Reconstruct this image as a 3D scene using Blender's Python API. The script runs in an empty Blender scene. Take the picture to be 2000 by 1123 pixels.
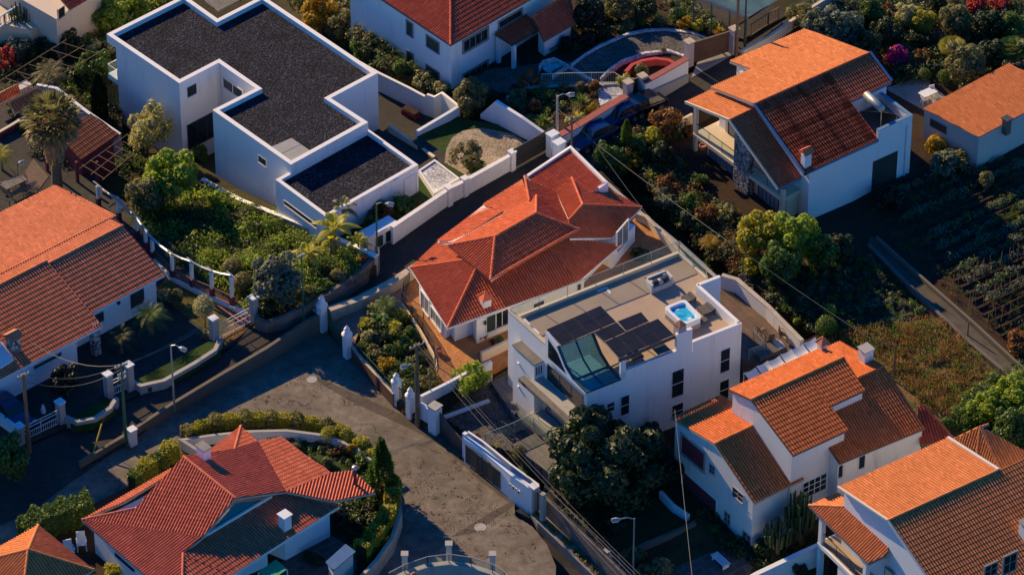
import bpy, bmesh, math, random
import numpy as np
from math import sin, cos, radians, pi, atan2, hypot, sqrt
from mathutils import Vector, Matrix
from mathutils.geometry import tessellate_polygon

# ------------------------------------------------------------------ camera
PITCH = radians(38.5); FOC = 9200.0; DIST = 340.7
SC = bpy.context.scene
COL = SC.collection
CAM = Vector((0, -DIST*cos(PITCH), DIST*sin(PITCH)))
cd = bpy.data.cameras.new('camera'); cam = bpy.data.objects.new('camera', cd); COL.objects.link(cam)
cam.location = CAM; cam.rotation_euler = (pi/2-PITCH, 0, 0)
cd.sensor_width = 36; cd.lens = 36*FOC/2000; cd.clip_start = 1; cd.clip_end = 3000
SC.camera = cam
# ------------------------------------------------------------------ world, sun, exposure
SUN_EL = radians(25.5)
SUN_DIR = Vector((-0.663*cos(SUN_EL), 0.749*cos(SUN_EL), sin(SUN_EL))).normalized()   # towards the sun
w = bpy.data.worlds.new('World'); SC.world = w; w.use_nodes = True
nt = w.node_tree; nt.nodes.clear()
wo = nt.nodes.new('ShaderNodeOutputWorld'); bg = nt.nodes.new('ShaderNodeBackground'); sky = nt.nodes.new('ShaderNodeTexSky')
sky.sky_type = 'NISHITA'; sky.sun_disc = False; sky.sun_elevation = SUN_EL
sky.sun_rotation = atan2(SUN_DIR.x, SUN_DIR.y)
sky.altitude = 300; sky.air_density = 1.0; sky.dust_density = 0.3; sky.ozone_density = 4.0
bg.inputs[1].default_value = 0.105
hs = nt.nodes.new('ShaderNodeHueSaturation'); hs.inputs["Saturation"].default_value = 2.0; hs.inputs["Hue"].default_value = 0.512
nt.links.new(sky.outputs[0], hs.inputs['Color']); nt.links.new(hs.outputs[0], bg.inputs[0]); nt.links.new(bg.outputs[0], wo.inputs[0])
sd = bpy.data.lights.new('sun', 'SUN'); sun = bpy.data.objects.new('sun', sd); COL.objects.link(sun)
sd.energy = 5.0; sd.angle = radians(0.5); sd.color = (1.0, 0.71, 0.36)
sun.location = (0, 0, 60); sun.rotation_euler = SUN_DIR.to_track_quat('Z', 'Y').to_euler()
SC.view_settings.view_transform = 'Standard'; SC.view_settings.look = 'None'
SC.view_settings.exposure = 0.62; SC.view_settings.gamma = 1.0
SC.cycles.max_bounces = 6; SC.cycles.transparent_max_bounces = 12; SC.cycles.use_denoising = True
SC.cycles.volume_bounces = 0

# ------------------------------------------------------------------ pixel (2000 x 1123) <-> world
FWD = Vector((0, cos(PITCH), -sin(PITCH))); UPV = Vector((0, sin(PITCH), cos(PITCH))); RTV = Vector((1, 0, 0))
def ray(u, v): return FWD + RTV*((u-1000)/FOC) + UPV*((561.5-v)/FOC)
def P(u, v, z=0.0):
    d = ray(u, v); return CAM + d*((z-CAM.z)/d.z)
def vp(pt, dr, uv):
    n = Vector((-dr[1], dr[0], 0)); d = ray(*uv); return CAM + d*(n.dot(pt-CAM)/n.dot(d))
def proj(p):
    q = Vector(p)-CAM; f = q.dot(FWD); return 1000+FOC*q.dot(RTV)/f, 561.5-FOC*q.dot(UPV)/f
def dv(a): return Vector((cos(radians(a)), sin(radians(a)), 0))
def hzat(pt, v):
    return vp(Vector(pt), (1, 0), (proj(pt)[0], v)).z

# ------------------------------------------------------------------ materials
MATS = {}
def _nt(name):
    m = bpy.data.materials.new(name); m.use_nodes = True; t = m.node_tree; t.nodes.clear()
    o = t.nodes.new('ShaderNodeOutputMaterial'); b = t.nodes.new('ShaderNodeBsdfPrincipled')
    t.links.new(b.outputs[0], o.inputs[0]); return m, t, b, o
def _ramp(t, fac, stops):
    r = t.nodes.new('ShaderNodeValToRGB'); e = r.color_ramp.elements
    e[0].position, e[0].color = stops[0][0], (*stops[0][1], 1); e[1].position, e[1].color = stops[-1][0], (*stops[-1][1], 1)
    for p, c in stops[1:-1]:
        x = e.new(p); x.color = (*c, 1)
    t.links.new(fac, r.inputs[0]); return r.outputs[0]
def _noise(t, scale, det=4, rough=.6, vec=None, dist=0.0):
    n = t.nodes.new('ShaderNodeTexNoise'); n.inputs['Scale'].default_value = scale; n.inputs['Detail'].default_value = det
    n.inputs['Roughness'].default_value = rough; n.inputs['Distortion'].default_value = dist
    if vec is not None: t.links.new(vec, n.inputs['Vector'])
    return n.outputs[0]
def _mix(t, f, a, b, mode='MIX'):
    m = t.nodes.new('ShaderNodeMix'); m.data_type = 'RGBA'; m.blend_type = mode
    for s, v in ((m.inputs[0], f), (m.inputs[6], a), (m.inputs[7], b)):
        if isinstance(v, (int, float)): s.default_value = v
        elif isinstance(v, tuple): s.default_value = (*v, 1)
        else: t.links.new(v, s)
    return m.outputs[2]
def _obj(t):
    g = t.nodes.new('ShaderNodeNewGeometry'); return g.outputs['Position']
def _bump(t, b, h, s=.3, d=.05):
    n = t.nodes.new('ShaderNodeBump'); n.inputs['Strength'].default_value = s; n.inputs['Distance'].default_value = d
    t.links.new(h, n.inputs['Height']); t.links.new(n.outputs[0], b.inputs['Normal'])
def _mth(t, op, a, b=0.0, c=None):
    m = t.nodes.new('ShaderNodeMath'); m.operation = op
    for s, v in zip(m.inputs, (a, b) if c is None else (a, b, c)):
        if isinstance(v, (int, float)): s.default_value = v
        else: t.links.new(v, s)
    return m.outputs[0]

def M_plain(name, col, rough=.6, metal=0.0, var=.12, scale=1.5, bump=0.0, bscale=20, spec=.5):
    if name in MATS: return MATS[name]
    m, t, b, o = _nt(name); pos = _obj(t)
    d = tuple(c*(1-var) for c in col); l = tuple(min(1, c*(1+var)) for c in col)
    n1 = _noise(t, scale, 5, .65, pos)
    t.links.new(_ramp(t, n1, [(.3, d), (.7, l)]), b.inputs['Base Color'])
    b.inputs['Roughness'].default_value = rough; b.inputs['Metallic'].default_value = metal
    b.inputs['Specular IOR Level'].default_value = spec
    if bump: _bump(t, b, _noise(t, bscale, 3, .6, pos), bump, .03)
    MATS[name] = m; return m

def M_wall(name, col, stain=(.35, .33, .3), amt=.25, dirt=.5):
    """painted render: soft mottling, faint vertical rain streaks"""
    if name in MATS: return MATS[name]
    m, t, b, o = _nt(name); pos = _obj(t)
    mp = t.nodes.new('ShaderNodeMapping'); mp.inputs['Scale'].default_value = (1.1, 1.1, .13); t.links.new(pos, mp.inputs[0])
    st = _noise(t, 1.6, 5, .65, mp.outputs[0]); mo = _noise(t, .9, 5, .6, pos)
    f1 = _ramp(t, st, [(.56, (0, 0, 0)), (.8, (1, 1, 1))]); f2 = _ramp(t, mo, [(.45, (0, 0, 0)), (.8, (1, 1, 1))])
    f = _mth(t, 'MULTIPLY', f1, amt); g = _mth(t, 'MULTIPLY', f2, amt*dirt)
    c = _mix(t, f, col, stain); c = _mix(t, g, c, tuple(x*.75 for x in col))
    t.links.new(c, b.inputs['Base Color']); b.inputs['Roughness'].default_value = .8
    b.inputs['Specular IOR Level'].default_value = .3
    _bump(t, b, _noise(t, 14, 4, .6, pos), .12, .02)
    MATS[name] = m; return m

def M_tile(name, col, dark=.45, stain=.3, stcol=(.06, .045, .04), moss=0.0):
    if name in MATS: return MATS[name]
    m, t, b, o = _nt(name); pos = _obj(t)
    uv = t.nodes.new('ShaderNodeUVMap'); uv.uv_map = 'tile'
    wn = t.nodes.new('ShaderNodeTexWhiteNoise'); wn.noise_dimensions = '2D'; t.links.new(uv.outputs[0], wn.inputs[0])
    r = _ramp(t, wn.outputs[0], [(0, tuple(c*.74 for c in col)), (.25, tuple(c*.93 for c in col)), (.8, tuple(c*1.05 for c in col)), (1, tuple(min(1, c*1.18+.03) for c in col))])
    n = _noise(t, .55, 5, .7, pos); sx = _ramp(t, n, [(.48, (0, 0, 0)), (.75, (1, 1, 1))])
    n2 = _noise(t, 5, 3, .7, pos); sy = _ramp(t, n2, [(.5, (0, 0, 0)), (.62, (1, 1, 1))])
    f = _mth(t, 'MULTIPLY', _mth(t, 'MULTIPLY', sx, sy), stain)
    c = _mix(t, f, r, stcol)
    n3 = _noise(t, .25, 4, .6, pos); c = _mix(t, _mth(t, 'MULTIPLY', _ramp(t, n3, [(.4, (0, 0, 0)), (.7, (1, 1, 1))]), .22), c, tuple(x*.6 for x in col))
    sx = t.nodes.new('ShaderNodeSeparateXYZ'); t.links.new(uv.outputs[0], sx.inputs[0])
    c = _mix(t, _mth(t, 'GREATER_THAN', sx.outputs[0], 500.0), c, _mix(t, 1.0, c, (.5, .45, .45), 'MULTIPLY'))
    t.links.new(c, b.inputs['Base Color']); b.inputs['Roughness'].default_value = .8
    b.inputs['Specular IOR Level'].default_value = .06
    MATS[name] = m; return m

def M_leaf(name, c1, c2, trans=.35):
    if name in MATS: return MATS[name]
    m, t, b, o = _nt(name)
    g = t.nodes.new('ShaderNodeNewGeometry')
    n = _noise(t, .8, 3, .6, g.outputs['Position'])
    f = _mth(t, 'ADD', _mth(t, 'MULTIPLY', g.outputs['Random Per Island'], .65), _mth(t, 'MULTIPLY', n, .4))
    mid = tuple((a+b_)/2 for a, b_ in zip(c1, c2))
    c = _ramp(t, f, [(.05, c1), (.5, mid), (.95, c2)])
    t.links.new(c, b.inputs['Base Color']); b.inputs['Roughness'].default_value = .55
    b.inputs['Specular IOR Level'].default_value = .4
    tr = t.nodes.new('ShaderNodeBsdfTranslucent'); t.links.new(_mix(t, .5, c, (min(1, c2[0]*1.6), min(1, c2[1]*1.6), c2[2])), tr.inputs[0])
    ms = t.nodes.new('ShaderNodeMixShader'); ms.inputs[0].default_value = trans
    t.links.new(b.outputs[0], ms.inputs[1]); t.links.new(tr.outputs[0], ms.inputs[2]); t.links.new(ms.outputs[0], o.inputs[0])
    MATS[name] = m; return m

def M_ground(name, cols, scale=.6, fine=9, bump=.5, bd=.08, rough=.95):
    """soil / grass: two-octave blotches of the given colours"""
    if name in MATS: return MATS[name]
    m, t, b, o = _nt(name); pos = _obj(t)
    a = _noise(t, scale, 6, .65, pos, .6); f = _noise(t, fine, 4, .7, pos)
    k = len(cols)-1
    c = _ramp(t, a, [(.3+.4*i/k, col) for i, col in enumerate(cols)])
    c = _mix(t, 1.0, c, _ramp(t, f, [(.3, (.5, .5, .5)), (.7, (1.3, 1.3, 1.3))]), 'MULTIPLY')
    t.links.new(c, b.inputs['Base Color']); b.inputs['Roughness'].default_value = rough; b.inputs['Specular IOR Level'].default_value = .2
    _bump(t, b, f, bump, bd); MATS[name] = m; return m

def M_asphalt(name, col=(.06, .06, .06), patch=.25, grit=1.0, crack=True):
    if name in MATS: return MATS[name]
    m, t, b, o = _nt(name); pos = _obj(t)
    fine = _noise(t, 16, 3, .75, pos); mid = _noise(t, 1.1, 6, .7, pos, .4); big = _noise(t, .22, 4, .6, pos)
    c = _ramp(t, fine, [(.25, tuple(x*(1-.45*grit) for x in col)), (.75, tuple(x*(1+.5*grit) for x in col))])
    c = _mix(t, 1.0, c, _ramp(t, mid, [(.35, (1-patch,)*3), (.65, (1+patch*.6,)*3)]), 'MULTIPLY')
    c = _mix(t, 1.0, c, _ramp(t, big, [(.35, (1-patch*.7,)*3), (.65, (1+patch*.5,)*3)]), 'MULTIPLY')
    if crack:
        v = t.nodes.new('ShaderNodeTexVoronoi'); v.feature = 'DISTANCE_TO_EDGE'; v.inputs['Scale'].default_value = .16
        mx = t.nodes.new('ShaderNodeVectorMath'); mx.operation = 'ADD'
        nn = t.nodes.new('ShaderNodeTexNoise'); nn.inputs['Scale'].default_value = .6; nn.inputs['Detail'].default_value = 6
        t.links.new(pos, nn.inputs['Vector']); sc = t.nodes.new('ShaderNodeVectorMath'); sc.operation = 'SCALE'; sc.inputs[3].default_value = 3.0
        t.links.new(nn.outputs[1], sc.inputs[0]); t.links.new(pos, mx.inputs[0]); t.links.new(sc.outputs[0], mx.inputs[1]); t.links.new(mx.outputs[0], v.inputs['Vector'])
        k = _ramp(t, v.outputs[0], [(.0, (1, 1, 1)), (.011, (0, 0, 0))])
        msk = _ramp(t, _noise(t, .35, 3, .5, pos), [(.5, (0, 0, 0)), (.56, (1, 1, 1))])
        blot = _ramp(t, _noise(t, 1.9, 5, .8, pos, 1.0), [(.62, (0, 0, 0)), (.66, (1, 1, 1))])
        blm = _ramp(t, _noise(t, .2, 2, .5, pos), [(.5, (0, 0, 0)), (.6, (1, 1, 1))])
        c = _mix(t, _mth(t, 'MULTIPLY', _mth(t, 'MULTIPLY', k, msk), .75), c, (.012, .012, .012))
        c = _mix(t, _mth(t, 'MULTIPLY', _mth(t, 'MULTIPLY', blot, blm), .7), c, (.02, .02, .02))
    t.links.new(c, b.inputs['Base Color']); b.inputs['Roughness'].default_value = .9; b.inputs['Specular IOR Level'].default_value = .25
    _bump(t, b, fine, .55, .03); MATS[name] = m; return m

def M_brick(name, c1, c2, mortar, ang=0.0, w=.3, h=.15, msize=.01, rough=.75, vertical=False, plank=False):
    """paving / blockwork / decking from a brick pattern laid in metres; vertical: mapped on (along, z)"""
    if name in MATS: return MATS[name]
    m, t, b, o = _nt(name); pos = _obj(t)
    vr = t.nodes.new('ShaderNodeVectorRotate'); vr.rotation_type = 'Z_AXIS'; vr.inputs['Angle'].default_value = radians(-ang); t.links.new(pos, vr.inputs['Vector'])
    vec = vr.outputs[0]
    if vertical:
        sp = t.nodes.new('ShaderNodeSeparateXYZ'); t.links.new(vec, sp.inputs[0]); cb = t.nodes.new('ShaderNodeCombineXYZ')
        t.links.new(_mth(t, 'ADD', sp.outputs[0], sp.outputs[1]), cb.inputs[0]); t.links.new(sp.outputs[2], cb.inputs[1]); vec = cb.outputs[0]
    k = t.nodes.new('ShaderNodeTexBrick'); k.inputs['Scale'].default_value = 1.0; k.inputs['Brick Width'].default_value = w; k.inputs['Row Height'].default_value = h
    k.inputs['Mortar Size'].default_value = msize; k.inputs['Bias'].default_value = 0.0
    k.inputs['Color1'].default_value = (*c1, 1); k.inputs['Color2'].default_value = (*c2, 1); k.inputs['Mortar'].default_value = (*mortar, 1)
    if plank: k.offset = .5
    t.links.new(vec, k.inputs['Vector'])
    n = _noise(t, .7, 5, .7, pos); n2 = _noise(t, 11, 3, .6, pos)
    c = _mix(t, 1.0, k.outputs[0], _ramp(t, n, [(.3, (.7, .7, .7)), (.7, (1.2, 1.2, 1.2))]), 'MULTIPLY')
    c = _mix(t, 1.0, c, _ramp(t, n2, [(.3, (.8, .8, .8)), (.7, (1.15, 1.15, 1.15))]), 'MULTIPLY')
    t.links.new(c, b.inputs['Base Color']); b.inputs['Roughness'].default_value = rough; b.inputs['Specular IOR Level'].default_value = .35
    MATS[name] = m; return m

def M_stones(name, cols, scale=9, gap=.0, bump=.8, rough=.9):
    """loose gravel / cobbles"""
    if name in MATS: return MATS[name]
    m, t, b, o = _nt(name); pos = _obj(t)
    v = t.nodes.new('ShaderNodeTexVoronoi'); v.inputs['Scale'].default_value = scale; t.links.new(pos, v.inputs['Vector'])
    sp = t.nodes.new('ShaderNodeSeparateColor'); t.links.new(v.outputs['Color'], sp.inputs[0])
    k = len(cols)-1
    c = _ramp(t, sp.outputs[0], [(i/k, col) for i, col in enumerate(cols)])
    big = _noise(t, .5, 5, .7, pos)
    c = _mix(t, 1.0, c, _ramp(t, big, [(.3, (.55, .55, .55)), (.5, (1, 1, 1)), (.7, (1.5, 1.45, 1.4))]), 'MULTIPLY')
    t.links.new(c, b.inputs['Base Color']); b.inputs['Roughness'].default_value = rough; b.inputs['Specular IOR Level'].default_value = .15
    inv = _mth(t, 'SUBTRACT', 1.0, v.outputs['Distance']); _bump(t, b, _mth(t, 'ADD', inv, _mth(t, 'MULTIPLY', sp.outputs[1], .8)), bump, .05)
    MATS[name] = m; return m

def M_glass(name, col=(.02, .03, .035), alpha=1.0, rough=.06, tint=(.75, .9, .88)):
    """window glass (opaque dark room behind) or thin clear railing glass (alpha<1: mixed with transparency)"""
    if name in MATS: return MATS[name]
    m, t, b, o = _nt(name)
    b.inputs['Base Color'].default_value = (*col, 1); b.inputs['Roughness'].default_value = rough; b.inputs['Specular IOR Level'].default_value = .8
    if alpha < 1:
        tr = t.nodes.new('ShaderNodeBsdfTransparent'); tr.inputs[0].default_value = (*tint, 1)
        ms = t.nodes.new('ShaderNodeMixShader'); ms.inputs[0].default_value = alpha
        t.links.new(tr.outputs[0], ms.inputs[1]); t.links.new(b.outputs[0], ms.inputs[2]); t.links.new(ms.outputs[0], o.inputs[0])
    MATS[name] = m; return m

# ------------------------------------------------------------------ mesh building
WL = {}   # world origin of each thing, so part meshes are stored relative to their thing
class MB:
    def __init__(s): s.v = []; s.f = []; s.uv = None; s.mi = []
    def add(s, vs, fs, mi=0):
        o = len(s.v); s.v.extend([tuple(x) for x in vs]); s.f.extend([tuple(i+o for i in f) for f in fs]); s.mi.extend([mi]*len(fs)); return s
    def hexa(s, a, h):      # a: four XYZ corners, h: extrude vector
        a = [Vector(x) for x in a]; h = Vector(h); b = [x+h for x in a]
        return s.add(a+b, [(3, 2, 1, 0), (4, 5, 6, 7), (0, 1, 5, 4), (1, 2, 6, 5), (2, 3, 7, 6), (3, 0, 4, 7)])
    def box(s, c, sx, sy, sz, az=0.0, mi=0):     # c: centre of base
        X = dv(az)*sx/2; Y = dv(az+90)*sy/2; c = Vector(c)
        b = [c-X-Y, c+X-Y, c+X+Y, c-X+Y]; Z = Vector((0, 0, sz)); t = [p+Z for p in b]
        return s.add(b+t, [(3, 2, 1, 0), (4, 5, 6, 7), (0, 1, 5, 4), (1, 2, 6, 5), (2, 3, 7, 6), (3, 0, 4, 7)], mi)
    def bar(s, a, b, w, h, up=Vector((0, 0, 1)), mi=0):  # box of section w x h from a to b, a,b on its axis
        a = Vector(a); b = Vector(b); d = (b-a).normalized(); x = d.cross(up)
        if x.length < 1e-4: x = d.cross(Vector((1, 0, 0)))
        x.normalize(); y = x.cross(d).normalized(); X = x*w/2; Y = y*h/2
        q = [a-X-Y, a+X-Y, a+X+Y, a-X+Y, b-X-Y, b+X-Y, b+X+Y, b-X+Y]
        return s.add(q, [(3, 2, 1, 0), (4, 5, 6, 7), (0, 1, 5, 4), (1, 2, 6, 5), (2, 3, 7, 6), (3, 0, 4, 7)], mi)
    def tube(s, pts, r, n=8, r2=None, cap=True):
        pts = [Vector(p) for p in pts]; m = len(pts); rr = r if isinstance(r, (list, tuple)) else [r+((r2 if r2 is not None else r)-r)*i/max(1, m-1) for i in range(m)]
        vs = []; ref = Vector((.31, .52, .8)).normalized()
        for i, p in enumerate(pts):
            d = (pts[min(i+1, m-1)]-pts[max(i-1, 0)]).normalized(); x = d.cross(ref)
            if x.length < .05: x = d.cross(Vector((1, 0, 0)))
            x.normalize(); y = d.cross(x)
            for k in range(n):
                a = 2*pi*k/n; vs.append(p+x*cos(a)*rr[i]+y*sin(a)*rr[i])
        fs = [(i*n+k, i*n+(k+1) % n, (i+1)*n+(k+1) % n, (i+1)*n+k) for i in range(m-1) for k in range(n)]
        if cap: fs += [tuple(reversed(range(n))), tuple((m-1)*n+k for k in range(n))]
        return s.add(vs, fs)
    def lathe(s, c, prof, n=10):
        c = Vector(c); vs = []
        for r, z in prof:
            for k in range(n):
                a = 2*pi*k/n; vs.append(c+Vector((cos(a)*r, sin(a)*r, z)))
        m = len(prof)
        fs = [(i*n+k, i*n+(k+1) % n, (i+1)*n+(k+1) % n, (i+1)*n+k) for i in range(m-1) for k in range(n)]
        fs += [tuple(reversed(range(n))), tuple((m-1)*n+k for k in range(n))]
        return s.add(vs, fs)
    def prism(s, poly, z0, z1):     # poly: XY(Z ignored) corners; z0,z1 number or list per vertex
        n = len(poly); zz = lambda z, i: z[i] if isinstance(z, (list, tuple)) else z
        b = [Vector((p[0], p[1], zz(z0, i))) for i, p in enumerate(poly)]; t = [Vector((p[0], p[1], zz(z1, i))) for i, p in enumerate(poly)]
        ar = sum(poly[i][0]*poly[(i+1) % n][1]-poly[(i+1) % n][0]*poly[i][1] for i in range(n))
        tri = tessellate_polygon([[Vector((p[0], p[1], 0)) for p in poly]])
        fs = []
        for a, b_, c in tri:
            A = (poly[b_][0]-poly[a][0])*(poly[c][1]-poly[a][1])-(poly[c][0]-poly[a][0])*(poly[b_][1]-poly[a][1])
            if A < 0: b_, c = c, b_
            fs.append((a+n, b_+n, c+n)); fs.append((a, c, b_))
        for i in range(n):
            j = (i+1) % n; fs.append((i, j, j+n, i+n) if ar > 0 else (j, i, i+n, j+n))
        return s.add(b+t, fs)
    def build(s, name, mat, parent=None, smooth=False, origin=None):
        o0 = Vector(origin) if origin is not None else (WL[parent.name] if parent is not None else None)
        if o0 is None:
            xs = [v[0] for v in s.v]; ys = [v[1] for v in s.v]; zs = [v[2] for v in s.v]
            o0 = Vector(((min(xs)+max(xs))/2, (min(ys)+max(ys))/2, min(zs)))
        me = bpy.data.meshes.new(name)
        me.from_pydata([(v[0]-o0[0], v[1]-o0[1], v[2]-o0[2]) for v in s.v], [], s.f)
        for mm in (mat if isinstance(mat, (list, tuple)) else [mat]): me.materials.append(mm)
        if isinstance(mat, (list, tuple)):
            me.polygons.foreach_set('material_index', s.mi)
        if smooth: me.polygons.foreach_set('use_smooth', [True]*len(me.polygons))
        if s.uv is not None:
            l = me.uv_layers.new(name='tile'); l.data.foreach_set('uv', s.uv)
        me.update()
        o = bpy.data.objects.new(name, me); COL.objects.link(o)
        if parent is not None: o.parent = parent; WL[o.name] = o0
        else: o.location = o0; WL[o.name] = o0
        return o
def tag(o, label=None, cat=None, group=None, kind=None):
    if label: o['label'] = label
    if cat: o['category'] = cat
    if group: o['group'] = group
    if kind: o['kind'] = kind
    return o
def thing(name, label, cat, loc, group=None, rz=0.0):
    o = bpy.data.objects.new(name, None); COL.objects.link(o); o.location = loc; o.rotation_euler = (0, 0, rz)
    o.empty_display_size = .3; WL[o.name] = Vector(loc); return tag(o, label, cat, group)
def copy_tree(o, parent=None):
    c = o.copy(); COL.objects.link(c); c.parent = parent
    for ch in list(o.children): copy_tree(ch, c)
    return c
def put(proto, loc, rz=0.0, sc=1.0, label=None, group=None, used=set()):
    """first call places the prototype itself, later calls place copies"""
    if proto.name in used: o = copy_tree(proto)
    else: used.add(proto.name); o = proto
    o.location = loc; o.rotation_euler = (0, 0, rz); o.scale = (sc, sc, sc) if isinstance(sc, (int, float)) else sc
    if label: o['label'] = label
    if group: o['group'] = group
    elif 'group' in o.keys(): del o['group']
    return o

# ------------------------------------------------------------------ ground pieces (structure)
SLABS = []
def slab(name, pts, mat, depth=3.0, kind='structure', label=None, reg=True):
    q = [P(*p) for p in pts]; n = len(q); mb = MB()
    tri = tessellate_polygon([[Vector((p.x, p.y, 0)) for p in q]]); T = []
    for a, b, c in tri:
        A = (q[b].x-q[a].x)*(q[c].y-q[a].y)-(q[c].x-q[a].x)*(q[b].y-q[a].y)
        if A < 0: b, c = c, b
        T.append((a, b, c))
    ar = sum(q[i].x*q[(i+1) % n].y-q[(i+1) % n].x*q[i].y for i in range(n))
    lo = [p-Vector((0, 0, depth)) for p in q]
    fs = list(T)+[((i, (i+1) % n, (i+1) % n+n, i+n)[::-1] if ar > 0 else (i, (i+1) % n, (i+1) % n+n, i+n)) for i in range(n)]
    mb.add(q+lo, fs); o = mb.build(name, mat); o['kind'] = kind
    if label: o['label'] = label
    if reg: SLABS.append([[(q[a], q[b], q[c]) for a, b, c in T], (min(p.x for p in q), max(p.x for p in q), min(p.y for p in q), max(p.y for p in q))])
    return o
def slabz(x, y):
    best = None
    for T, bb in SLABS:
        if x < bb[0] or x > bb[1] or y < bb[2] or y > bb[3]: continue
        for a, b, c in T:
            d = (b.y-c.y)*(a.x-c.x)+(c.x-b.x)*(a.y-c.y)
            if abs(d) < 1e-9: continue
            l1 = ((b.y-c.y)*(x-c.x)+(c.x-b.x)*(y-c.y))/d; l2 = ((c.y-a.y)*(x-c.x)+(a.x-c.x)*(y-c.y))/d; l3 = 1-l1-l2
            if l1 >= -1e-6 and l2 >= -1e-6 and l3 >= -1e-6:
                z = l1*a.z+l2*b.z+l3*c.z
                if best is None or z > best: best = z
                break
    return best
CTRL = []
def terr(x, y):
    s = 0; ws = 0
    for cx, cy, cz in CTRL:
        d = (x-cx)**2+(y-cy)**2+1; k = 1/d**1.6; s += k*cz; ws += k
    return s/ws
def ground(x, y):
    z = slabz(x, y); t = terr(x, y)
    return t if z is None else z
def G(u, v, z0=6.0, z1=-5.0):
    z = z0
    while z > z1:
        p = P(u, v, z)
        if ground(p.x, p.y) >= z:
            for k in range(5):
                q = P(u, v, z+.1*(5-k))
                if ground(q.x, q.y) >= q.z: return q
            return p
        z -= .5
    return P(u, v, 0)
def resample(pts, m):
    d = [0.0]
    for a, b in zip(pts[:-1], pts[1:]): d.append(d[-1]+(b-a).length)
    out = []; k = 0
    for i in range(m):
        t = d[-1]*i/(m-1)
        while k < len(pts)-2 and d[k+1] < t: k += 1
        f = (t-d[k])/max(1e-6, d[k+1]-d[k]); out.append(pts[k].lerp(pts[k+1], min(1, f)))
    return out
def strip(name, L, R, mat, kind='structure', th=.0, label=None, reg=True):
    """ribbon between two px polylines (u,v,z)"""
    l = [P(*p) for p in L]; r = [P(*p) for p in R]
    if len(l) != len(r): l = resample(l, 24); r = resample(r, 24)
    n = len(l); mb = MB()
    dn = Vector((0, 0, -3))
    vs = l+r+[p+dn for p in l]+[p+dn for p in r]
    fs = []
    for i in range(n-1):
        f = (i, i+1, n+i+1, n+i); a, b, c = vs[f[0]], vs[f[1]], vs[f[2]]
        if (b.x-a.x)*(c.y-a.y)-(c.x-a.x)*(b.y-a.y) < 0: f = f[::-1]
        fs.append(f); fs.append((i, i+1, 2*n+i+1, 2*n+i)); fs.append((n+i+1, n+i, 3*n+i, 3*n+i+1))
    mb.add(vs, fs); o = mb.build(name, mat); o['kind'] = kind
    if label: o['label'] = label
    if reg:
        T = []
        for i in range(n-1): T += [(l[i], l[i+1], r[i]), (l[i+1], r[i+1], r[i])]
        a = l+r; SLABS.append([T, (min(p.x for p in a), max(p.x for p in a), min(p.y for p in a), max(p.y for p in a))])
    return o

# ------------------------------------------------------------------ polygons
def inset(poly, d):
    """poly list of XY; d>0 shrinks; d may be per-edge list"""
    n = len(poly); ar = sum(poly[i][0]*poly[(i+1) % n][1]-poly[(i+1) % n][0]*poly[i][1] for i in range(n)); sg = 1 if ar > 0 else -1
    dd = d if isinstance(d, (list, tuple)) else [d]*n; L = []
    for i in range(n):
        a = Vector(poly[i][:2]); b = Vector(poly[(i+1) % n][:2]); e = (b-a).normalized(); nn = Vector((-e.y, e.x))*sg
        L.append((a+nn*dd[i], e, nn))
    out = []
    for i in range(n):
        (p, e, n1), (q, g, n2) = L[i-1], L[i]; den = e.x*g.y-e.y*g.x
        if abs(den) < 1e-3: out.append(Vector((q.x, q.y, 0)))
        else:
            t = ((q.x-p.x)*g.y-(q.y-p.y)*g.x)/den; x = p+e*t; out.append(Vector((x.x, x.y, 0)))
    return out

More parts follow.
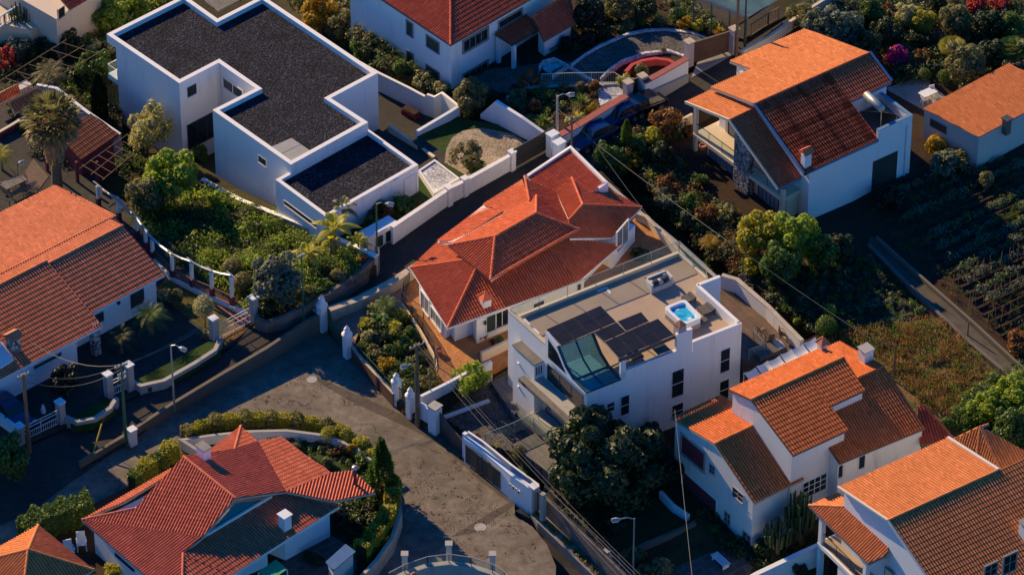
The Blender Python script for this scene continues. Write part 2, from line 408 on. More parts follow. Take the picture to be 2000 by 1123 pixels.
# ------------------------------------------------------------------ tiled roofs
PX = [0, .32, .44, .66, .88, 1.0]; PH = [0, 0, .045, .07, .045, 0]
def tile_face(mb, pts, w=.215, L=.40, eave=(0, 1)):
    """covers a planar convex polygon with cover-and-channel tiles; columns run up the true line of fall"""
    pts = [Vector(p) for p in pts]
    a, b = pts[eave[0]], pts[eave[1]]; c = sum(pts, Vector())/len(pts)
    n = Vector()
    for i in range(len(pts)):
        p, q = pts[i], pts[(i+1) % len(pts)]; n += (p-c).cross(q-c)
    n.normalize()
    if n.z < 0: n = -n
    E = (b-a); E.z = 0 if abs(E.z) < .25*E.length else E.z
    E = (E-n*E.dot(n)).normalized(); S = n.cross(E).normalized()
    if S.z < 0: S = -S
    if S.dot(c-a) < 0 and abs(S.z) < .05: S = -S
    q = [((p-c).dot(E), (p-c).dot(S)) for p in pts]
    off = sum((p-c).dot(n) for p in pts)/len(pts)
    a0, a1 = min(p[0] for p in q), max(p[0] for p in q); b0, b1 = min(p[1] for p in q), max(p[1] for p in q)
    def rng(x):
        lo, hi = 1e9, -1e9; m = len(q)
        for i in range(m):
            (x0, y0), (x1, y1) = q[i], q[(i+1) % m]
            if x0 > x1: x0, y0, x1, y1 = x1, y1, x0, y0
            if x0-1e-6 <= x <= x1+1e-6:
                for y in ([y0, y1] if x1-x0 < 1e-6 else [y0+(y1-y0)*(x-x0)/(x1-x0)]): lo = min(lo, y); hi = max(hi, y)
        return (lo, hi) if lo < 1e8 else None
    nc = int(math.ceil((a1-a0)/w)); nr = int(math.ceil((b1-b0)/L)); sd_ = random.random()*100
    for i in range(nc):
        xs = [min(max(a0+(i+f)*w, a0+1e-4), a1-1e-4) for f in PX]; R = [rng(x) for x in xs]
        if any(r is None for r in R): continue
        prev = None
        for j in range(nr):
            y0, y1 = b0+j*L, b0+(j+1)*L
            lo = [min(max(y0, r[0]), r[1]) for r in R]; hi = [min(max(y1, r[0]), r[1]) for r in R]
            if max(h-l for l, h in zip(lo, hi)) < 1e-3: prev = None; continue
            base = len(mb.v)
            for k in range(6):
                mb.v.append(tuple(c+E*xs[k]+S*lo[k]+n*(PH[k]+.02+off)))
            for k in range(6):
                mb.v.append(tuple(c+E*xs[k]+S*hi[k]+n*(PH[k]+off)))
            for k in range(5):
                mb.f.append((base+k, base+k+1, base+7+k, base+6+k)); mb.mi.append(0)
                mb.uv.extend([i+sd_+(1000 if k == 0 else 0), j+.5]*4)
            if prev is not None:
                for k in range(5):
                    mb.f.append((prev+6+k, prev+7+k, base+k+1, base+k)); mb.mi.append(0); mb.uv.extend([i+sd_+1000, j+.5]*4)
            prev = base
    return n
def ridge_run(mb, a, b, r=.13, L=.42):
    a = Vector(a); b = Vector(b); d = b-a; n = max(1, int(d.length/L)); d.normalize()
    x = d.cross(Vector((0, 0, 1))).normalized(); y = x.cross(d)
    for i in range(n):
        s0 = a+d*((b-a).length*i/n-.02); s1 = a+d*((b-a).length*(i+1)/n+.04)
        vs = []
        for s, rr in ((s0, r*1.08), (s1, r*.9)):
            for k in range(6):
                t = pi*k/5; vs.append(s+x*cos(t)*rr*1.15+y*(sin(t)*rr+.03))
        fs = [(k, k+1, 7+k, 6+k) for k in range(5)]+[(0, 1, 2, 3, 4, 5), (11, 10, 9, 8, 7, 6)]
        o = len(mb.v); mb.v.extend(tuple(v) for v in vs)
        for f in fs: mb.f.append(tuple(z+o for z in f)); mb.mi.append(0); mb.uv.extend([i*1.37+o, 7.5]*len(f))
def roof(parent, faces, mat, ridges=(), fascia=None, th=.16, w=.215, L=.38, rr=.085, lo=None, noskirt=False):
    """faces: list of polygons whose first edge is horizontal (eave or ridge)"""
    mb = MB(); mb.uv = []
    for f in faces: tile_face(mb, f, w, L)
    o = mb.build('roof', mat, parent)
    for a, b in ridges: rb = MB(); rb.uv = []; ridge_run(rb, a, b, rr); rb.build('ridge_tiles', mat, o)
    sb = MB()
    for f in faces:
        n = len(f); t = [Vector(p)-Vector((0, 0, .015)) for p in f]; b = [Vector(p)-Vector((0, 0, th)) for p in f]
        sb.add(t+b, [tuple(range(n)), tuple(range(2*n-1, n-1, -1))]+[(i, (i+1) % n, n+(i+1) % n, n+i) for i in range(n)])
    sb.build('eaves', fascia or MATS['fascia_stone'], o)
    return o
def plane_of(f):
    f = [Vector(p) for p in f]; c = sum(f, Vector())/len(f); n = Vector()
    for i in range(len(f)): n += (f[i]-c).cross(f[(i+1) % len(f)]-c)
    return c, n.normalized()
def zplane(pl, x, y):
    c, n = pl; return c.z-(n.x*(x-c.x)+n.y*(y-c.y))/n.z
def walls_under(parent, outline, faces, d, z0, mat, drop=.2, name='wall'):
    """solid walls under a convex roof; outline keeps the ridge ends so gables close"""
    pls = [plane_of(f) for f in faces]; q = inset([(p[0], p[1]) for p in outline], d)
    zt = [min(zplane(pl, p.x, p.y) for pl in pls)-drop for p in q]
    mb = MB(); mb.prism(q, z0, zt); mb.build(name, mat, parent); return q
def win(parent, A, B, uv0, uv1, mat='glass', frame='frame_white', fw=.08, mull=0, bars=0, name='window', proud=.05, sill=True, recess=0, out=None):
    """rectangle on the vertical plane through XY points A,B; uv0 upper-left px, uv1 lower-right px"""
    A = Vector((A[0], A[1], 0)); B = Vector((B[0], B[1], 0)); e = (B-A).normalized(); n = Vector((e.y, -e.x, 0))
    if n.y > 0: n = -n
    p0 = vp(A, e, uv0); p1 = vp(A, e, uv1); s0, s1 = sorted(((p0-A).dot(e), (p1-A).dot(e))); z0, z1 = sorted((p0.z, p1.z))
    return win_rect(parent, A, e, n, s0, s1, z0, z1, mat, frame, fw, mull, bars, name, proud, sill)
def win_rect(parent, A, e, n, s0, s1, z0, z1, mat='glass', frame='frame_white', fw=.08, mull=0, bars=0, name='window', proud=.05, sill=True):
    A = Vector((A[0], A[1], 0)); Z = Vector((0, 0, 1))
    def bx(mb, a0, a1, c0, c1, d0, d1):
        q = [A+e*a0+n*d0+Z*c0, A+e*a1+n*d0+Z*c0, A+e*a1+n*d1+Z*c0, A+e*a0+n*d1+Z*c0]; mb.hexa(q, Z*(c1-c0))
    fr = MB(); d1 = proud
    bx(fr, s0-fw, s0, z0-fw, z1+fw, -.06, d1); bx(fr, s1, s1+fw, z0-fw, z1+fw, -.06, d1)
    bx(fr, s0, s1, z1, z1+fw, -.06, d1); bx(fr, s0, s1, z0-fw, z0, -.06, d1+(.05 if sill else 0))
    for k in range(mull): x = s0+(s1-s0)*(k+1)/(mull+1); bx(fr, x-.025, x+.025, z0, z1, -.03, d1*.7)
    for k in range(bars): x = z0+(z1-z0)*(k+1)/(bars+1); bx(fr, s0, s1, x-.025, x+.025, -.03, d1*.66)
    f = fr.build(name, MATS[frame], parent)
    pn = MB(); bx(pn, s0, s1, z0, z1, -.05, .012); pn.build('pane', MATS[mat], f)
    return f

# ------------------------------------------------------------------ free-standing walls, rails
def offset_line(pts, d):
    out = []; n = len(pts)
    for i in range(n):
        a = pts[max(0, i-1)]; b = pts[i]; c = pts[min(n-1, i+1)]
        d1 = Vector((b[0]-a[0], b[1]-a[1], 0)); d2 = Vector((c[0]-b[0], c[1]-b[1], 0))
        if d1.length < 1e-6: d1 = d2
        if d2.length < 1e-6: d2 = d1
        d1.normalize(); d2.normalize(); m = d1+d2
        if m.length < 1e-3: m = d1
        m.normalize(); nn = Vector((-m.y, m.x, 0)); k = 1/max(.35, m.dot(d1)); out.append(nn*d*k)
    return out
def wall_mb(mb, tops, bases, th):
    o1 = offset_line(tops, th/2); n = len(tops)
    for i in range(n-1):
        a, b = tops[i], tops[i+1]; za, zb = bases[i], bases[i+1]
        q = []
        for p, o, z in ((a, o1[i], za), (b, o1[i+1], zb)):
            for s in (1, -1):
                q.append(Vector((p[0]+s*o.x, p[1]+s*o.y, z))); q.append(Vector((p[0]+s*o.x, p[1]+s*o.y, p[2])))
        # q: aL0 aL1 aR0 aR1 bL0 bL1 bR0 bR1
        fs = [(0, 1, 5, 4), (2, 6, 7, 3), (1, 3, 7, 5), (0, 4, 6, 2)]
        if i == 0: fs.append((0, 2, 3, 1))
        if i == n-2: fs.append((4, 5, 7, 6))
        mb.add(q, fs)
def gwall(name, label, cat, pts, zb, th, mat, cap=None, capw=.06, caph=.06, group=None, px='top'):
    """wall along px polyline given at its top edge (u,v,ztop); zb: base z or list"""
    t = [P(*p) for p in pts]; n = len(t); b = zb if isinstance(zb, (list, tuple)) else [zb]*n
    root = thing(name, label, cat, Vector((t[0].x, t[0].y, b[0])), group)
    mb = MB(); tt = [p-Vector((0, 0, caph if cap else 0)) for p in t]; wall_mb(mb, tt, b, th); mb.build('wall', mat, root)
    if cap:
        cb = MB(); wall_mb(cb, t, [p.z for p in tt], th+2*capw); cb.build('coping', cap, root)
    return root
def railing(name, label, cat, pts, h, mat, post=1.5, bar=.12, bars=True, rails=2, r=.02, glass=None, group=None, parent=None, world=False):
    """pts: px (u,v,z) at foot"""
    q = [Vector(p) for p in pts] if world else [P(*p) for p in pts]
    root = parent or thing(name, label, cat, q[0], group)
    fr = MB(); br = MB(); gl = MB()
    for a, b in zip(q[:-1], q[1:]):
        d = (b-a).length; n = max(1, round(d/post))
        for i in range(n+1):
            p = a+(b-a)*i/n; fr.bar(p, p+Vector((0, 0, h)), r*2, r*2)
        for k in range(rails):
            z = h-(h-.1)*k/max(1, rails-1) if rails > 1 else h
            fr.bar(a+Vector((0, 0, z)), b+Vector((0, 0, z)), r*2, r*2)
        if bars:
            m = max(1, int(d/bar))
            for i in range(m):
                p = a+(b-a)*(i+.5)/m; br.bar(p+Vector((0, 0, .1)), p+Vector((0, 0, h)), r, r)
        if glass: gl.bar(a+Vector((0, 0, h/2)), b+Vector((0, 0, h/2)), .015, h-.06)
    nm = 'rail_frame'
    f = fr.build(nm, mat, root)
    if bars: br.build('balusters', mat, f if parent else root)
    if glass: gl.build('glass_panel', glass, f if parent else root)
    return root
# ------------------------------------------------------------------ the palette
M_plain('fascia_stone', (.42, .38, .33), .8); M_plain('fascia_blue', (.10, .20, .34), .6); M_plain('fascia_dark', (.12, .10, .09), .7)
M_plain('frame_white', (.72, .72, .7), .5); M_plain('frame_dark', (.05, .05, .055), .5); M_plain('frame_stone', (.22, .20, .19), .8)
M_glass('glass', (.015, .022, .028)); M_plain('shutter', (.02, .035, .035), .6); M_plain('curtain_glass', (.16, .2, .24), .15)
M_glass('rail_glass', (.35, .5, .5), .10, .05, (.93, .97, .96)); M_glass('roof_glass', (.10, .28, .30), .45, .04, (.55, .85, .85))
M_wall('white', (.74, .74, .75), amt=.42, dirt=.35); M_wall('white_old', (.70, .68, .66), (.16, .15, .14), amt=.45, dirt=.5); M_wall('white_blue', (.66, .70, .76), amt=.12)
M_wall('cream', (.62, .52, .38), amt=.2); M_wall('beige', (.60, .50, .40), amt=.2); M_wall('grey_render', (.34, .33, .32), (.12, .11, .1), .6)
M_wall('garage_render', (.52, .49, .46), amt=.4); M_wall('mauve', (.36, .30, .33), amt=.3); M_wall('oxblood', (.16, .03, .04), (.05, .02, .02), .3)
M_wall('concrete', (.36, .35, .33), (.1, .09, .08), .7); M_wall('dark_stone', (.14, .12, .10), (.05, .04, .04), .6)
M_brick('blockwork', (.22, .17, .14), (.17, .13, .11), (.10, .08, .07), 40, .45, .22, .012, vertical=True)
M_brick('brown_cladding', (.13, .065, .045), (.10, .05, .035), (.06, .03, .022), 0, .5, .12, .01, vertical=True)
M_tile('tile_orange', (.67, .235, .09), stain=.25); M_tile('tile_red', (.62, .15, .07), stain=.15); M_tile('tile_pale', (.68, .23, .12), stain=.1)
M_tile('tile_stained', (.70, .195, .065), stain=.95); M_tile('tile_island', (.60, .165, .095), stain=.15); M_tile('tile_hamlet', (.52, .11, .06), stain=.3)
M_stones('roof_gravel', [(.004, .005, .009), (.009, .010, .016), (.02, .021, .03), (.055, .06, .095)], 10, bump=1.0)
M_stones('white_gravel', [(.3, .31, .33), (.5, .52, .55), (.7, .7, .72)], 9, bump=.7)
M_stones('cobbles', [(.22, .18, .14), (.32, .26, .19), (.4, .33, .25)], 8, bump=.6); M_stones('dark_cobbles', [(.05, .05, .05), (.09, .085, .08), (.13, .12, .11)], 8, bump=.5)
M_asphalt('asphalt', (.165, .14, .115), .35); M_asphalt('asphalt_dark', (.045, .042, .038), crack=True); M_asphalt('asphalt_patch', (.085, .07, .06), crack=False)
M_plain('path_floor', (.07, .06, .045), .9, var=.35, scale=1.2, bump=.3); M_plain('concrete_floor', (.27, .25, .23), .85, var=.25, scale=.8, bump=.2); M_plain('terrace_floor', (.36, .27, .20), .8, var=.1, scale=.6)
M_brick('orange_paving', (.48, .20, .06), (.38, .15, .05), (.2, .1, .05), 40, .3, .3, .012); M_brick('pink_paving', (.36, .22, .17), (.30, .18, .14), (.2, .13, .1), 40, .2, .1, .008)
M_brick('grey_decking', (.20, .18, .17), (.15, .14, .13), (.03, .03, .03), -58, 3.0, .14, .012); M_brick('brown_decking', (.17, .10, .07), (.12, .075, .055), (.02, .02, .02), -58, 3.0, .14, .012)
M_brick('slate_paving', (.08, .075, .07), (.06, .055, .055), (.14, .13, .12), 35, .9, .6, .03); M_brick('red_paving', (.34, .10, .06), (.28, .08, .05), (.2, .1, .07), -30, .3, .15, .012)
M_stones('facade_stone', [(.05, .05, .055), (.16, .15, .15), (.3, .29, .29), (.5, .48, .47)], 7)
M_ground('soil', [(.03, .018, .013), (.055, .032, .02), (.035, .03, .015)], .5); M_ground('grass', [(.018, .04, .008), (.035, .07, .014), (.06, .09, .02)], .7, 14)
M_ground('rough_ground', [(.035, .026, .014), (.06, .05, .022), (.03, .045, .013)], .35); M_ground('dry_ground', [(.13, .07, .03), (.24, .14, .06), (.09, .10, .025), (.18, .10, .045)], .45, 7, .9, .15)
M_plain('timber', (.16, .10, .06), .8, var=.3, scale=6); M_plain('iron', (.03, .035, .04), .5); M_plain('galvanised', (.32, .34, .35), .45, .5)
M_plain('green_metal', (.02, .10, .06), .5); M_plain('white_metal', (.68, .68, .68), .5); M_plain('terracotta', (.40, .15, .08), .7)
M_plain('yellow_paint', (.65, .42, .02), .5); M_plain('lamp_lens', (.75, .76, .78), .2); M_plain('rubber', (.02, .02, .02), .8)
M_plain('coping_stone', (.42, .36, .28), .85, var=.2); M_plain('coping_red', (.30, .07, .055), .7, var=.2, scale=4); M_plain('white_paint', (.72, .71, .7), .7, var=.08)

# ------------------------------------------------------------------ slabs: px outlines with heights
Z0 = 0.0
slab('road', [(-220, 1180, 0), (-220, 1060, 0), (155, 915, 0), (330, 800, 0), (600, 636, 0), (650, 630, 0), (700, 680, 0), (775, 770, 0), (835, 830, 0), (910, 890, 0), (1004, 968, 0), (1006, 1006, 0), (1040, 1028, 0), (1068, 1062, 0), (1086, 1105, 0), (1082, 1200, 0), (-220, 1330, 0)], MATS['asphalt'])
# the two lanes that climb past the houses
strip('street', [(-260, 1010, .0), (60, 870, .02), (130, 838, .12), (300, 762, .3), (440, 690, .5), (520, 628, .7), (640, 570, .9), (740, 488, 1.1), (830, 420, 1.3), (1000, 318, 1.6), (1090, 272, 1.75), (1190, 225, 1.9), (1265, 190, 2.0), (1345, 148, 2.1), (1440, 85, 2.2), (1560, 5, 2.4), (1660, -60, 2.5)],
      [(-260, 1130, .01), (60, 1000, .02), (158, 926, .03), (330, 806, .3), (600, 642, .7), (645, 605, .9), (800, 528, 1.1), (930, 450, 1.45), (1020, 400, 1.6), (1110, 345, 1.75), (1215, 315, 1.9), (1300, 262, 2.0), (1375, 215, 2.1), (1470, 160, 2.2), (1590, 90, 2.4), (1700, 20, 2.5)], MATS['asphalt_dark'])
slab('road_patch', [(608, 738, .006), (622, 736, .006), (700, 772, .006), (830, 828, .006), (905, 884, .006), (898, 892, .006), (812, 842, .006), (690, 786, .006)], MATS['asphalt_patch'], .004, reg=False)
slab('pavement', [(772, 772, .01), (780, 766, .01), (836, 822, .01), (910, 885, .01), (1004, 965, .01), (1000, 985, .01), (940, 940, .01), (880, 886, .01)], MATS['asphalt_patch'], .004, reg=False)
slab('road_trench', [(880, 1048, .007), (950, 1005, .007), (1004, 975, .007), (1006, 985, .007), (955, 1020, .007), (925, 1040, .007)], MATS['asphalt_patch'], .004, reg=False)
strip('lane', [(1004, 996, -.05), (1040, 1030, -.7), (1080, 1100, -1.5), (1100, 1200, -2.2)], [(1040, 988, -.05), (1100, 1045, -.7), (1190, 1130, -1.5), (1280, 1240, -2.2)], MATS['asphalt_dark'])
slab('verge', [(1004, 968, .02), (1014, 966, .02), (1060, 1000, 0), (1185, 1120, -.9), (1260, 1200, -1.6), (1235, 1215, -1.6), (1165, 1130, -.9), (1050, 1020, 0)], MATS['concrete_floor'], 2)
# island garden
slab('island_ground', [(346, 868, .45), (362, 852, .45), (410, 838, .45), (475, 829, .45), (560, 829, .45), (640, 838, .45), (705, 862, .45), (748, 902, .45), (772, 950, .45), (778, 1000, .45), (764, 1050, .45), (722, 1108, .45), (660, 1200, .45), (560, 1300, .45), (-140, 1300, .45), (-140, 1130, .45), (30, 1062, .45), (120, 1015, .45), (250, 950, .45), (330, 892, .45)], MATS['soil'])
slab('lawn', [(500, 842, .47), (600, 846, .47), (680, 870, .47), (720, 915, .47), (700, 945, .47), (640, 930, .47), (560, 880, .47)], MATS['grass'], .1)
slab('patio', [(480, 1140, .48), (560, 1090, .48), (650, 1046, .48), (700, 1080, .48), (690, 1160, .48), (560, 1230, .48)], MATS['slate_paving'], .1)
# left house yard
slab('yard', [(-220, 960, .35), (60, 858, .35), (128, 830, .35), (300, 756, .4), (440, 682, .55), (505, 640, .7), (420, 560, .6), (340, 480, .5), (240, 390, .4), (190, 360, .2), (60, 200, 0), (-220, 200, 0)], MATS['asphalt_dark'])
slab('path', [(310, 556, .62), (350, 540, .62), (420, 575, .62), (500, 625, .72), (470, 655, .72), (418, 690, .62), (395, 640, .62), (340, 600, .62)], MATS['dry_ground'], .2)
slab('stair', [(330, 535, .66), (350, 532, .66), (500, 620, .78), (478, 638, .76)], MATS['red_paving'], .2)
slab('garden_bed', [(135, 815, .62), (210, 775, .62), (228, 800, .62), (180, 832, .62), (140, 836, .62)], MATS['grass'], .4)
slab('garden_bed', [(260, 745, .75), (330, 708, .75), (420, 660, .8), (432, 690, .8), (340, 742, .75), (290, 758, .75)], MATS['grass'], .4)
# modern house plot
slab('garden_ground', [(1040, 255, 1.3), (1000, 248, 1.3), (905, 232, 1.3), (880, 222, 1.3), (812, 262, 1.3), (850, 320, 1.3), (800, 350, 1.3), (700, 410, 1.3), (640, 440, 1.3), (660, 472, 1.3), (770, 447, 1.3), (905, 368, 1.3), (1000, 318, 1.3), (1080, 280, 1.3)], MATS['grass'])
slab('driveway', [(868, 318, 1.33), (872, 290, 1.33), (884, 268, 1.33), (905, 255, 1.33), (945, 250, 1.33), (1000, 262, 1.33), (1038, 282, 1.33), (1000, 305, 1.33), (945, 332, 1.33), (915, 345, 1.33)], MATS['cobbles'], .1)
slab('driveway', [(738, 262, .2), (762, 248, .2), (848, 308, 1.2), (820, 345, 1.2), (800, 330, 1.1)], MATS['asphalt_dark'], 1)
slab('driveway', [(820, 268, 1.31), (870, 300, 1.31), (868, 318, 1.31), (850, 318, 1.31), (806, 276, 1.31)], MATS['asphalt_dark'], 1)
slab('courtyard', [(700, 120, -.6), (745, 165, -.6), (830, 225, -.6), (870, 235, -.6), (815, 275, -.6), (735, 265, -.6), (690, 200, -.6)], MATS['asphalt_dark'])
slab('courtyard', [(420, 352, -2.4), (540, 385, -1.2), (555, 410, -1.0), (520, 395, -1.3), (440, 372, -2.2)], MATS['concrete_floor'], 1)
slab('garden_ground', [(196, 358, -1.5), (240, 300, -1.8), (400, 300, -2.0), (480, 370, -1.2), (640, 440, .6), (738, 497, 2.0), (735, 520, 2.1), (690, 545, 1.9), (620, 585, 1.6), (540, 615, 1.4), (505, 618, 1.2), (440, 575, .6), (330, 500, .2), (240, 395, -.4)], MATS['rough_ground'], 3)
# top centre plot
slab('garden_ground', [(690, 60, 1.1), (760, 130, 1.1), (895, 200, 1.2), (1000, 240, 1.7), (1090, 268, 2.1), (1225, 180, 2.3), (1340, 112, 2.4), (1425, 60, 2.5), (1500, 10, 2.5), (1420, -30, 2.5), (1150, -60, 1.6), (690, -60, 1.1)], MATS['soil'])
slab('driveway', [(1020, 165, 2.0), (1120, 120, 2.35), (1170, 85, 2.36), (1225, 65, 2.37), (1300, 58, 2.42), (1360, 66, 2.45), (1395, 78, 2.5), (1345, 110, 2.44), (1330, 106, 2.44), (1280, 98, 2.4), (1210, 115, 2.4), (1170, 155, 2.35), (1080, 165, 2.2)], MATS['dark_cobbles'], .2)
slab('forecourt', [(925, 150, 1.5), (975, 125, 1.5), (1060, 110, 1.6), (1130, 125, 2.0), (1165, 158, 2.2), (1100, 178, 2.1), (960, 182, 1.6)], MATS['dark_cobbles'], .2)
# field side
slab('field', [(1215, 300, 1.2), (1290, 250, 1.4), (1340, 215, 1.2), (1480, 130, 1.0), (1560, 40, 1.5), (1700, -80, 1.5), (2300, -80, 1.0), (2300, 1300, -2.0), (1400, 1250, -1.2), (1230, 1000, -.9), (1200, 900, 0), (1340, 800, 0), (1600, 650, 0), (1440, 530, .4), (1330, 430, .6)], MATS['soil'], 4)
slab('terrace_ground', [(1310, 290, .75), (1340, 230, .75), (1360, 290, .45), (1440, 395, .2), (1540, 440, .2), (1500, 450, .2), (1400, 380, .35)], MATS['brown_decking'], 1)
slab('courtyard', [(1720, 175, .9), (1800, 150, 1.0), (1860, 200, .8), (1800, 330, .2), (1775, 345, .15), (1790, 230, .6)], MATS['concrete_floor'], 1)
# centre house plot
slab('garden_ground', [(640, 640, .5), (690, 690, .55), (780, 790, .6), (835, 830, .6), (850, 800, .9), (935, 735, 1.0), (1000, 700, 1.0), (1345, 566, 1.2), (1330, 480, 1.6), (1245, 405, 1.8), (1170, 330, 1.8), (1030, 400, 1.55), (930, 452, 1.4), (800, 525, 1.1), (650, 600, .85)], MATS['soil'], 3)
slab('driveway', [(640, 632, .65), (648, 606, .9), (800, 540, 1.15), (830, 560, 1.15), (790, 600, 1.0), (705, 640, .8), (690, 676, .62), (660, 655, .6)], MATS['pink_paving'], .3)
slab('patio', [(800, 548, 1.2), (830, 530, 1.25), (1000, 560, 1.3), (1000, 700, 1.15), (975, 715, 1.1), (890, 757, 1.05), (865, 745, 1.05), (852, 730, 1.05), (850, 690, 1.05), (825, 640, 1.1), (790, 590, 1.15)], MATS['orange_paving'], .5)
slab('patio', [(1180, 500, 1.9), (1240, 425, 2.0), (1320, 480, 2.0), (1345, 560, 1.9), (1150, 650, 1.4), (1000, 700, 1.2), (1130, 560, 1.5)], MATS['orange_paving'], .5)
# terrace house plot
slab('courtyard', [(850, 800, .05), (905, 745, .05), (960, 720, .2), (1000, 700, .2), (1200, 800, .1), (1150, 900, .1), (1060, 900, .05), (930, 860, .05)], MATS['dark_cobbles'], 2)
slab('deck', [(958, 745, .5), (985, 735, .5), (1055, 830, .5), (1040, 845, .5), (1000, 805, .5)], MATS['grey_decking'], .6)
slab('deck', [(1000, 868, .95), (1060, 838, .95), (1160, 830, .95), (1180, 900, .95), (1110, 960, .9), (1075, 925, .9)], MATS['grey_decking'], 1.2)
# plot below the terrace house
slab('garden_ground', [(1064, 965, -.4), (1110, 930, -.4), (1170, 850, -.2), (1350, 800, -.2), (1500, 1075, -.6), (1640, 960, -.6), (1600, 1250, -1.4), (1320, 1280, -2.0)], MATS['rough_ground'], 4)
slab('patio', [(1150, 1090, -1.0), (1235, 1000, -.8), (1290, 950, -.6), (1330, 945, -.4), (1400, 1010, -.5), (1360, 1045, -.6), (1290, 1050, -.8), (1210, 1110, -1.1)], MATS['slate_paving'], .3)
slab('patio', [(1290, 1070, -.9), (1400, 1020, -.6), (1480, 1090, -.6), (1440, 1160, -1.2), (1300, 1180, -1.3)], MATS['slate_paving'], .3)
# top left plots
slab('garden_ground', [(-220, 220, -1.4), (60, 215, -1.2), (190, 365, -1.0), (240, 300, -1.6), (238, 200, -2.2), (260, 0, -2.2), (200, -120, -2.2), (-220, -120, -1.6)], MATS['rough_ground'], 4)
slab('courtyard', [(-60, 385, .1), (-60, 290, -.4), (40, 250, -.6), (90, 300, -.6), (190, 340, -.6), (190, 372, -.2), (110, 372, .0)], MATS['slate_paving'], .6)
slab('deck', [(30, 365, .2), (65, 310, .2), (95, 345, .2), (70, 378, .2)], MATS['brown_decking'], .3)

slab('deck', [(1368, 566, 3.0), (1404, 541, 3.0), (1440, 560, 3.0), (1568, 668, 3.0), (1500, 712, 3.0), (1452, 706, 3.0)], MATS['brown_decking'], 4)
slab('path', [(1700, 462, .12), (1718, 470, .12), (1800, 548, .05), (1900, 640, -.1), (2010, 742, -.2), (1996, 750, -.2), (1888, 660, -.1), (1786, 564, .05), (1696, 474, .12)], MATS['path_floor'], .4)
slab('path', [(1560, 400, .06), (1780, 330, .06), (1800, 345, .06), (1700, 385, .06), (1590, 440, .06)], MATS['concrete_floor'], .2)
slab('field_soil', [(1600, 655, -.02), (1700, 640, -.02), (1830, 620, -.08), (1900, 680, -.2), (1960, 740, -.3), (1900, 850, -.5), (1820, 860, -.5), (1700, 760, -.2)], MATS['dry_ground'], .3)
slab('garden_ground', [(1000, 165, 2.32), (1160, 160, 2.35), (1215, 182, 2.36), (1090, 258, 2.2), (1070, 255, 2.1), (985, 205, 1.9)], MATS['soil'], .3)
slab('forecourt', [(1165, 163, 2.37), (1205, 160, 2.38), (1222, 180, 2.38), (1172, 208, 2.36)], MATS['white_gravel'], .1)
for nm, pts in (('kerb_band', [(1115, 125), (1140, 106), (1170, 88), (1225, 64), (1262, 57), (1300, 55), (1350, 61), (1388, 76)]), ('kerb_band', [(1172, 152), (1190, 133), (1215, 116), (1260, 101), (1305, 96), (1340, 108)]), ('kerb_band', [(1082, 112), (1110, 126), (1150, 150), (1180, 165)]), ('kerb_band', [(1052, 128), (1060, 118), (1082, 112)]), ('kerb_band', [(1078, 146), (1100, 132), (1112, 126)])):
    strip(nm, [(u, v, 2.52) for u, v in pts], [(u, v+4, 2.52) for u, v in pts], MATS['white_gravel'], reg=False)
slab('gravel_bed', [(1062, 123, 2.2), (1082, 117, 2.2), (1104, 129, 2.2), (1074, 144, 2.2), (1060, 134, 2.2)], MATS['white_gravel'], .1, reg=False)
slab('ramp', [(1350, 152, 2.12), (1362, 122, 2.25), (1428, 100, 2.3), (1436, 104, 2.28)], MATS['concrete_floor'], .3, reg=False)
slab('verge', [(735, 520, 1.05), (640, 600, .93), (560, 636, .75), (505, 645, .7), (500, 636, .7), (560, 622, .8), (640, 585, .95), (730, 508, 1.12)], MATS['concrete_floor'], .3, reg=False)

# ------------------------------------------------------------------ terrain sheet under everything
for u, v, z in [(0, 100, -3), (200, 100, -3.6), (400, 100, -3.6), (400, 350, -3.4), (560, 430, -1.6), (650, 100, -1.6), (800, 250, -1.6), (700, 480, -.2), (500, 650, -.6), (100, 600, -.6), (100, 1000, -1), (600, 900, -1), (1000, 900, -1), (1000, 500, -.3), (1200, 600, -1), (1100, 100, 0), (1400, 200, .2), (1400, 0, .5), (1700, 50, .1), (1700, 450, -.8), (1950, 300, -.8), (1950, 800, -1.4), (1500, 1000, -2), (1900, 1100, -2.4), (1100, 1150, -3.2), (-400, 300, -2.5), (-400, 900, -1.2), (600, 1400, -1.5), (2400, 500, -1.5), (1000, -400, -.5), (1200, 1300, -4)]:
    p = P(u, v, z); CTRL.append((p.x, p.y, z))
def build_terrain():
    xs = sorted(set([-400, -250, -150]+[x*1.5 for x in range(-60, 61)]+[150, 250, 400])); ys = sorted(set([-250, -150]+[y*1.5 for y in range(-50, 71)]+[150, 250, 400]))
    vs = []
    for y in ys:
        for x in xs:
            z = terr(x, y)-.1
            for dx, dy in ((0, 0), (1, 0), (-1, 0), (0, 1), (0, -1)):
                s = slabz(x+dx, y+dy)
                if s is not None: z = min(z, s-.6)
            vs.append((x, y, z))
    n = len(xs); fs = [(j*n+i, j*n+i+1, (j+1)*n+i+1, (j+1)*n+i) for j in range(len(ys)-1) for i in range(n-1)]
    mb = MB(); mb.add(vs, fs); o = mb.build('ground', MATS['rough_ground'], origin=(0, 0, 0)); o['kind'] = 'structure'
build_terrain()
ZUP = Vector((0, 0, 1))
def H(*pz): return [Vector(p) for p in pz]
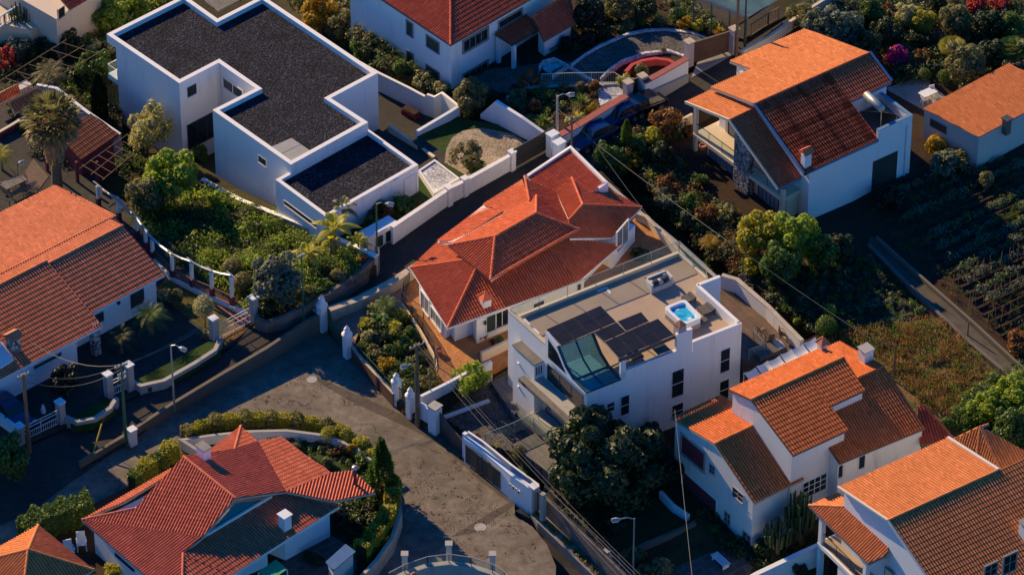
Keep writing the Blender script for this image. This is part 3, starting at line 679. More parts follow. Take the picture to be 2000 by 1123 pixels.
def gable(R0, R1, zr, F, B, fend=0, bend=0):
    """ridge px R0,R1 at zr; F / B: px of the front / back eave corner at ridge end (0 or 1). Returns F0,F1,B0,B1,r0,r1"""
    r0, r1 = P(*R0, zr), P(*R1, zr); a = math.degrees(atan2(r1.y-r0.y, r1.x-r0.x)); p = dv(a-90)
    f = vp(r1 if fend else r0, p, F); b = vp(r1 if bend else r0, p, B); d = r1-r0
    F0, F1 = (f-d, f) if fend else (f, f+d); B0, B1 = (b-d, b) if bend else (b, b+d)
    return F0, F1, B0, B1, r0, r1
def bg(root): return (root.location.x, root.location.y)
def pbox(parent, name, uvz, sx, sy, h, az, mat, extra=None):
    mb = MB(); mb.box(P(*uvz), sx, sy, h, az); return mb.build(name, mat, parent)
def chimney(parent, base, sx, sy, h, az, wall='white', top='tile_red', style='slab'):
    mb = MB(); base = Vector(base); mb.box(base-Vector((0, 0, .8)), sx, sy, h+.8, az); c = mb.build('chimney', MATS[wall], parent)
    t = MB(); T = base+Vector((0, 0, h))
    if style == 'slab': t.box(T, sx+.16, sy+.16, .07, az)
    elif style == 'pyramid':
        X = dv(az)*(sx/2+.12); Y = dv(az+90)*(sy/2+.12); q = [T-X-Y, T+X-Y, T+X+Y, T-X+Y, T+Vector((0, 0, .55))]
        t.add(q, [(0, 1, 4), (1, 2, 4), (2, 3, 4), (3, 0, 4), (3, 2, 1, 0)])
        for s in (0, 1, 2, 3): t.tube([q[s], q[4]], .05, 5)
    elif style == 'gable':
        for i in (-1, 0, 1): t.box(T+dv(az)*i*sx*.33, .09, sy, .22, az)
        X = dv(az)*(sx/2+.15); Y = dv(az+90)*(sy/2+.18); U = Vector((0, 0, .22))
        q = [T-X-Y+U, T+X-Y+U, T+X+Y+U, T-X+Y+U, T-X+U*2.6, T+X+U*2.6]
        t.add(q, [(0, 1, 5, 4), (2, 3, 4, 5), (0, 4, 3), (1, 2, 5), (3, 2, 1, 0)])
    t.build('chimney_cap', MATS[top], c); return c

# ================================================================= 1 modern white house with gravel roofs
def modern():
    zt = 4.6
    o = [(208, 67), (350, 163), (427, 123), (499, 173), (415, 215), (568, 322), (719, 239), (646, 192), (738, 143), (513, -8), (425, 37), (360, -9)]
    q = [P(*p, zt) for p in o]
    h = thing('modern_house', 'white flat roofed modern house with stepped parapets and dark gravel roofs', 'house', (q[3].x, q[3].y, -2.5))
    out = [(p.x, p.y) for p in q]; inn = inset(out, .36)
    # parapet ring: top, inner face; band under the overhanging end
    mb = MB(); n = len(out)
    ring = [(p[0], p[1], zt) for p in out]+[(p[0], p[1], zt) for p in inn]+[(p[0], p[1], zt-.5) for p in inn]+[(p[0], p[1], zt-.75) for p in out]
    fs = []
    for i in range(n):
        j = (i+1) % n; fs += [(i, j, n+j, n+i), (n+i, n+j, 2*n+j, 2*n+i), (3*n+i, 3*n+j, j, i)]
    mb.add(ring, fs)
    mb.build('parapet', MATS['white'], h)
    wl = list(out); d1 = (q[1]-q[0]).normalized()*1.05; wl[0] = (q[0].x+d1.x, q[0].y+d1.y); wl[11] = (q[11].x+d1.x, q[11].y+d1.y)
    mb = MB(); mb.prism(inset(wl, .004), -4.2, zt-.72); mb.build('wall', MATS['white'], h)
    mb = MB(); mb.prism([(p.x, p.y) for p in inset(out, .3)], zt-.7, zt-.42); mb.build('gravel_roof', MATS['roof_gravel'], h)
    # low garage wing
    zw = 3.75; l, f, r = P(538, 351, zw), P(637, 424, zw), P(817, 322, zw); t = l+(r-f)
    wq = [l, f, r, t]; wo = [(p.x, p.y) for p in wq]; wi = inset(wo, .3); n = 4
    mb = MB(); ring = [(p[0], p[1], zw) for p in wo]+[(p[0], p[1], zw) for p in wi]+[(p[0], p[1], zw-.35) for p in wi]+[(p[0], p[1], -1.5) for p in wo]
    fs = []
    for i in range(n):
        j = (i+1) % n; fs += [(i, j, n+j, n+i), (n+i, n+j, 2*n+j, 2*n+i), (3*n+i, 3*n+j, j, i)]
    mb.add(ring, fs); wg = mb.build('garage_wing', MATS['white'], h)
    mb = MB(); mb.prism([(p.x, p.y) for p in inset(wo, .25)], zw-.5, zw-.3); mb.build('gravel_roof', MATS['roof_gravel'], wg)
    # openings
    win(h, q[1], q[2], (365, 172), (384, 182), frame='white', fw=.05, proud=.03)
    win(h, q[1], q[2], (366, 246), (424, 262), frame='frame_dark', fw=.06, proud=.03, mull=2, name='dark_opening')  # dark pane stands in for the shaded undercroft opening
    win(h, q[2], q[3], (436, 152), (474, 195), frame='white', fw=.08, proud=.06, name='stair_window', mull=1)
    win(h, q[4], q[5], (505, 303), (520, 326), frame='white', fw=.05, proud=.04)
    win(h, l, f, (556, 392), (619, 446), frame='white', fw=.05, proud=.04, name='strip_window')
    win(h, f, r, (790, 352), (813, 384), frame='white', fw=.06, mat='white', name='garage_opening')
    pp = MB(); a = vp(q[1], (q[2]-q[1]).normalized(), (424, 134)); nn = (q[4]-q[3]).normalized()
    e = (q[2]-q[1]).normalized(); n1 = Vector((e.y, -e.x, 0))
    pp.tube([a+n1*.06, a+n1*.06-Vector((0, 0, 4.5))], .05, 6); pp.build('downpipe', MATS['white_metal'], h)
    # glazed balcony on the far side
    b0 = vp(P(*o[0], zt)+d1, (q[1]-q[0]).normalized(), (237, 151)); ob = -(q[2]-q[1]).normalized()*0
    outw = (q[0]-q[1]).normalized()
    Pm = q[0]+d1; bb = Vector((Pm.x, Pm.y, b0.z-1.0)); side = (q[2]-q[1]).normalized()
    mb = MB(); mb.hexa([bb, bb+side*3.2, bb+side*3.2+outw*1.2, bb+outw*1.2], ZUP*.45); bal = mb.build('balcony', MATS['white'], h)
    railing('balcony_rail', None, None, [bb+ZUP*.45+outw*0, bb+ZUP*.45+outw*1.15, bb+ZUP*.45+outw*1.15+side*3.1], .9, MATS['white_metal'], 1.3, bars=False, rails=1, glass=MATS['rail_glass'], parent=bal, world=True)
    # pale roof collectors
    A, B, C, D_ = P(530, 288, 4.35), P(569, 271, 4.45), P(606, 296, 4.45), P(571, 316, 4.35)
    for k in (0, 1):
        x0 = A.lerp(D_, k*.5+.012); x1 = A.lerp(D_, k*.5+.488); y0 = B.lerp(C, k*.5+.012); y1 = B.lerp(C, k*.5+.488)
        m2 = MB(); m2.hexa([x0, x1, y1, y0], ZUP*.07); m2.build('roof_hatch', M_plain('hatch_glass', (.34, .33, .29), .3), h)
    m2 = MB(); m2.box((A+C)/2-Vector((0, 0, .28)), 2.3, 1.7, .2, -47); m2.build('hatch_kerb', MATS['timber'], h)
    sb = MB(); s0 = vp(f, (r-f).normalized(), (773, 352)); nf = Vector(((r-f).y, -(r-f).x, 0)).normalized()
    sb.box(s0+nf*.06, .35, .12, .14, 43); sb.build('wall_lamp', MATS['lamp_lens'], h)
    # sunken timber deck seen beyond the notch
    mb = MB(); c = [P(380, -10, 1.0), P(425, 25, 1.0), P(480, -2, 1.0), P(440, -40, 1.0)]; mb.hexa(c, ZUP*.15); mb.build('roof_deck', MATS['grey_decking'], h)
modern()
def flower_box():
    h = thing('planter_bed', 'white edged raised bed of white gravel beside the modern garage', 'planter', P(848, 345, 1.3))
    q = [P(819, 333, 1.75), P(849, 313, 1.75), P(895, 348, 1.75), P(848, 376, 1.75)]
    mb = MB(); qq = q+[q[0]]; wall_mb(mb, qq, [1.2]*5, .16); mb.build('rim', MATS['white'], h)
    mb = MB(); i = inset([(p.x, p.y) for p in q], .1); mb.prism([(p.x, p.y) for p in i], 1.2, 1.66); mb.build('gravel', MATS['white_gravel'], h)
flower_box()
gwall('garden_wall', 'long white street wall with ribbed coping before the modern house', 'wall', [(1001, 300, 3.0), (908, 352, 2.85), (880, 366, 2.8), (775, 436, 2.75), (765, 443, 2.75)], [1.4, 1.2, 1.2, .9, .9], .22, MATS['white_paint'], MATS['white_paint'])
for i, (u, v, zt, lb) in enumerate([(1000, 297, 3.25, 'white gate pillar where the long street wall meets the dark gate'), (908, 349, 3.0, 'white wall pillar on the street, nearer the dark gate'), (877, 367, 2.95, 'white wall pillar on the street, nearer the planted meter boxes')]):
    p = P(u, v, zt); t = thing('wall_pillar', lb, 'pillar', (p.x, p.y, 1.2), 'pillars of the long white street wall')
    mb = MB(); mb.box((p.x, p.y, .8), .42, .42, zt-.8, 40); mb.build('shaft', MATS['white_paint'], t)
    mb = MB(); mb.box((p.x, p.y, zt), .54, .54, .1, 40); mb.build('cap', MATS['white_paint'], t)
def meter_wall():
    a, b = P(737, 487, .95), P(775, 465, 1.0); z = 2.95; t = thing('meter_wall', 'low white wall with two dark meter niches at the street corner', 'wall', a)
    d = b-a; d.z = 0; e = d.normalized(); n = Vector((-e.y, e.x, 0)); L = d.length
    mb = MB(); q = [a-e*.9, b, b+n*.9, a-e*.9+n*.9]; mb.hexa([Vector((p.x, p.y, .5)) for p in q], ZUP*1.9); mb.build('wall', MATS['white'], t)
    q = [a-e*.95-n*.05, b+e*.05-n*.05, b+e*.05+n*.95, a-e*.95+n*.95]; mb = MB(); mb.hexa([Vector((p.x, p.y, 2.4)) for p in q], ZUP*.12); mb.build('coping', MATS['white_blue'], t)
    for k in (0, 1):
        win_rect(t, a, e, -n, L*(.05+.5*k)-.25, L*(.05+.5*k)+.45, 1.1, 2.1, 'shutter', 'white', .04, name='meter_door', sill=False)
meter_wall()
gwall('boundary_wall', 'retaining wall with sunlit white coping between modern house and wild garden', 'wall', [(395, 349, -1.2), (430, 369, -1.0), (470, 390, -.3), (500, 402, .3), (560, 425, 1.0), (640, 457, 1.9), (700, 482, 2.6), (735, 500, 2.9)], -3.5, .3, MATS['grey_render'], MATS['white_paint'], .03, .08)
gwall('boundary_wall', 'tall white wall stepping round the sunken drive beside modern house', 'wall', [(700, 120, 1.1), (739, 142, 1.1), (800, 172, 1.1), (830, 188, 1.1), (834, 184, 1.35), (848, 189, 1.35), (863, 181, 1.7), (896, 207, 1.9)], -.8, .22, MATS['white'], None)
gwall('boundary_wall', 'low white wall with flat top edging the round cobbled drive', 'wall', [(813, 257, 1.7), (877, 219, 2.1), (896, 207, 2.1)], -.6, .22, MATS['white'], MATS['white_blue'], .02, .04)
gwall('boundary_wall', 'sloping blue-white wall behind the round cobbled drive', 'wall', [(940, 222, 1.6), (969, 197, 3.3), (1020, 229, 3.1), (1067, 262, 2.6)], 1.2, .24, MATS['white'], MATS['white'], .02, .04)
gwall('driveway_kerb', 'narrow pale kerb along the ramp down to the garage', 'kerb', [(760, 244, .9), (800, 272, 1.15), (848, 306, 1.45)], -.4, .25, MATS['cream'], None)
def modern_gate():
    a, b = P(1003, 330, 1.6), P(1082, 285, 1.75); t = thing('sliding_gate', 'dark slatted sliding gate between white pillars on the upper street', 'gate', a)
    mb = MB(); mb.bar(a+ZUP*.95, b+ZUP*.95, .08, 1.7); mb.build('panel', MATS['frame_dark'], t)
    mb = MB()
    for k in range(8): mb.bar(a+ZUP*(.2+k*.21)+Vector((.03, -.05, 0)), b+ZUP*(.2+k*.21)+Vector((.03, -.05, 0)), .03, .14)
    mb.build('slats', M_plain('gate_slat', (.035, .03, .03), .5), t)
    for u, v, lb in ((1079, 262, 'white box pillar at the far end of the dark sliding gate'), (1092, 278, 'pale gate pillar beside the red coped wall')):
        p = P(u, v, 3.7); w_ = thing('gate_pillar', lb, 'pillar', (p.x, p.y, 1.7)); mb = MB(); mb.box((p.x, p.y, 1.5), .75, .6, 2.2, 40); mb.build('shaft', MATS['white_blue'], w_)
        mb = MB(); mb.box((p.x, p.y, 3.7), .85, .7, .08, 40); mb.build('cap', MATS['white_blue'], w_)
modern_gate()

# ================================================================= 2 tall white house, top centre
def tall_house():
    c = P(880, 88, 6.0); dl, dr = dv(131.5), dv(45); L1, L2 = 13.0, 12.0
    h = thing('villa', 'two storey white villa with a red hipped roof above the curved forecourt', 'house', (c.x, c.y, 1.2))
    a = c+dl*L1; b = c+dr*L2; d = a+dr*L2; k = .40
    s = L1/2; ap0 = c+dl*s+dr*s*.92; ap0.z = 6+s*k; 
    ap = (c+b+a+d)/4; ap.z = 6+6*k
    roof(h, [H(a, c, ap), H(c, b, ap), H(b, d, ap), H(d, a, ap)], MATS['tile_hamlet'], [(c, ap), (b, ap), (a, ap)], MATS['fascia_dark'], .18)
    q = [c, b, d, a]; i = inset([(p.x, p.y) for p in q], .55); mb = MB(); mb.prism(i, -.6, 5.95); mb.build('wall', MATS['white'], h)
    cc, bb, aa = i[0], i[1], i[3]
    mb = MB()
    for (p0, p1) in ((cc, bb), (cc, aa)):       # dark rafter ends under the eaves
        n_ = int((p1-p0).length/.3); e = (p1-p0).normalized(); nn = Vector((e.y, -e.x, 0)); nn = nn if nn.y < 0 else -nn
        for j in range(n_): x = p0+e*(j+.5)*.3; mb.bar(Vector((x.x, x.y, 5.86))-nn*.0, Vector((x.x, x.y, 5.86))+nn*.5, .1, .12)
    mb.build('rafter_ends', MATS['fascia_dark'], h)
    F = dict(frame='frame_stone', fw=.12)
    win(h, cc, aa, (795, 41), (806, 72), mat='shutter', **F); win(h, cc, aa, (834, 70), (857, 104), mat='shutter', **F)
    win(h, cc, aa, (796, 100), (807, 131), mat='shutter', **F); win(h, cc, aa, (834, 128), (857, 160), mat='shutter', **F)
    win(h, cc, bb, (906, 82), (951, 75), mat='glass', frame='frame_stone', fw=.2, mull=3); win(h, cc, bb, (906, 147), (951, 132), mat='glass', frame='frame_stone', fw=.18, mull=3)
    # porch: flat tiled hood on white posts
    z = 4.3; p0, p1, p2, p3 = P(967, 66, z), P(1000, 87, z-.35), P(1062, 53, z-.35), P(1028, 29, z)
    hood = roof(h, [H(p1, p2, p3, p0)], MATS['tile_hamlet'], [], MATS['frame_dark'], .22)
    for pp in (p1, p2, p1.lerp(p0, .9)): mb = MB(); mb.box((pp.x+.14, pp.y+.15, 1.3), .28, .28, pp.z-1.5, 45); ps = mb.build('porch_post', MATS['white'], h)
    mb = MB(); x = inset([(p.x, p.y) for p in (p1, p2, p3, p0)], .25); mb.prism(x, 3.55, 3.75); mb.build('porch_beam', MATS['white'], h)
    # lower side roof, to the right of the porch
    z = 3.6; e0, e1 = P(1062, 80, z), P(1125, 44, z); t0, t1 = P(1040, 34, z+1.3), P(1112, -10, z+1.3)
    roof(h, [H(e0, e1, t1, t0)], MATS['tile_hamlet'], [(t0, t1)], MATS['fascia_dark'], .2)
    ii = inset([(p.x, p.y) for p in (e0, e1, t1, t0)], .35); mb = MB(); mb.prism(ii, 0.5, [3.5, 3.5, 4.5, 4.5]); mb.build('side_wall', MATS['white'], h)
    win(h, ii[0], ii[1], (1075, 97), (1098, 84), frame='frame_stone', fw=.1)
    # arched dark window over the porch
    win(h, cc, bb, (975, 44), (1018, 30), mat='glass', frame='frame_stone', fw=.16, name='stair_window')
    mb = MB(); q0 = vp(cc, (bb-cc).normalized(), (1040, 8)); nn = Vector((.7, -.7, 0)); mb.lathe(q0, [(.35, 0), (.35, .02)], 12)
tall_house()

# ================================================================= 3 right-hand house with the solar tank
def solar_house():
    F0, F1, B0, B1, r0, r1 = gable((1473, 204), (1698, 104), 7.6, (1572, 338), (1388, 171))
    e = (r1-r0).normalized(); e = Vector((e.x, e.y, 0)); p = Vector((e.y, -e.x, 0))    # p towards the viewer
    h = thing('gable_house', 'large white gabled house with orange and dark red slopes and a solar tank', 'house', (r0.x, r0.y, 0))
    def onback(uv): return plane_hit(plane_of([r0, B0, B1]), uv)
    def onfront(uv): return plane_hit(plane_of([r0, F0, F1]), uv)
    b0 = onback((1388, 171)); b1 = onback((1468, 137)); b2 = onback((1425, 120)); b3 = onback((1573, 57)); m = onback((1553, 168))
    f1 = onfront((1741, 161)); f2 = onfront((1661, 199)); f3 = onfront((1715, 274)); f0 = onfront((1571, 340))
    top = onfront((1661-22, 199-33))
    tm = r0.lerp(r1, .62)
    L = (r1-r0).length
    s2 = (f2-r0).dot(e); rs = r0+e*s2
    mm = r0+e*((b1-b0).dot(e)); b1 = b0+e*((b1-b0).dot(e)); 
    roof(h, [H(b0, b1, mm, r0), H(b2, b3, r1, mm)], MATS['tile_orange'], [], MATS['fascia_stone'], .2)  # sun-facing slopes in the lighter tile: sunlight put into the colour
    fx = f3-e*((f3-rs).dot(e)); s3 = r0+e*((f3-r0).dot(e))
    f2b = f2; a0 = f0; a1 = f3
    roof(h, [H(r0, rs, a1-e*((a1-rs).dot(e)), a0), H(rs, s3, f3, f3-e*((f3-rs).dot(e))) if (f3-rs).dot(e) > .3 else H(r0, rs, a1, a0), H(s3 if (f3-rs).dot(e) > .3 else rs, r1, f1, f2)], MATS['tile_red'], [(r0, r1)], MATS['fascia_blue'], .2)  # same roof, darker red away from the sun: shade put into the colour
    # walls: a main block and the flat box with the tank terrace
    bx = P(1783, 226, 5.8)
    def uvp(q): return ((q-r0).dot(e), (q-r0).dot(p))
    sbx, dbx = uvp(bx); d = dbx-.02; back = uvp(b3)[1]+.6
    def W(s, t): v = r0+e*s+p*t; return (v.x, v.y)
    sL = .45; zf = zplane(plane_of([r0, F0, F1]), *W(sL, d-.0))-.25; zb = zplane(plane_of([r0, B0, B1]), *W(sL, back))-.25
    sR = (f3-r0).dot(e)-.1
    bk1 = uvp(b0)[1]+.6; sM = (mm-r0).dot(e)+.15; zb1 = zplane(plane_of([r0, B0, B1]), *W(sL, bk1))-.25
    mb = MB(); mb.prism([W(sL, bk1), W(sL, 0), W(sL, d), W(sR, d), W(sR, 0), W(sR, bk1)], -.5, [zb1, 7.35, zf, zf, 7.35, zb1]); mb.build('wall', MATS['white'], h)
    mb = MB(); mb.prism([W(sM, back), W(sM, bk1+.1), W(sR+.1, bk1+.1), W(sR+.1, back)], -.5, [zb, zb1-.1, zb1-.1, zb]); mb.build('wall', MATS['white'], h)
    sE = (r1-r0).dot(e)-.3; dm = (f2-r0).dot(p)-.25; zm = zplane(plane_of([r0, F0, F1]), *W(sR, dm))-.25
    mb = MB(); mb.prism([W(sR, back), W(sR, 0), W(sR, dm), W(sE, dm), W(sE, 0), W(sE, back)], -.5, [zb, 7.35, zm, zm, 7.35, zb]); mb.build('wall', MATS['white'], h)
    # box with low parapet
    q = [W(sR, dm), W(sR, d+.005), W(sbx, d+.005), W(sbx, dm)]
    mb = MB(); mb.prism(q, -.5, 5.0); mb.build('tank_terrace', MATS['white'], h)
    pa = MB(); tp = [Vector((x[0], x[1], 5.8)) for x in (W(sR+.12, d-.115), W(sbx-.12, d-.115), W(sbx-.12, dm+.1))]
    wall_mb(pa, tp, [4.99]*3, .22); pr = pa.build('parapet', MATS['white'], h)
    tp = [t+Vector((0, 0, .05)) for t in tp]; ca = MB(); wall_mb(ca, tp, [5.8]*3, .28); ca.build('coping', MATS['fascia_blue'], pr)
    fl = MB(); fl.prism(inset(q, .23), 4.95, 5.03); fl.build('terrace_floor', MATS['frame_dark'], h)
    # gutter along the verge
    for q_ in ((r0+ZUP*.1-e*.05, f0+ZUP*.1-e*.05), (r1+ZUP*.12+e*.05, f1+ZUP*.12+e*.05)): g = MB(); g.bar(q_[0], q_[1], .16, .1); g.build('verge_gutter', MATS['fascia_blue'], h)
    fw = Vector((*W(sL, d+.005), 0)); fe = Vector((*W(sbx, d+.005), 0))
    win(h, fw, fe, (1706, 317), (1748, 356), mat='shutter', frame='frame_dark', fw=.05, mull=1, name='garage_door')
    dp = MB(); x = vp(fw, e, (1771, 240)); x = Vector((x.x, x.y, 0))+p*.08; dp.tube([x, x+ZUP*5.2], .05, 6); dp.build('downpipe', MATS['white_metal'], h)
    pl = MB(); pl.bar(Vector((fw.x, fw.y, .1))+p*.3, Vector((fe.x, fe.y, .1))+p*.3+e*.3, .5, .2); pl.build('plinth', MATS['concrete'], h)
    # front wing with balcony
    G0, G1, C0, C1, s0, s1 = gable((1425, 235), (1473, 212), 6.8, (1520, 369), (1339, 200))
    e2 = (s1-s0).normalized(); w = 3.6; s1 = s0+e2*w; G1 = G0+e2*w; C1 = C0+e2*w
    roof(h, [H(C0, C1, s1, s0), ], MATS['tile_orange'], [], MATS['fascia_stone'], .18)  # sunlit side of the wing, light painted in by the orange tile
    roof(h, [H(s0, s1, G1, G0)], MATS['tile_red'], [(s0, s1)], MATS['fascia_blue'], .18)  # shaded side of the wing, shade painted in by the red tile
    for q_ in (G0, C0): g = MB(); g.bar(s0-e2*.04, q_-e2*.04, .1, .22); g.build('bargeboard', MATS['cream'], h)
    p2 = Vector((e2.y, -e2.x, 0)); c0 = P(1356, 318, 0)
    o_ = Vector((c0.x, c0.y, 0)); run = (G0-C0).dot(p2)-.5
    # balcony slab, columns, back wall
    fx = o_; gx = o_+p2*run
    def B3(t, s, z): v = o_+p2*t+e2*s; return Vector((v.x, v.y, z))
    mb = MB(); mb.hexa([B3(-.1, -.15, 2.45), B3(run, -.15, 2.45), B3(run, w, 2.45), B3(-.1, w, 2.45)], ZUP*.3); bal = mb.build('balcony', MATS['cream'], h)
    for t_, z_ in ((0, 5.2), (run-.15, 3.5)): cm = MB(); cm.box(B3(t_, .05, 0), .28, .28, z_, -52); cm.build('column', MATS['cream'], h)
    pls = [plane_of([s0, G0, G1]), plane_of([s0, C0, C1])]
    zz = lambda v: min(zplane(q_, v.x, v.y) for q_ in pls)-.2
    sb = 1.9; pts = [B3(t, sb, 0) for t in (1.2, (s0-o_).dot(p2), run-.1)]; pb = [B3(t, w, 0) for t in (run-.1, (s0-o_).dot(p2), 1.2)]
    al = pts+pb; mb = MB(); mb.prism([(v.x, v.y) for v in al], -.3, [zz(v) for v in al]); mb.build('gable_wall', MATS['beige'], h)
    st = MB(); a = B3((s0-o_).dot(p2)+.2, -.2, 0); st.hexa([a, a+p2*1.7, a+p2*1.7+e2*.5, a+e2*.5], ZUP*(zz(a+p2*1.7)-.05)); st.build('stone_pier', MATS['facade_stone'], h)
    railing('balcony_rail', None, None, [B3(.1, 0, 2.75), B3((s0-o_).dot(p2)+.1, 0, 2.75)], .95, MATS['iron'], 1.6, bars=False, rails=1, glass=MATS['rail_glass'], parent=bal, world=True)
    railing('balcony_rail', None, None, [B3((s0-o_).dot(p2)+2.0, 0, 2.75), B3(run-.1, 0, 2.75), B3(run-.1, 1.8, 2.75)], .9, MATS['iron'], 1.6, bars=False, rails=1, glass=MATS['rail_glass'], parent=bal, world=True)
    A = B3(0, sb-.0, 0)
    mb = MB(); lo = [B3(.9, .5, 0), B3(run-.2, .5, 0), B3(run-.2, 2.0, 0), B3(.9, 2.0, 0)]; mb.prism([(v.x, v.y) for v in lo], -.3, 2.44); mb.build('ground_floor_wall', MATS['cream'], h)
    for t0, t1 in ((1.2, 4.4), (6.8, 9.0)):
        win_rect(h, B3(0, .5, 0), p2, -e2, t0, t1, .15, 2.25, 'curtain_glass', 'frame_dark', .06, mull=4, name='patio_door', proud=.06, sill=False)
    for t0, t1 in ((1.6, 3.6), (7.0, 8.2)):
        win_rect(h, A, p2, -e2, t0, t1, 2.85, 4.0 if t0 > 5 else 4.7, 'curtain_glass', 'frame_dark', .06, mull=1, name='balcony_door', proud=.06, sill=False)
    chimney(h, onfront((1574, 322)), .6, .5, 1.0, 36, 'white', 'tile_red', 'gable')
    # small post and roof stub near the street
    cm = MB(); x = onback((1440, 132)); cm.box((x.x+.3, x.y-.3, 1), .3, .3, x.z-1.2, 36); cm.build('column', MATS['cream'], h)
    # solar water heater
    t = thing('solar_water_heater', 'silver solar hot water tank on a frame over its panel, roof terrace', 'solar heater', Vector((*W((sR+sbx)/2, (d+dm)/2), 5.03)))
    A1, A2 = P(1692, 185, 6.6), P(1722, 213, 6.6); cyl = MB(); dd = (A2-A1).normalized()
    cyl.tube([A1-dd*.08, A1, A2, A2+dd*.08], [.18, .3, .3, .18], 16); cyl.build('tank', MATS['galvanised'], t, True)
    pn = MB(); s_ = e*1.7; q0 = A1-ZUP*.3; q1 = A2-ZUP*.3; r_ = Vector((e.x*1.5, e.y*1.5, -1.0)); pn.hexa([q0, q1, q1+r_, q0+r_], (0, 0, .07)); pn.build('collector', MATS['glass'], t)
    lg = MB()
    for q_ in (q0, q1, q0+r_, q1+r_): lg.bar(Vector((q_.x, q_.y, 5.03)), q_, .05, .05)
    lg.bar(Vector((q0.x, q0.y, 5.1)), q1, .04, .04); lg.build('frame', MATS['galvanised'], t)
def plane_hit(pl, uv):
    c, n = pl; d = ray(*uv); return CAM + d*(n.dot(c-CAM)/n.dot(d))
solar_house()

# ================================================================= 4 small garage block on the right edge
def garage_block():
    c = P(1912, 270, 3.3); lft = vp(c, dv(136), (1803, 213)); e = dv(40); L = 9.0
    h = thing('garage', 'low white garage block with a single orange tiled slope', 'garage', (c.x, c.y, 0))
    a0 = lft; a1 = lft+e*L; c1 = c+e*L
    roof(h, [H(a0, a1, c1, c)], MATS['tile_orange'], [], MATS['garage_render'], .15)
    q = inset([(p.x, p.y) for p in (c, c1, a1, a0)], .08)
    mb = MB(); mb.prism(q, -.5, [c.z-.16, c1.z-.16, a1.z-.16, a0.z-.16]); mb.build('wall', MATS['garage_render'], h)
    win(h, q[0], q[3], (1818, 232), (1848, 262), mat='shutter', frame='frame_stone', fw=.06, name='garage_door', sill=False)
    x = plane_hit(plane_of([a0, a1, c1]), (1966, 244)); chimney(h, x, .5, .5, .55, 40, 'dark_stone', 'frame_dark')
garage_block()
def on(f, uv): return plane_hit(plane_of(f), uv)
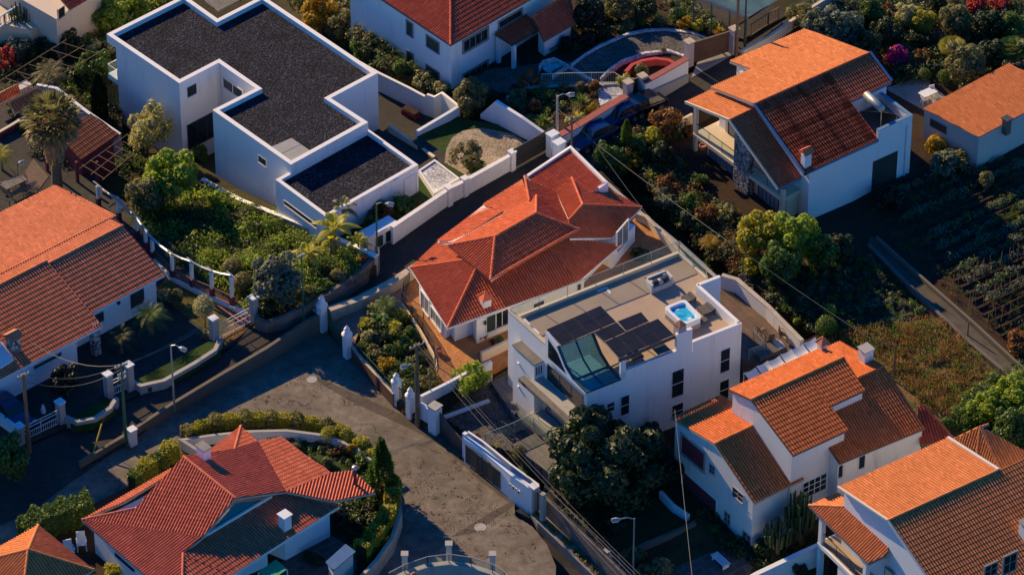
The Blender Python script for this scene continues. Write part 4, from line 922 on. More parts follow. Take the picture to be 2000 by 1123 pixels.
# ================================================================= 5 centre house, many hips
def centre_house():
    Zc = lambda x, y: (780+x/2.612, 270+y/2.612)
    A, B = P(874, 641, 3.4), P(801, 523.4, 3.4)
    # upper hip
    zu = 4.95; l, b = P(875.7, 479.8, zu), P(958, 546.4, zu); r = P(1130.3, 448, zu); tp = l+(r-b)
    ax = (r-b).normalized(); wd = (b-l); hw = wd.length/2; R0 = (l+b)/2+ax*hw*1.0; R1 = (tp+r)/2-ax*hw*.85
    R0.z = R1.z = zu+1.05
    h = thing('hipped_house', 'sprawling single storey house with many red hipped roofs and a star-topped chimney', 'house', (A.x, A.y, 1.1))
    up = roof(h, [H(l, tp, R1, R0), H(b, r, R1, R0), H(l, b, R0), H(tp, r, R1)], MATS['tile_red'], [(l, R0), (b, R0), (R0, R1), (tp, R1), (r, R1), (b, r)], MATS['terracotta'], .14)
    mb = MB(); mb.prism(inset([(p.x, p.y) for p in (l, b, r, tp)], .4), 1.2, zu-.1); mb.build('wall', MATS['white'], h)
    # lower front block: faces F0 (lit), F1 (towards lower left), F2 (towards the terrace house)
    E_ = P(929.3, 525.7, 4.75); D_ = P(908, 508, 4.35)
    C = P(852.7, 474.8, 3.45)
    le = Vector((l.x, l.y, zu-.12))
    q1 = [A, B, D_, E_]
    f1 = plane_of([A, B, P(920, 520, 4.7)])
    D1, E1 = plane_hit(f1, (908, 508)), plane_hit(f1, (929.3, 525.7))
    f2 = [A, P(1134, 583.5, 3.4), P(1000, 500, 5.0)]
    lim = P(1134, 553, 3.4)
    S0 = P(1134.5, 553, 3.35)                      # far corner of the long eave
    K = P(1134.0, 476.6, 3.4)
    # long right-front slope; eave from A towards m, then bent eave to the far tip
    m = P(1038, 595, 3.4); tip = P(1214.5, 476.7, 3.4)
    m3 = P(1129, 551, 3.4)
    pl2 = plane_of([A, m3, P(958, 547, 4.3)])
    b2 = plane_hit(pl2, (958, 547)); c2 = plane_hit(pl2, (1072, 484))
    pl3 = plane_of([m3, tip, c2]); c3 = plane_hit(pl3, (1107, 467)); 
    faces = [H(A, B, D1, E1), H(A, m3, c2, b2, E1), H(m3, tip, c3, c2)]
    f0 = plane_of([B, C, D1]); l0 = plane_hit(f0, (877, 480))
    faces.append(H(B, C, l0, D1))
    # strip on the street side below the upper hip
    C2 = P(912, 446, 3.5); C3 = P(967, 392, 3.6); g0 = plane_of([C2, C, P(905, 462, 4.0)])
    tpb = Vector((tp.x, tp.y, zu-.05))
    s1 = P(945, 400, 3.55); s2 = P(1023, 352, 3.55); s3 = P(1029, 392, 4.3); s4 = P(890, 472, 4.25)
    faces.append(H(P(853, 474, 3.5), P(943, 401, 3.5), P(985, 415, 4.3), P(885, 472, 4.3)))
    lowr = roof(h, faces, MATS['tile_red'], [(A, E1), (B, D1)], MATS['white_blue'], .16)
    mb = MB(); w_ = inset([(p.x, p.y) for p in (A, m3, tip, P(1060, 400, 3.4), P(940, 405, 3.4), C, B)], .95)
    mb.prism(w_, .6, 3.35); mb.build('wall', MATS['white'], h)
    # back block with its own hips
    zb = 3.6; X = P(1253, 405, zb); Y = P(1194.8, 465, zb); Pk = P(1138, 400, 5.3)
    V = P(1109, 428, 4.6); U1 = P(1180, 366, 3.9); W0 = P(1117, 348.5, 4.9)
    pb = plane_of([X, Y, Pk]); x3 = plane_hit(pb, (1113, 466)); x4 = plane_hit(pb, (1111, 430))
    fb = [H(Y, X, Pk, x4, x3)]
    pr = plane_of([X, U1, Pk]); w1 = plane_hit(pr, (1118, 348)); w2 = plane_hit(pr, (1160, 360))
    fb.append(H(X, U1, w1, Pk))
    pl = plane_of([W0, Pk, P(1086, 375, 4.25)]); v1 = plane_hit(pl, (1110, 427)); v0 = plane_hit(pl, (1087, 376)); ww = plane_hit(pl, (1117, 348)); pk2 = Pk
    fb.append(H(v0, v1, pk2, ww))
    # shallow slope between the hips (falls to the far right)
    vl = plane_of([P(1031, 350, 4.9), P(1044, 420, 5.2), P(1110, 440, 4.3)])
    pts = [plane_hit(vl, u) for u in ((1128, 447), (1110, 428), (1087, 376), (1029, 351), (1036, 388), (1041, 418))]
    fb.append([pts[0], pts[1], pts[2], pts[3], pts[4], pts[5]])
    # garage roof in the corner, falls towards the street corner
    zg = 4.35; g0, g1, g2, g3 = P(1026, 345, zg-.55), P(1114, 289, zg), P(1184, 362, zg), P(1096, 409, zg-.55)
    fb.append([P(1026, 346, 4.35), P(1087, 376, 4.0), P(1096, 402, 3.95), P(1180, 366, 4.0), P(1187, 360, 4.05), P(1114, 292, 5.0)][::1])
    bk = roof(h, [fb[0], fb[1], fb[2], fb[3]], MATS['tile_red'], [(X, Pk), (Pk, x4), (Pk, ww), (plane_hit(vl, (1025, 345)), plane_hit(vl, (1034, 392)))], MATS['white_blue'], .16)
    gp = plane_of([P(1025, 346, 4.0), P(1114, 290, 4.75), P(1187, 360, 4.75)])
    GQ = [plane_hit(gp, u) for u in ((1030, 347), (1114, 292), (1184, 361), (1100, 406))]
    nlow = (GQ[3]-GQ[0]); gr = roof(h, [[GQ[0], GQ[3], GQ[2], GQ[1]]], MATS['tile_red'], [], MATS['white_paint'], .2)
    pp = MB(); tpp = [GQ[0]+ZUP*.2, GQ[1]+ZUP*.25, GQ[2]+ZUP*.25, GQ[2].lerp(GQ[3], .18)+ZUP*.12]
    wall_mb(pp, tpp, [.8]*4, .22); pp.build('parapet_wall', MATS['white'], h)
    mb = MB(); mb.prism(inset([(p.x, p.y) for p in (Y, X, U1, W0, P(1090, 400, 4))], .7), .6, 3.45); mb.build('wall', MATS['white'], h)
    # left lit slope next to the street, behind the upper hip
    ls = [P(943, 401, 3.5), P(1020, 350, 3.9), P(1036, 392, 4.6), P(985, 417, 4.45)]
    roof(h, [H(*ls)], MATS['tile_red'], [], MATS['terracotta'], .14)
    # visible front walls with big glazing, entrance recess
    wa, wb = P(868, 662, 1.15), P(817, 592, 1.15); e = (wb-wa).normalized()
    for (u0, v0, u1, v1) in ((823, 568, 838, 618), (842, 598, 862, 648)):
        win(h, wa, wb, (u0, v0), (u1, v1), mat='curtain_glass', frame='frame_white', fw=.1, mull=1)
    mb = MB(); x = inset([(wa.x, wa.y), (wb.x, wb.y), (wb.x+4, wb.y+2.5), (wa.x+3.2, wa.y+2.7)], .06); mb.prism(x, 1.0, 3.25); mb.build('wall', MATS['white'], h)
    wc, wd_ = P(931, 672, 1.1), P(1000, 643, 1.1); ee = (wd_-wc).normalized()
    rr = [(wc.x, wc.y), (wd_.x+ee.x*6.2, wd_.y+ee.y*6.2), (wd_.x+ee.x*6.2-1, wd_.y+ee.y*6.2+2), (wc.x-.6, wc.y+2.2)]
    mb = MB(); mb.prism(rr, .6, 3.3); mb.build('wall', MATS['white'], h)
    win(h, wc, wd_, (950, 619), (967, 643), mat='shutter', frame='frame_white', name='shuttered_window'); win(h, wc, wd_, (969, 612), (992, 632), frame='frame_white', mull=1, mat='glass')
    for u0, u1, v0, v1 in ((1042, 1062, 594, 602), (1127, 1134, 556, 566)):
        win(h, wc, wd_, (u0, v0), (u1, v1), mat='glass', frame='frame_white', fw=.06)
    lt = MB(); x = vp(wc, ee, (946, 632)); nn = Vector((ee.y, -ee.x, 0)); lt.box(x+nn*.12, .14, .14, .3, 30); lt.build('wall_lamp', MATS['iron'], h)
    # side bay with balustrade on the right
    ba, bb = P(1196, 521, 2.0), P(1240, 470, 2.0)
    mb = MB(); q = [(ba.x-1.5, ba.y+1.2), (ba.x, ba.y), (bb.x, bb.y), (bb.x-1.6, bb.y+1.3)]; mb.prism(q, 1.2, 3.4); mb.build('bay_wall', MATS['white'], h)
    win(h, ba, bb, (1205, 455), (1226, 468), mat='curtain_glass', frame='frame_white', mull=1, name='patio_door')
    x = on([A, m3, E1], (948, 594)); c = chimney(h, x+ZUP*.05, .62, .62, .55, 30, 'white', 'tile_red', 'pyramid')
centre_house()
# parts of the plot
gwall('street_wall', 'long cream wall running from the gate pillar along the upper street', 'wall', [(643, 603, 1.75), (700, 583, 1.75), (760, 552, 1.9), (800, 527, 2.0), (870, 480, 2.1), (960, 420, 2.3), (1020, 378, 2.4)], .4, .55, MATS['coping_stone'], MATS['coping_stone'], .02, .06)
def front_wall():
    gwall('front_wall', 'brown clad front wall below a green rail along the main road', 'wall', [(680, 663, 1.15), (700, 692, 1.15), (770, 768, 1.2)], -.2, .22, MATS['brown_cladding'], MATS['coping_stone'], .02, .05)
    railing('railing', 'thin green rail along the brown clad front wall', 'railing', [(681, 661, 1.2), (700, 690, 1.2), (769, 766, 1.25)], .62, MATS['green_metal'], 1.2, bars=True, bar=.3)
    gwall('gate_wall', 'short brown wall left of the first white urn-topped pillar', 'wall', [(612, 604, 1.5), (624, 612, 1.5)], .3, .22, MATS['brown_cladding'], MATS['coping_stone'], .02, .05)
front_wall()
def gate_pillar():
    t = thing('gate_pillar', '', 'pillar', (0, 0, 0))
    mb = MB(); mb.box((0, 0, 0), .52, .52, 2.15, 40); mb.build('shaft', MATS['white'], t)
    mb = MB(); mb.lathe((0, 0, 2.15), [(.42, 0), (.42, .08), (.3, .14), (.3, .25), (.16, .32), (.2, .4), (.24, .52), (.17, .64), (.07, .7), (.09, .76), (.03, .84)], 12); mb.build('urn', MATS['white'], t, True)
    return t
gp = gate_pillar()
for u, v, s, lb in ((630, 645, 1.05, 'tallest white gate pillar with urn finial, at the end of the cream street wall'), (679, 697, .95, 'white urn-topped pillar between the wide green gate and the brown wall'), (775, 789, .95, 'white urn-topped pillar where the brown clad wall ends'), (802, 815, .92, 'white urn-topped pillar beside the wooden utility pole')):
    p = P(u, v, .1); put(gp, p, 0, s, lb, 'white gate pillars with urn finials')
def swing_gate():
    t = thing('double_gate', 'wide dark green double gate with dipping top between urn-topped pillars', 'gate', P(640, 645, .3))
    a, b = P(637, 638, .25), P(676, 690, .25); n = 24
    for k in (0, 1):
        x0, x1 = a.lerp(b, .5*k+.01), a.lerp(b, .5*k+.49); mb = MB()
        for i in range(12):
            f = (i+.5)/12; top = 1.9-.7*((f if k == 0 else 1-f)**1.2); p = x0.lerp(x1, f); mb.bar(p, p+ZUP*top, .09, .04)
        mb.bar(x0+ZUP*.2, x1+ZUP*.2, .05, .08); mb.bar(x0+ZUP*1.0, x1+ZUP*1.0, .05, .08); mb.build('gate_leaf', MATS['green_metal'], t)
    t = thing('garden_gate', 'small green iron gate between the two nearest urn-topped pillars', 'gate', P(790, 803, .1)); a, b = P(780, 793, .1), P(798, 812, .1); mb = MB()
    for i in range(9): p = a.lerp(b, (i+.5)/9); mb.bar(p, p+ZUP*1.7, .04, .04)
    mb.bar(a+ZUP*.2, b+ZUP*.2, .05, .06); mb.bar(a+ZUP*1.7, b+ZUP*1.7, .05, .06); mb.build('gate_leaf', MATS['green_metal'], t)
swing_gate()
gwall('side_wall', 'white wall with blue-shaded top between the orange patio and dark courtyard', 'wall', [(822, 773, 1.75), (878, 745, 1.75), (905, 730, 1.75), (960, 705, 1.8)], -.1, .2, MATS['white'], MATS['white_blue'], .02, .05)
gwall('side_wall', 'low cream wall with a tiled edge beside the potted olive trees', 'wall', [(940, 688, 1.9), (975, 672, 1.95), (992, 663, 1.95)], .4, .2, MATS['cream'], None)
railing('balustrade', 'curved dark iron balustrade round the orange patio terrace', 'railing', [(785, 590, 1.25), (788, 572, 1.25), (800, 552, 1.25)], 1.0, MATS['iron'], 1.2, bar=.14)
railing('balustrade', 'long dark iron balustrade stepping down beside the lush planted bed', 'railing', [(785, 590, 1.25), (805, 618, 1.2), (826, 650, 1.15), (848, 690, 1.1), (851, 712, 1.1), (846, 730, 1.1)], 1.0, MATS['iron'], 1.2, bar=.14)
gwall('patio_wall', 'low tan retaining wall under the long iron balustrade', 'wall', [(786, 592, 1.24), (826, 652, 1.14), (849, 692, 1.09), (852, 716, 1.09)], .2, .2, MATS['cream'])
gwall('garden_wall', 'tan garden wall with sunlit coping behind the orange side patio', 'wall', [(1243, 415, 2.7), (1262, 422, 2.7), (1300, 460, 2.7), (1333, 497, 2.6), (1352, 520, 2.5)], 1.0, .25, MATS['cream'], MATS['coping_stone'], .03, .06)
gwall('field_wall', 'long low dark stone wall along the edge of the field gardens', 'wall', [(1120, 300, 2.2), (1180, 352, 2.1), (1245, 410, 2.0), (1330, 480, 1.6), (1420, 560, 1.3)], -.4, .25, MATS['dark_stone'], MATS['concrete'], .02, .06)

# ================================================================= 6 white house with the roof terrace
def terrace_house():
    zt = 7.0; a = dv(31.2); p = dv(-59.0)
    FR = P(1449, 631, zt)                                   # right corner of the front
    def fp(uv): return vp(FR, a, uv)                        # point on the front plane
    F0 = fp((1146, 768)); BL = P(992, 607, 7.1); BR = P(1327, 485, 6.6); R1 = P(1366, 556, zt)
    h = thing('terrace_house', 'tall white house with roof terrace, solar canopy and curved glass rooflight', 'house', (F0.x, F0.y, 0))
    fl = 6.15
    # outline of the building
    pf = Vector((F0.x, F0.y, 0)); pr = Vector((FR.x, FR.y, 0)); bl = Vector((BL.x, BL.y, 0)); br = Vector((BR.x, BR.y, 0)); r1 = Vector((R1.x, R1.y, 0))
    rc = P(1384, 537, 6.6)
    out = [(pf.x, pf.y), (pr.x, pr.y), (r1.x, r1.y), (rc.x, rc.y), (br.x, br.y), (bl.x, bl.y)]
    mb = MB(); mb.prism(out, -1.5, fl-.02); mb.build('wall', MATS['white'], h)
    mb = MB(); mb.prism(inset(out, .05), fl-.3, fl); mb.build('terrace_floor', MATS['terrace_floor'], h)
    # front parapet in steps (all on the front plane)
    ff = lambda uv: fp(uv)
    def seg(uv0, uv1, ztop, name='parapet', mat='white', th=.24, z0=fl-.03):
        x0, x1 = fp(uv0), fp(uv1); n = Vector((-a.y, a.x, 0)); q = [Vector((x.x, x.y, z0)) for x in (x0, x1)]; q += [q[1]+n*th, q[0]+n*th]
        m = MB(); m.hexa(q, ZUP*(ztop-z0)); return m.build(name, MATS[mat], h)
    z1 = fp((1322, 685)).z; z2 = fp((1322, 654)).z
    seg((1353, 672), (1449.2, 631), zt); seg((1322, 654), (1352.8, 642), z2, 'chimney_pier'); seg((1216, 733), (1321.8, 684.5), z1)
    seg((1213, 735), (1222, 731), fp((1216, 702)).z, 'post'); seg((1146, 768), (1212.8, 736.6), F0.z)
    # right and left parapets
    def para(pts, zt_, z0, th, name, mat='white', cap=None):
        m = MB(); wall_mb(m, [Vector((x[0], x[1], zt_)) for x in pts], [z0]*len(pts), th); o = m.build(name, MATS[mat], h)
        if cap: m = MB(); wall_mb(m, [Vector((x[0], x[1], zt_+.05)) for x in pts], [zt_]*len(pts), th+.04); m.build('coping', MATS[cap], o)
        return o
    n1 = (Vector(out[1])-Vector(out[2])).normalized(); q2 = P(1406, 539, zt)
    off = Vector((-n1.y, n1.x))*0
    i_ = inset(out, .13)
    para([(i_[1].x, i_[1].y), (i_[2].x, i_[2].y)], zt, fl-.02, .26, 'parapet'); para([(i_[2].x, i_[2].y), (q2.x, q2.y)], zt, fl-1.8, .26, 'parapet')
    para([(i_[5].x, i_[5].y), (i_[4].x, i_[4].y), (i_[3].x, i_[3].y)], 6.42, fl-.02, .26, 'kerb', 'cream')
    # left facade: tall parapet
    lp = (pf-bl); lp.z = 0; ll = lp.length; ld = lp.normalized()
    lend = vp(F0, ld, (1066, 668)); x0 = bl+ld*.02; x1 = Vector((lend.x, lend.y, 0)); nL = Vector((-ld.y, ld.x, 0)); nL = nL if nL.dot(a) > 0 else -nL
    m = MB(); q = [Vector((x.x, x.y, fl-.02)) for x in (x0, x1)]; q += [q[1]+nL*.26, q[0]+nL*.26]; m.hexa(q, ZUP*.95); o = m.build('parapet', MATS['white'], h)
    m = MB(); q = [Vector((x.x, x.y, fl+.93)) for x in (x0-nL*.02, x1-nL*.02)]; q += [q[1]+nL*.31, q[0]+nL*.31]; m.hexa(q, ZUP*.06); m.build('coping', MATS['coping_stone'], o)
    # protruding block with timber top
    w0 = vp(BL, ld, (1019, 700)); s0 = (w0-bl).dot(ld); 
    def Lp(s, o_, z): v = bl+ld*s-nL*o_; return Vector((v.x, v.y, z))
    for sA in (s0,):
        m = MB(); q = [Lp(sA, -.05, -1), Lp(sA+2.6, -.05, -1), Lp(sA+2.6, .75, -1), Lp(sA, .75, -1)]; m.hexa(q, ZUP*6.45); m.build('side_block', MATS['white'], h)
        m = MB(); q = [Lp(sA-.05, -.02, 5.46), Lp(sA+2.65, -.02, 5.46), Lp(sA+2.65, .8, 5.46), Lp(sA-.05, .8, 5.46)]; m.hexa(q, ZUP*.08); m.build('timber_top', MATS['grey_decking'], h)
        for k in range(3):
            m = MB(); c = Lp(sA+2.61, .12+k*.2, 4.5); m.hexa([c, c+ld*.02, c+ld*.02-nL*.09, c-nL*.09], ZUP*.7); m.build('vent_slot', MATS['frame_dark'], h)
    # canopy and balcony on the left facade
    sC = s0+2.7; sE = ll+.15
    for nm, z, oo, th in (('canopy', 3.95, 1.5, .18), ('balcony', .95, 1.75, .22)):
        m = MB(); q = [Lp(sC-.3, -.02, z), Lp(sE, -.02, z), Lp(sE, oo-.45, z), Lp(sC-.3, oo-.45, z)]; m.hexa(q, ZUP*th); c = m.build(nm, MATS['concrete'], h)
        m = MB(); q = [Lp(sC-.9, oo-.46, z-.1), Lp(sE+.25, oo-.46, z-.1), Lp(sE+.25, oo+.05, z-.1), Lp(sC-.9, oo+.05, z-.1)]; m.hexa(q, ZUP*(th+.12)); m.build('timber_edge', MATS['grey_decking'], c)
        if nm == 'balcony': railing('balcony_rail', None, None, [Lp(sC-.8, 1.75, z+.2), Lp(sE+.2, 1.75, z+.2), Lp(sE+.2, .1, z+.2)], 1.0, MATS['galvanised'], 2.0, bars=False, rails=1, glass=MATS['rail_glass'], parent=c, world=True)
    win_rect(h, bl, ld, -nL, sC+.3, sE-1.0, 1.3, 3.7, 'curtain_glass', 'frame_dark', .07, mull=2, name='patio_door', sill=False)
    win_rect(h, bl, ld, -nL, sC+.5, sE-.6, 4.3, 5.6, 'glass', 'frame_dark', .07, mull=2, name='window', sill=False)
    for z in (4.3, 2.2):
        m = MB(); m.box(Lp(s0+.7, .78, z), .2, .12, .14, -59); m.build('wall_lamp', MATS['lamp_lens'], h)
    # windows on the front
    for uv0, uv1 in (((1408, 685), (1424, 722)), ((1313, 727), (1334, 769)), ((1213, 776), (1228, 806)), ((1186, 789), (1199, 800)), ((1406, 746), (1422, 776)), ((1313, 793), (1333, 812))):
        win(h, out[0], out[1], uv0, uv1, mat='glass', frame='frame_white', fw=.05, bars=1, proud=.04)
    # rooflight: curved glass between two curved sides
    LP = [(1068, 648), (1090, 676), (1106, 716), (1122, 742), (1146, 767)]
    Lc = [vp(F0, ld, uv) for uv in LP]; RPx = [(1216, 702)]
    wdt = (fp((1212.8, 736.6))-F0).length
    Rc = [x+a*wdt for x in Lc]
    m = MB(); n_ = 5
    for i in range(1, n_-1):
        for k in range(2):
            A0 = Lc[i].lerp(Rc[i], k*.5+.012); A1 = Lc[i].lerp(Rc[i], k*.5+.488); B0 = Lc[i+1].lerp(Rc[i+1], k*.5+.012); B1 = Lc[i+1].lerp(Rc[i+1], k*.5+.488); m.add([A0, A1, B1, B0, A0-ZUP*.03, A1-ZUP*.03, B1-ZUP*.03, B0-ZUP*.03], [(0, 3, 2, 1), (4, 5, 6, 7), (0, 1, 5, 4), (1, 2, 6, 5), (2, 3, 7, 6), (3, 0, 4, 7)])
    rl = m.build('rooflight', MATS['roof_glass'], h)
    m = MB()
    for i in range(1, 4):
        for f in (0, .5, 1): m.bar(Lc[i].lerp(Rc[i], f)+ZUP*.03, Lc[i+1].lerp(Rc[i+1], f)+ZUP*.03, .1 if f == .5 else .2, .1)
    for i in (3, 4): m.bar(Lc[i]+ZUP*.02, Rc[i]+ZUP*.02, .1, .12)
    m.build('rooflight_frame', M_plain('teal_frame', (.02, .06, .08), .4), rl)
    # cheek wall of the rooflight with its window
    m = MB(); low = [Vector((x.x, x.y, fl-.05)) for x in Lc]; oo = -nL*.12
    vs = [x+oo for x in Lc]+[x+oo for x in low]+[x+nL*.12 for x in Lc]+[x+nL*.12 for x in low]; fs = []
    for i in range(4): fs += [(i, i+1, 6+i, 5+i), (10+i, 15+i, 16+i, 11+i), (i, 10+i, 11+i, i+1)]
    fs += [(0, 5, 15, 10), (4, 14, 19, 9)]; m.add(vs, fs); m.build('cheek_wall', MATS['white'], h)
    x0 = Lc[0]+oo; x0.z = 0; sA = .35
    m = MB(); t0 = Lc[0]+ld*.35; 
    q = [t0+oo*1.15-ZUP*.35, Lc[1]+oo*1.15-ZUP*.4, Lc[2]+oo*1.15-ZUP*.45+ld*-.25, Vector((Lc[2].x, Lc[2].y, fl+.25))+oo*1.15+ld*.1, Vector((t0.x, t0.y, fl+.25))+oo*1.15]
    m.add(q+[v+nL*.02 for v in q], [(0, 4, 3, 2, 1), (5, 6, 7, 8, 9)]+[(i, (i+1) % 5, (i+1) % 5+5, i+5) for i in range(5)]); m.build('cheek_window', MATS['glass'], h)
    # interior below the rooflight: floor and stair void walls
    m = MB(); q = [Lc[1]+a*.3, Lc[1]+a*(wdt-.2), Rc[4]-a*.2, Lc[4]+a*.3]; q = [Vector((v.x, v.y, fl+.004)) for v in q]; m.hexa(q, ZUP*.02); m.build('stair_landing', MATS['white_blue'], h)
    # solar canopy
    zc = 8.1; S = lambda X, Y: P(1030+X/6.2375, 560+Y/6.2375, zc)
    arrays = [(S(230, 525), S(890, 235), S(1080, 430), S(410, 715), 4, 2), (S(815, 565), S(1090, 440), S(1200, 552), S(935, 668), 2, 1), (S(1100, 425), S(1385, 312), S(1478, 422), S(1205, 545), 2, 1), (S(945, 680), S(1590, 392), S(1785, 588), S(1115, 872), 4, 2)]
    pm = M_plain('solar_cell', (.008, .007, .012), .4, spec=.25, var=.5, scale=1.2)
    for A0, B0, C0, D0, nx, ny in arrays:
        for i in range(nx):
            for j in range(ny):
                def bi(u, v): return A0.lerp(B0, u).lerp(D0.lerp(C0, u), v)
                g_ = .012; q = [bi((i+g_)/nx, (j+g_)/ny), bi((i+1-g_)/nx, (j+g_)/ny), bi((i+1-g_)/nx, (j+1-g_)/ny), bi((i+g_)/nx, (j+1-g_)/ny)]
                m = MB(); m.hexa(q, ZUP*.04); o = m.build('solar_panel', pm, h)
        m = MB(); 
        for u in range(nx+1): m.bar(A0.lerp(B0, u/nx)-ZUP*.03, D0.lerp(C0, u/nx)-ZUP*.03, .05, .06)
        for v in (0, 1): m.bar(A0.lerp(D0, v)-ZUP*.09, B0.lerp(C0, v)-ZUP*.09, .05, .06)
        m.build('panel_frame', MATS['galvanised'], h)
    D0, C0 = arrays[3][3], arrays[3][2]; m = MB(); m.bar(D0-ZUP*.2, C0+(C0-D0).normalized()*1.6-ZUP*.2, .14, .2); m.build('canopy_beam', M_plain('rust_beam', (.13, .06, .05), .6), h)
    for q_ in (D0+(C0-D0)*.05, arrays[0][0], arrays[0][1], arrays[2][1], arrays[3][1]):
        m = MB(); m.bar(Vector((q_.x, q_.y, fl)), q_-ZUP*.1, .09, .09); m.build('canopy_post', MATS['white_metal'], h)
    # terracotta chimney cap on its pier
    cx = fp((1333, 655)); cz = Vector((cx.x, cx.y, z2))+Vector((-a.y, a.x, 0))*.35; m = MB(); m.box(cz-ZUP*.8, .62, .62, 1.25, 31); ch = m.build('chimney', MATS['mauve'], h)
    m = MB(); m.lathe(cz+ZUP*.45, [(.45, 0), (.45, .06), (.3, .2), (.06, .42)], 4); m.build('chimney_cap', MATS['terracotta'], ch)
    # glass rail along the kerb
    kz = 6.42; rp = [Vector((i_[k].x, i_[k].y, kz)) for k in (5, 4, 3)]
    railing('terrace_rail', None, None, rp, .95, MATS['galvanised'], 2.2, bars=False, rails=1, r=.022, glass=MATS['rail_glass'], parent=h, world=True)
    return fl, a, ld, nL
TF, TA, TL, TN = terrace_house()
def terrace_items():
    # hot tub
    q = [P(*u, 7.0) for u in ((1297, 602), (1337, 586), (1371, 621), (1334, 636))]
    c = sum(q, Vector())/4; t = thing('hot_tub', 'white square hot tub of blue water on the roof terrace', 'hot tub', (c.x, c.y, TF))
    poly = [(p.x, p.y) for p in q]; oi = inset(poly, .06); m = MB(); m.prism(oi, TF, 6.66); m.build('cabinet', M_plain('tub_side', (.3, .27, .24), .7), t)
    def rnd(poly, d, z, r=.25):
        p_ = inset(poly, d); out = []; n = len(p_)
        for i in range(n):
            a, b, c_ = p_[i-1], p_[i], p_[(i+1) % n]; u = (a-b).normalized()*r; v = (c_-b).normalized()*r
            for k in range(4):
                f = k/3; out.append(b+u*(1-f)**2+v*f**2)
        return [Vector((x.x, x.y, z)) for x in out]
    O, I = rnd(poly, -.03, 7.08, .3), rnd(poly, .19, 7.08, .35); O2 = rnd(poly, .0, 6.6, .3); I2 = rnd(poly, .27, 6.85, .3); n = len(O)
    m = MB(); m.add(O+I+O2+I2, [(i, (i+1) % n, n+(i+1) % n, n+i) for i in range(n)]+[(2*n+i, 2*n+(i+1) % n, (i+1) % n, i) for i in range(n)]+[(n+i, n+(i+1) % n, 3*n+(i+1) % n, 3*n+i) for i in range(n)]); m.build('rim', M_plain('acrylic', (.72, .76, .8), .25, var=.03), t)
    m = MB(); m.prism([(p.x, p.y) for p in inset(poly, .2)], 6.7, 6.9); m.build('water', M_plain('tub_water', (.04, .42, .78), .05, var=.5, scale=3), t)
    for s, (sx, sy) in enumerate(((.42, -.5), (-.42, .5))):
        m = MB(); m.box((c.x+sx, c.y+sy, 6.86), .3, .22, .06, 31); m.build('seat', MATS['acrylic'], t)
    m = MB(); s_ = P(1349, 640, TF+.2); m.hexa([P(1347, 645, TF), P(1383, 630, TF), P(1378, 622, TF), P(1342, 636, TF)], ZUP*.22); tag(m.build('tub_step', M_plain('mat_dark', (.08, .075, .08), .8)), 'dark step in front of the hot tub on the terrace', 'step')
    # wicker lounge bed
    q = [P(*u, TF) for u in ((1258, 560), (1301, 543), (1314, 557), (1272, 575))]
    c = sum(q, Vector())/4; t = thing('outdoor_sofa', 'white wicker sofa heaped with dark and pale cushions on the roof terrace', 'sofa', (c.x, c.y, TF))
    wk = M_plain('wicker', (.52, .50, .48), .9, bump=.5, bscale=40); m = MB(); m.hexa(q, ZUP*.42); m.build('base', wk, t)
    for i, j, nm in ((0, 1, 'backrest'), (1, 2, 'armrest'), (3, 0, 'armrest')):
        m = MB(); nn = (c-(q[i]+q[j])/2); nn.z = 0; nn.normalize(); m.hexa([q[i]+ZUP*.42, q[j]+ZUP*.42, q[j]+nn*.16+ZUP*.42, q[i]+nn*.16+ZUP*.42], ZUP*.36); m.build(nm, wk, t)
    random.seed(5)
    for k in range(7):
        x = q[0].lerp(q[1], .15+.11*k).lerp(q[3].lerp(q[2], .15+.11*k), random.uniform(.25, .7)); m = MB(); m.lathe((x.x, x.y, TF+.42), [(.24, 0), (.3, .1), (.25, .24), (.1, .3)], 8); m.build('cushion', M_plain('cushion_dark' if k % 3 else 'cushion_pale', (.03, .03, .035) if k % 3 else (.5, .42, .38), .9), t, True)
    # loungers
    for pts, lb in (([(1360, 606), (1384, 598), (1398, 612), (1374, 621)], 'dark padded lounger behind the hot tub, nearer the terrace corner'), ([(1330, 585), (1348, 578), (1360, 590), (1341, 597)], 'dark low mat beside the hot tub, nearer the wicker sofa')):
        q = [P(*u, TF) for u in pts]; t = thing('sun_lounger', lb, 'lounger', q[0]); m = MB(); m.hexa([x+ZUP*.22 for x in q], ZUP*.1); m.build('mattress', MATS['mat_dark'], t)
        m = MB(); a0, a1 = q[1], q[2]; d = (q[0]-q[1])*.3; m.hexa([a0+ZUP*.33, a1+ZUP*.33, a1+d+ZUP*.33, a0+d+ZUP*.33], ZUP*.08+ (a0-q[0]).normalized()*.02); m.build('headrest', MATS['mat_dark'], t)
        for x in q: m = MB(); y = x.lerp(sum(q, Vector())/4, .12); m.bar(y, y+ZUP*.22, .06, .06); m.build('leg', MATS['iron'], t)
    # table and chairs under the solar canopy
    for (u, v), s, lb in (((1284, 690), 1.0, 'dark square table under the solar canopy, nearer the chimney pier'), ((1236, 704), .9, 'dark square table under the solar canopy, nearer the rooflight')):
        c = P(u, v, TF); t = thing('outdoor_table', lb, 'table', c); m = MB(); m.box(c+ZUP*.66, 1.7*s, 1.0*s, .06, -59); m.build('table_top', MATS['frame_dark'], t)
        for dx in (-1, 1):
            for dy in (-1, 1): x = c+dv(-59)*dx*.75*s+dv(31)*dy*.42*s; m = MB(); m.bar(x, x+ZUP*.66, .06, .06); m.build('leg', MATS['frame_dark'], t)
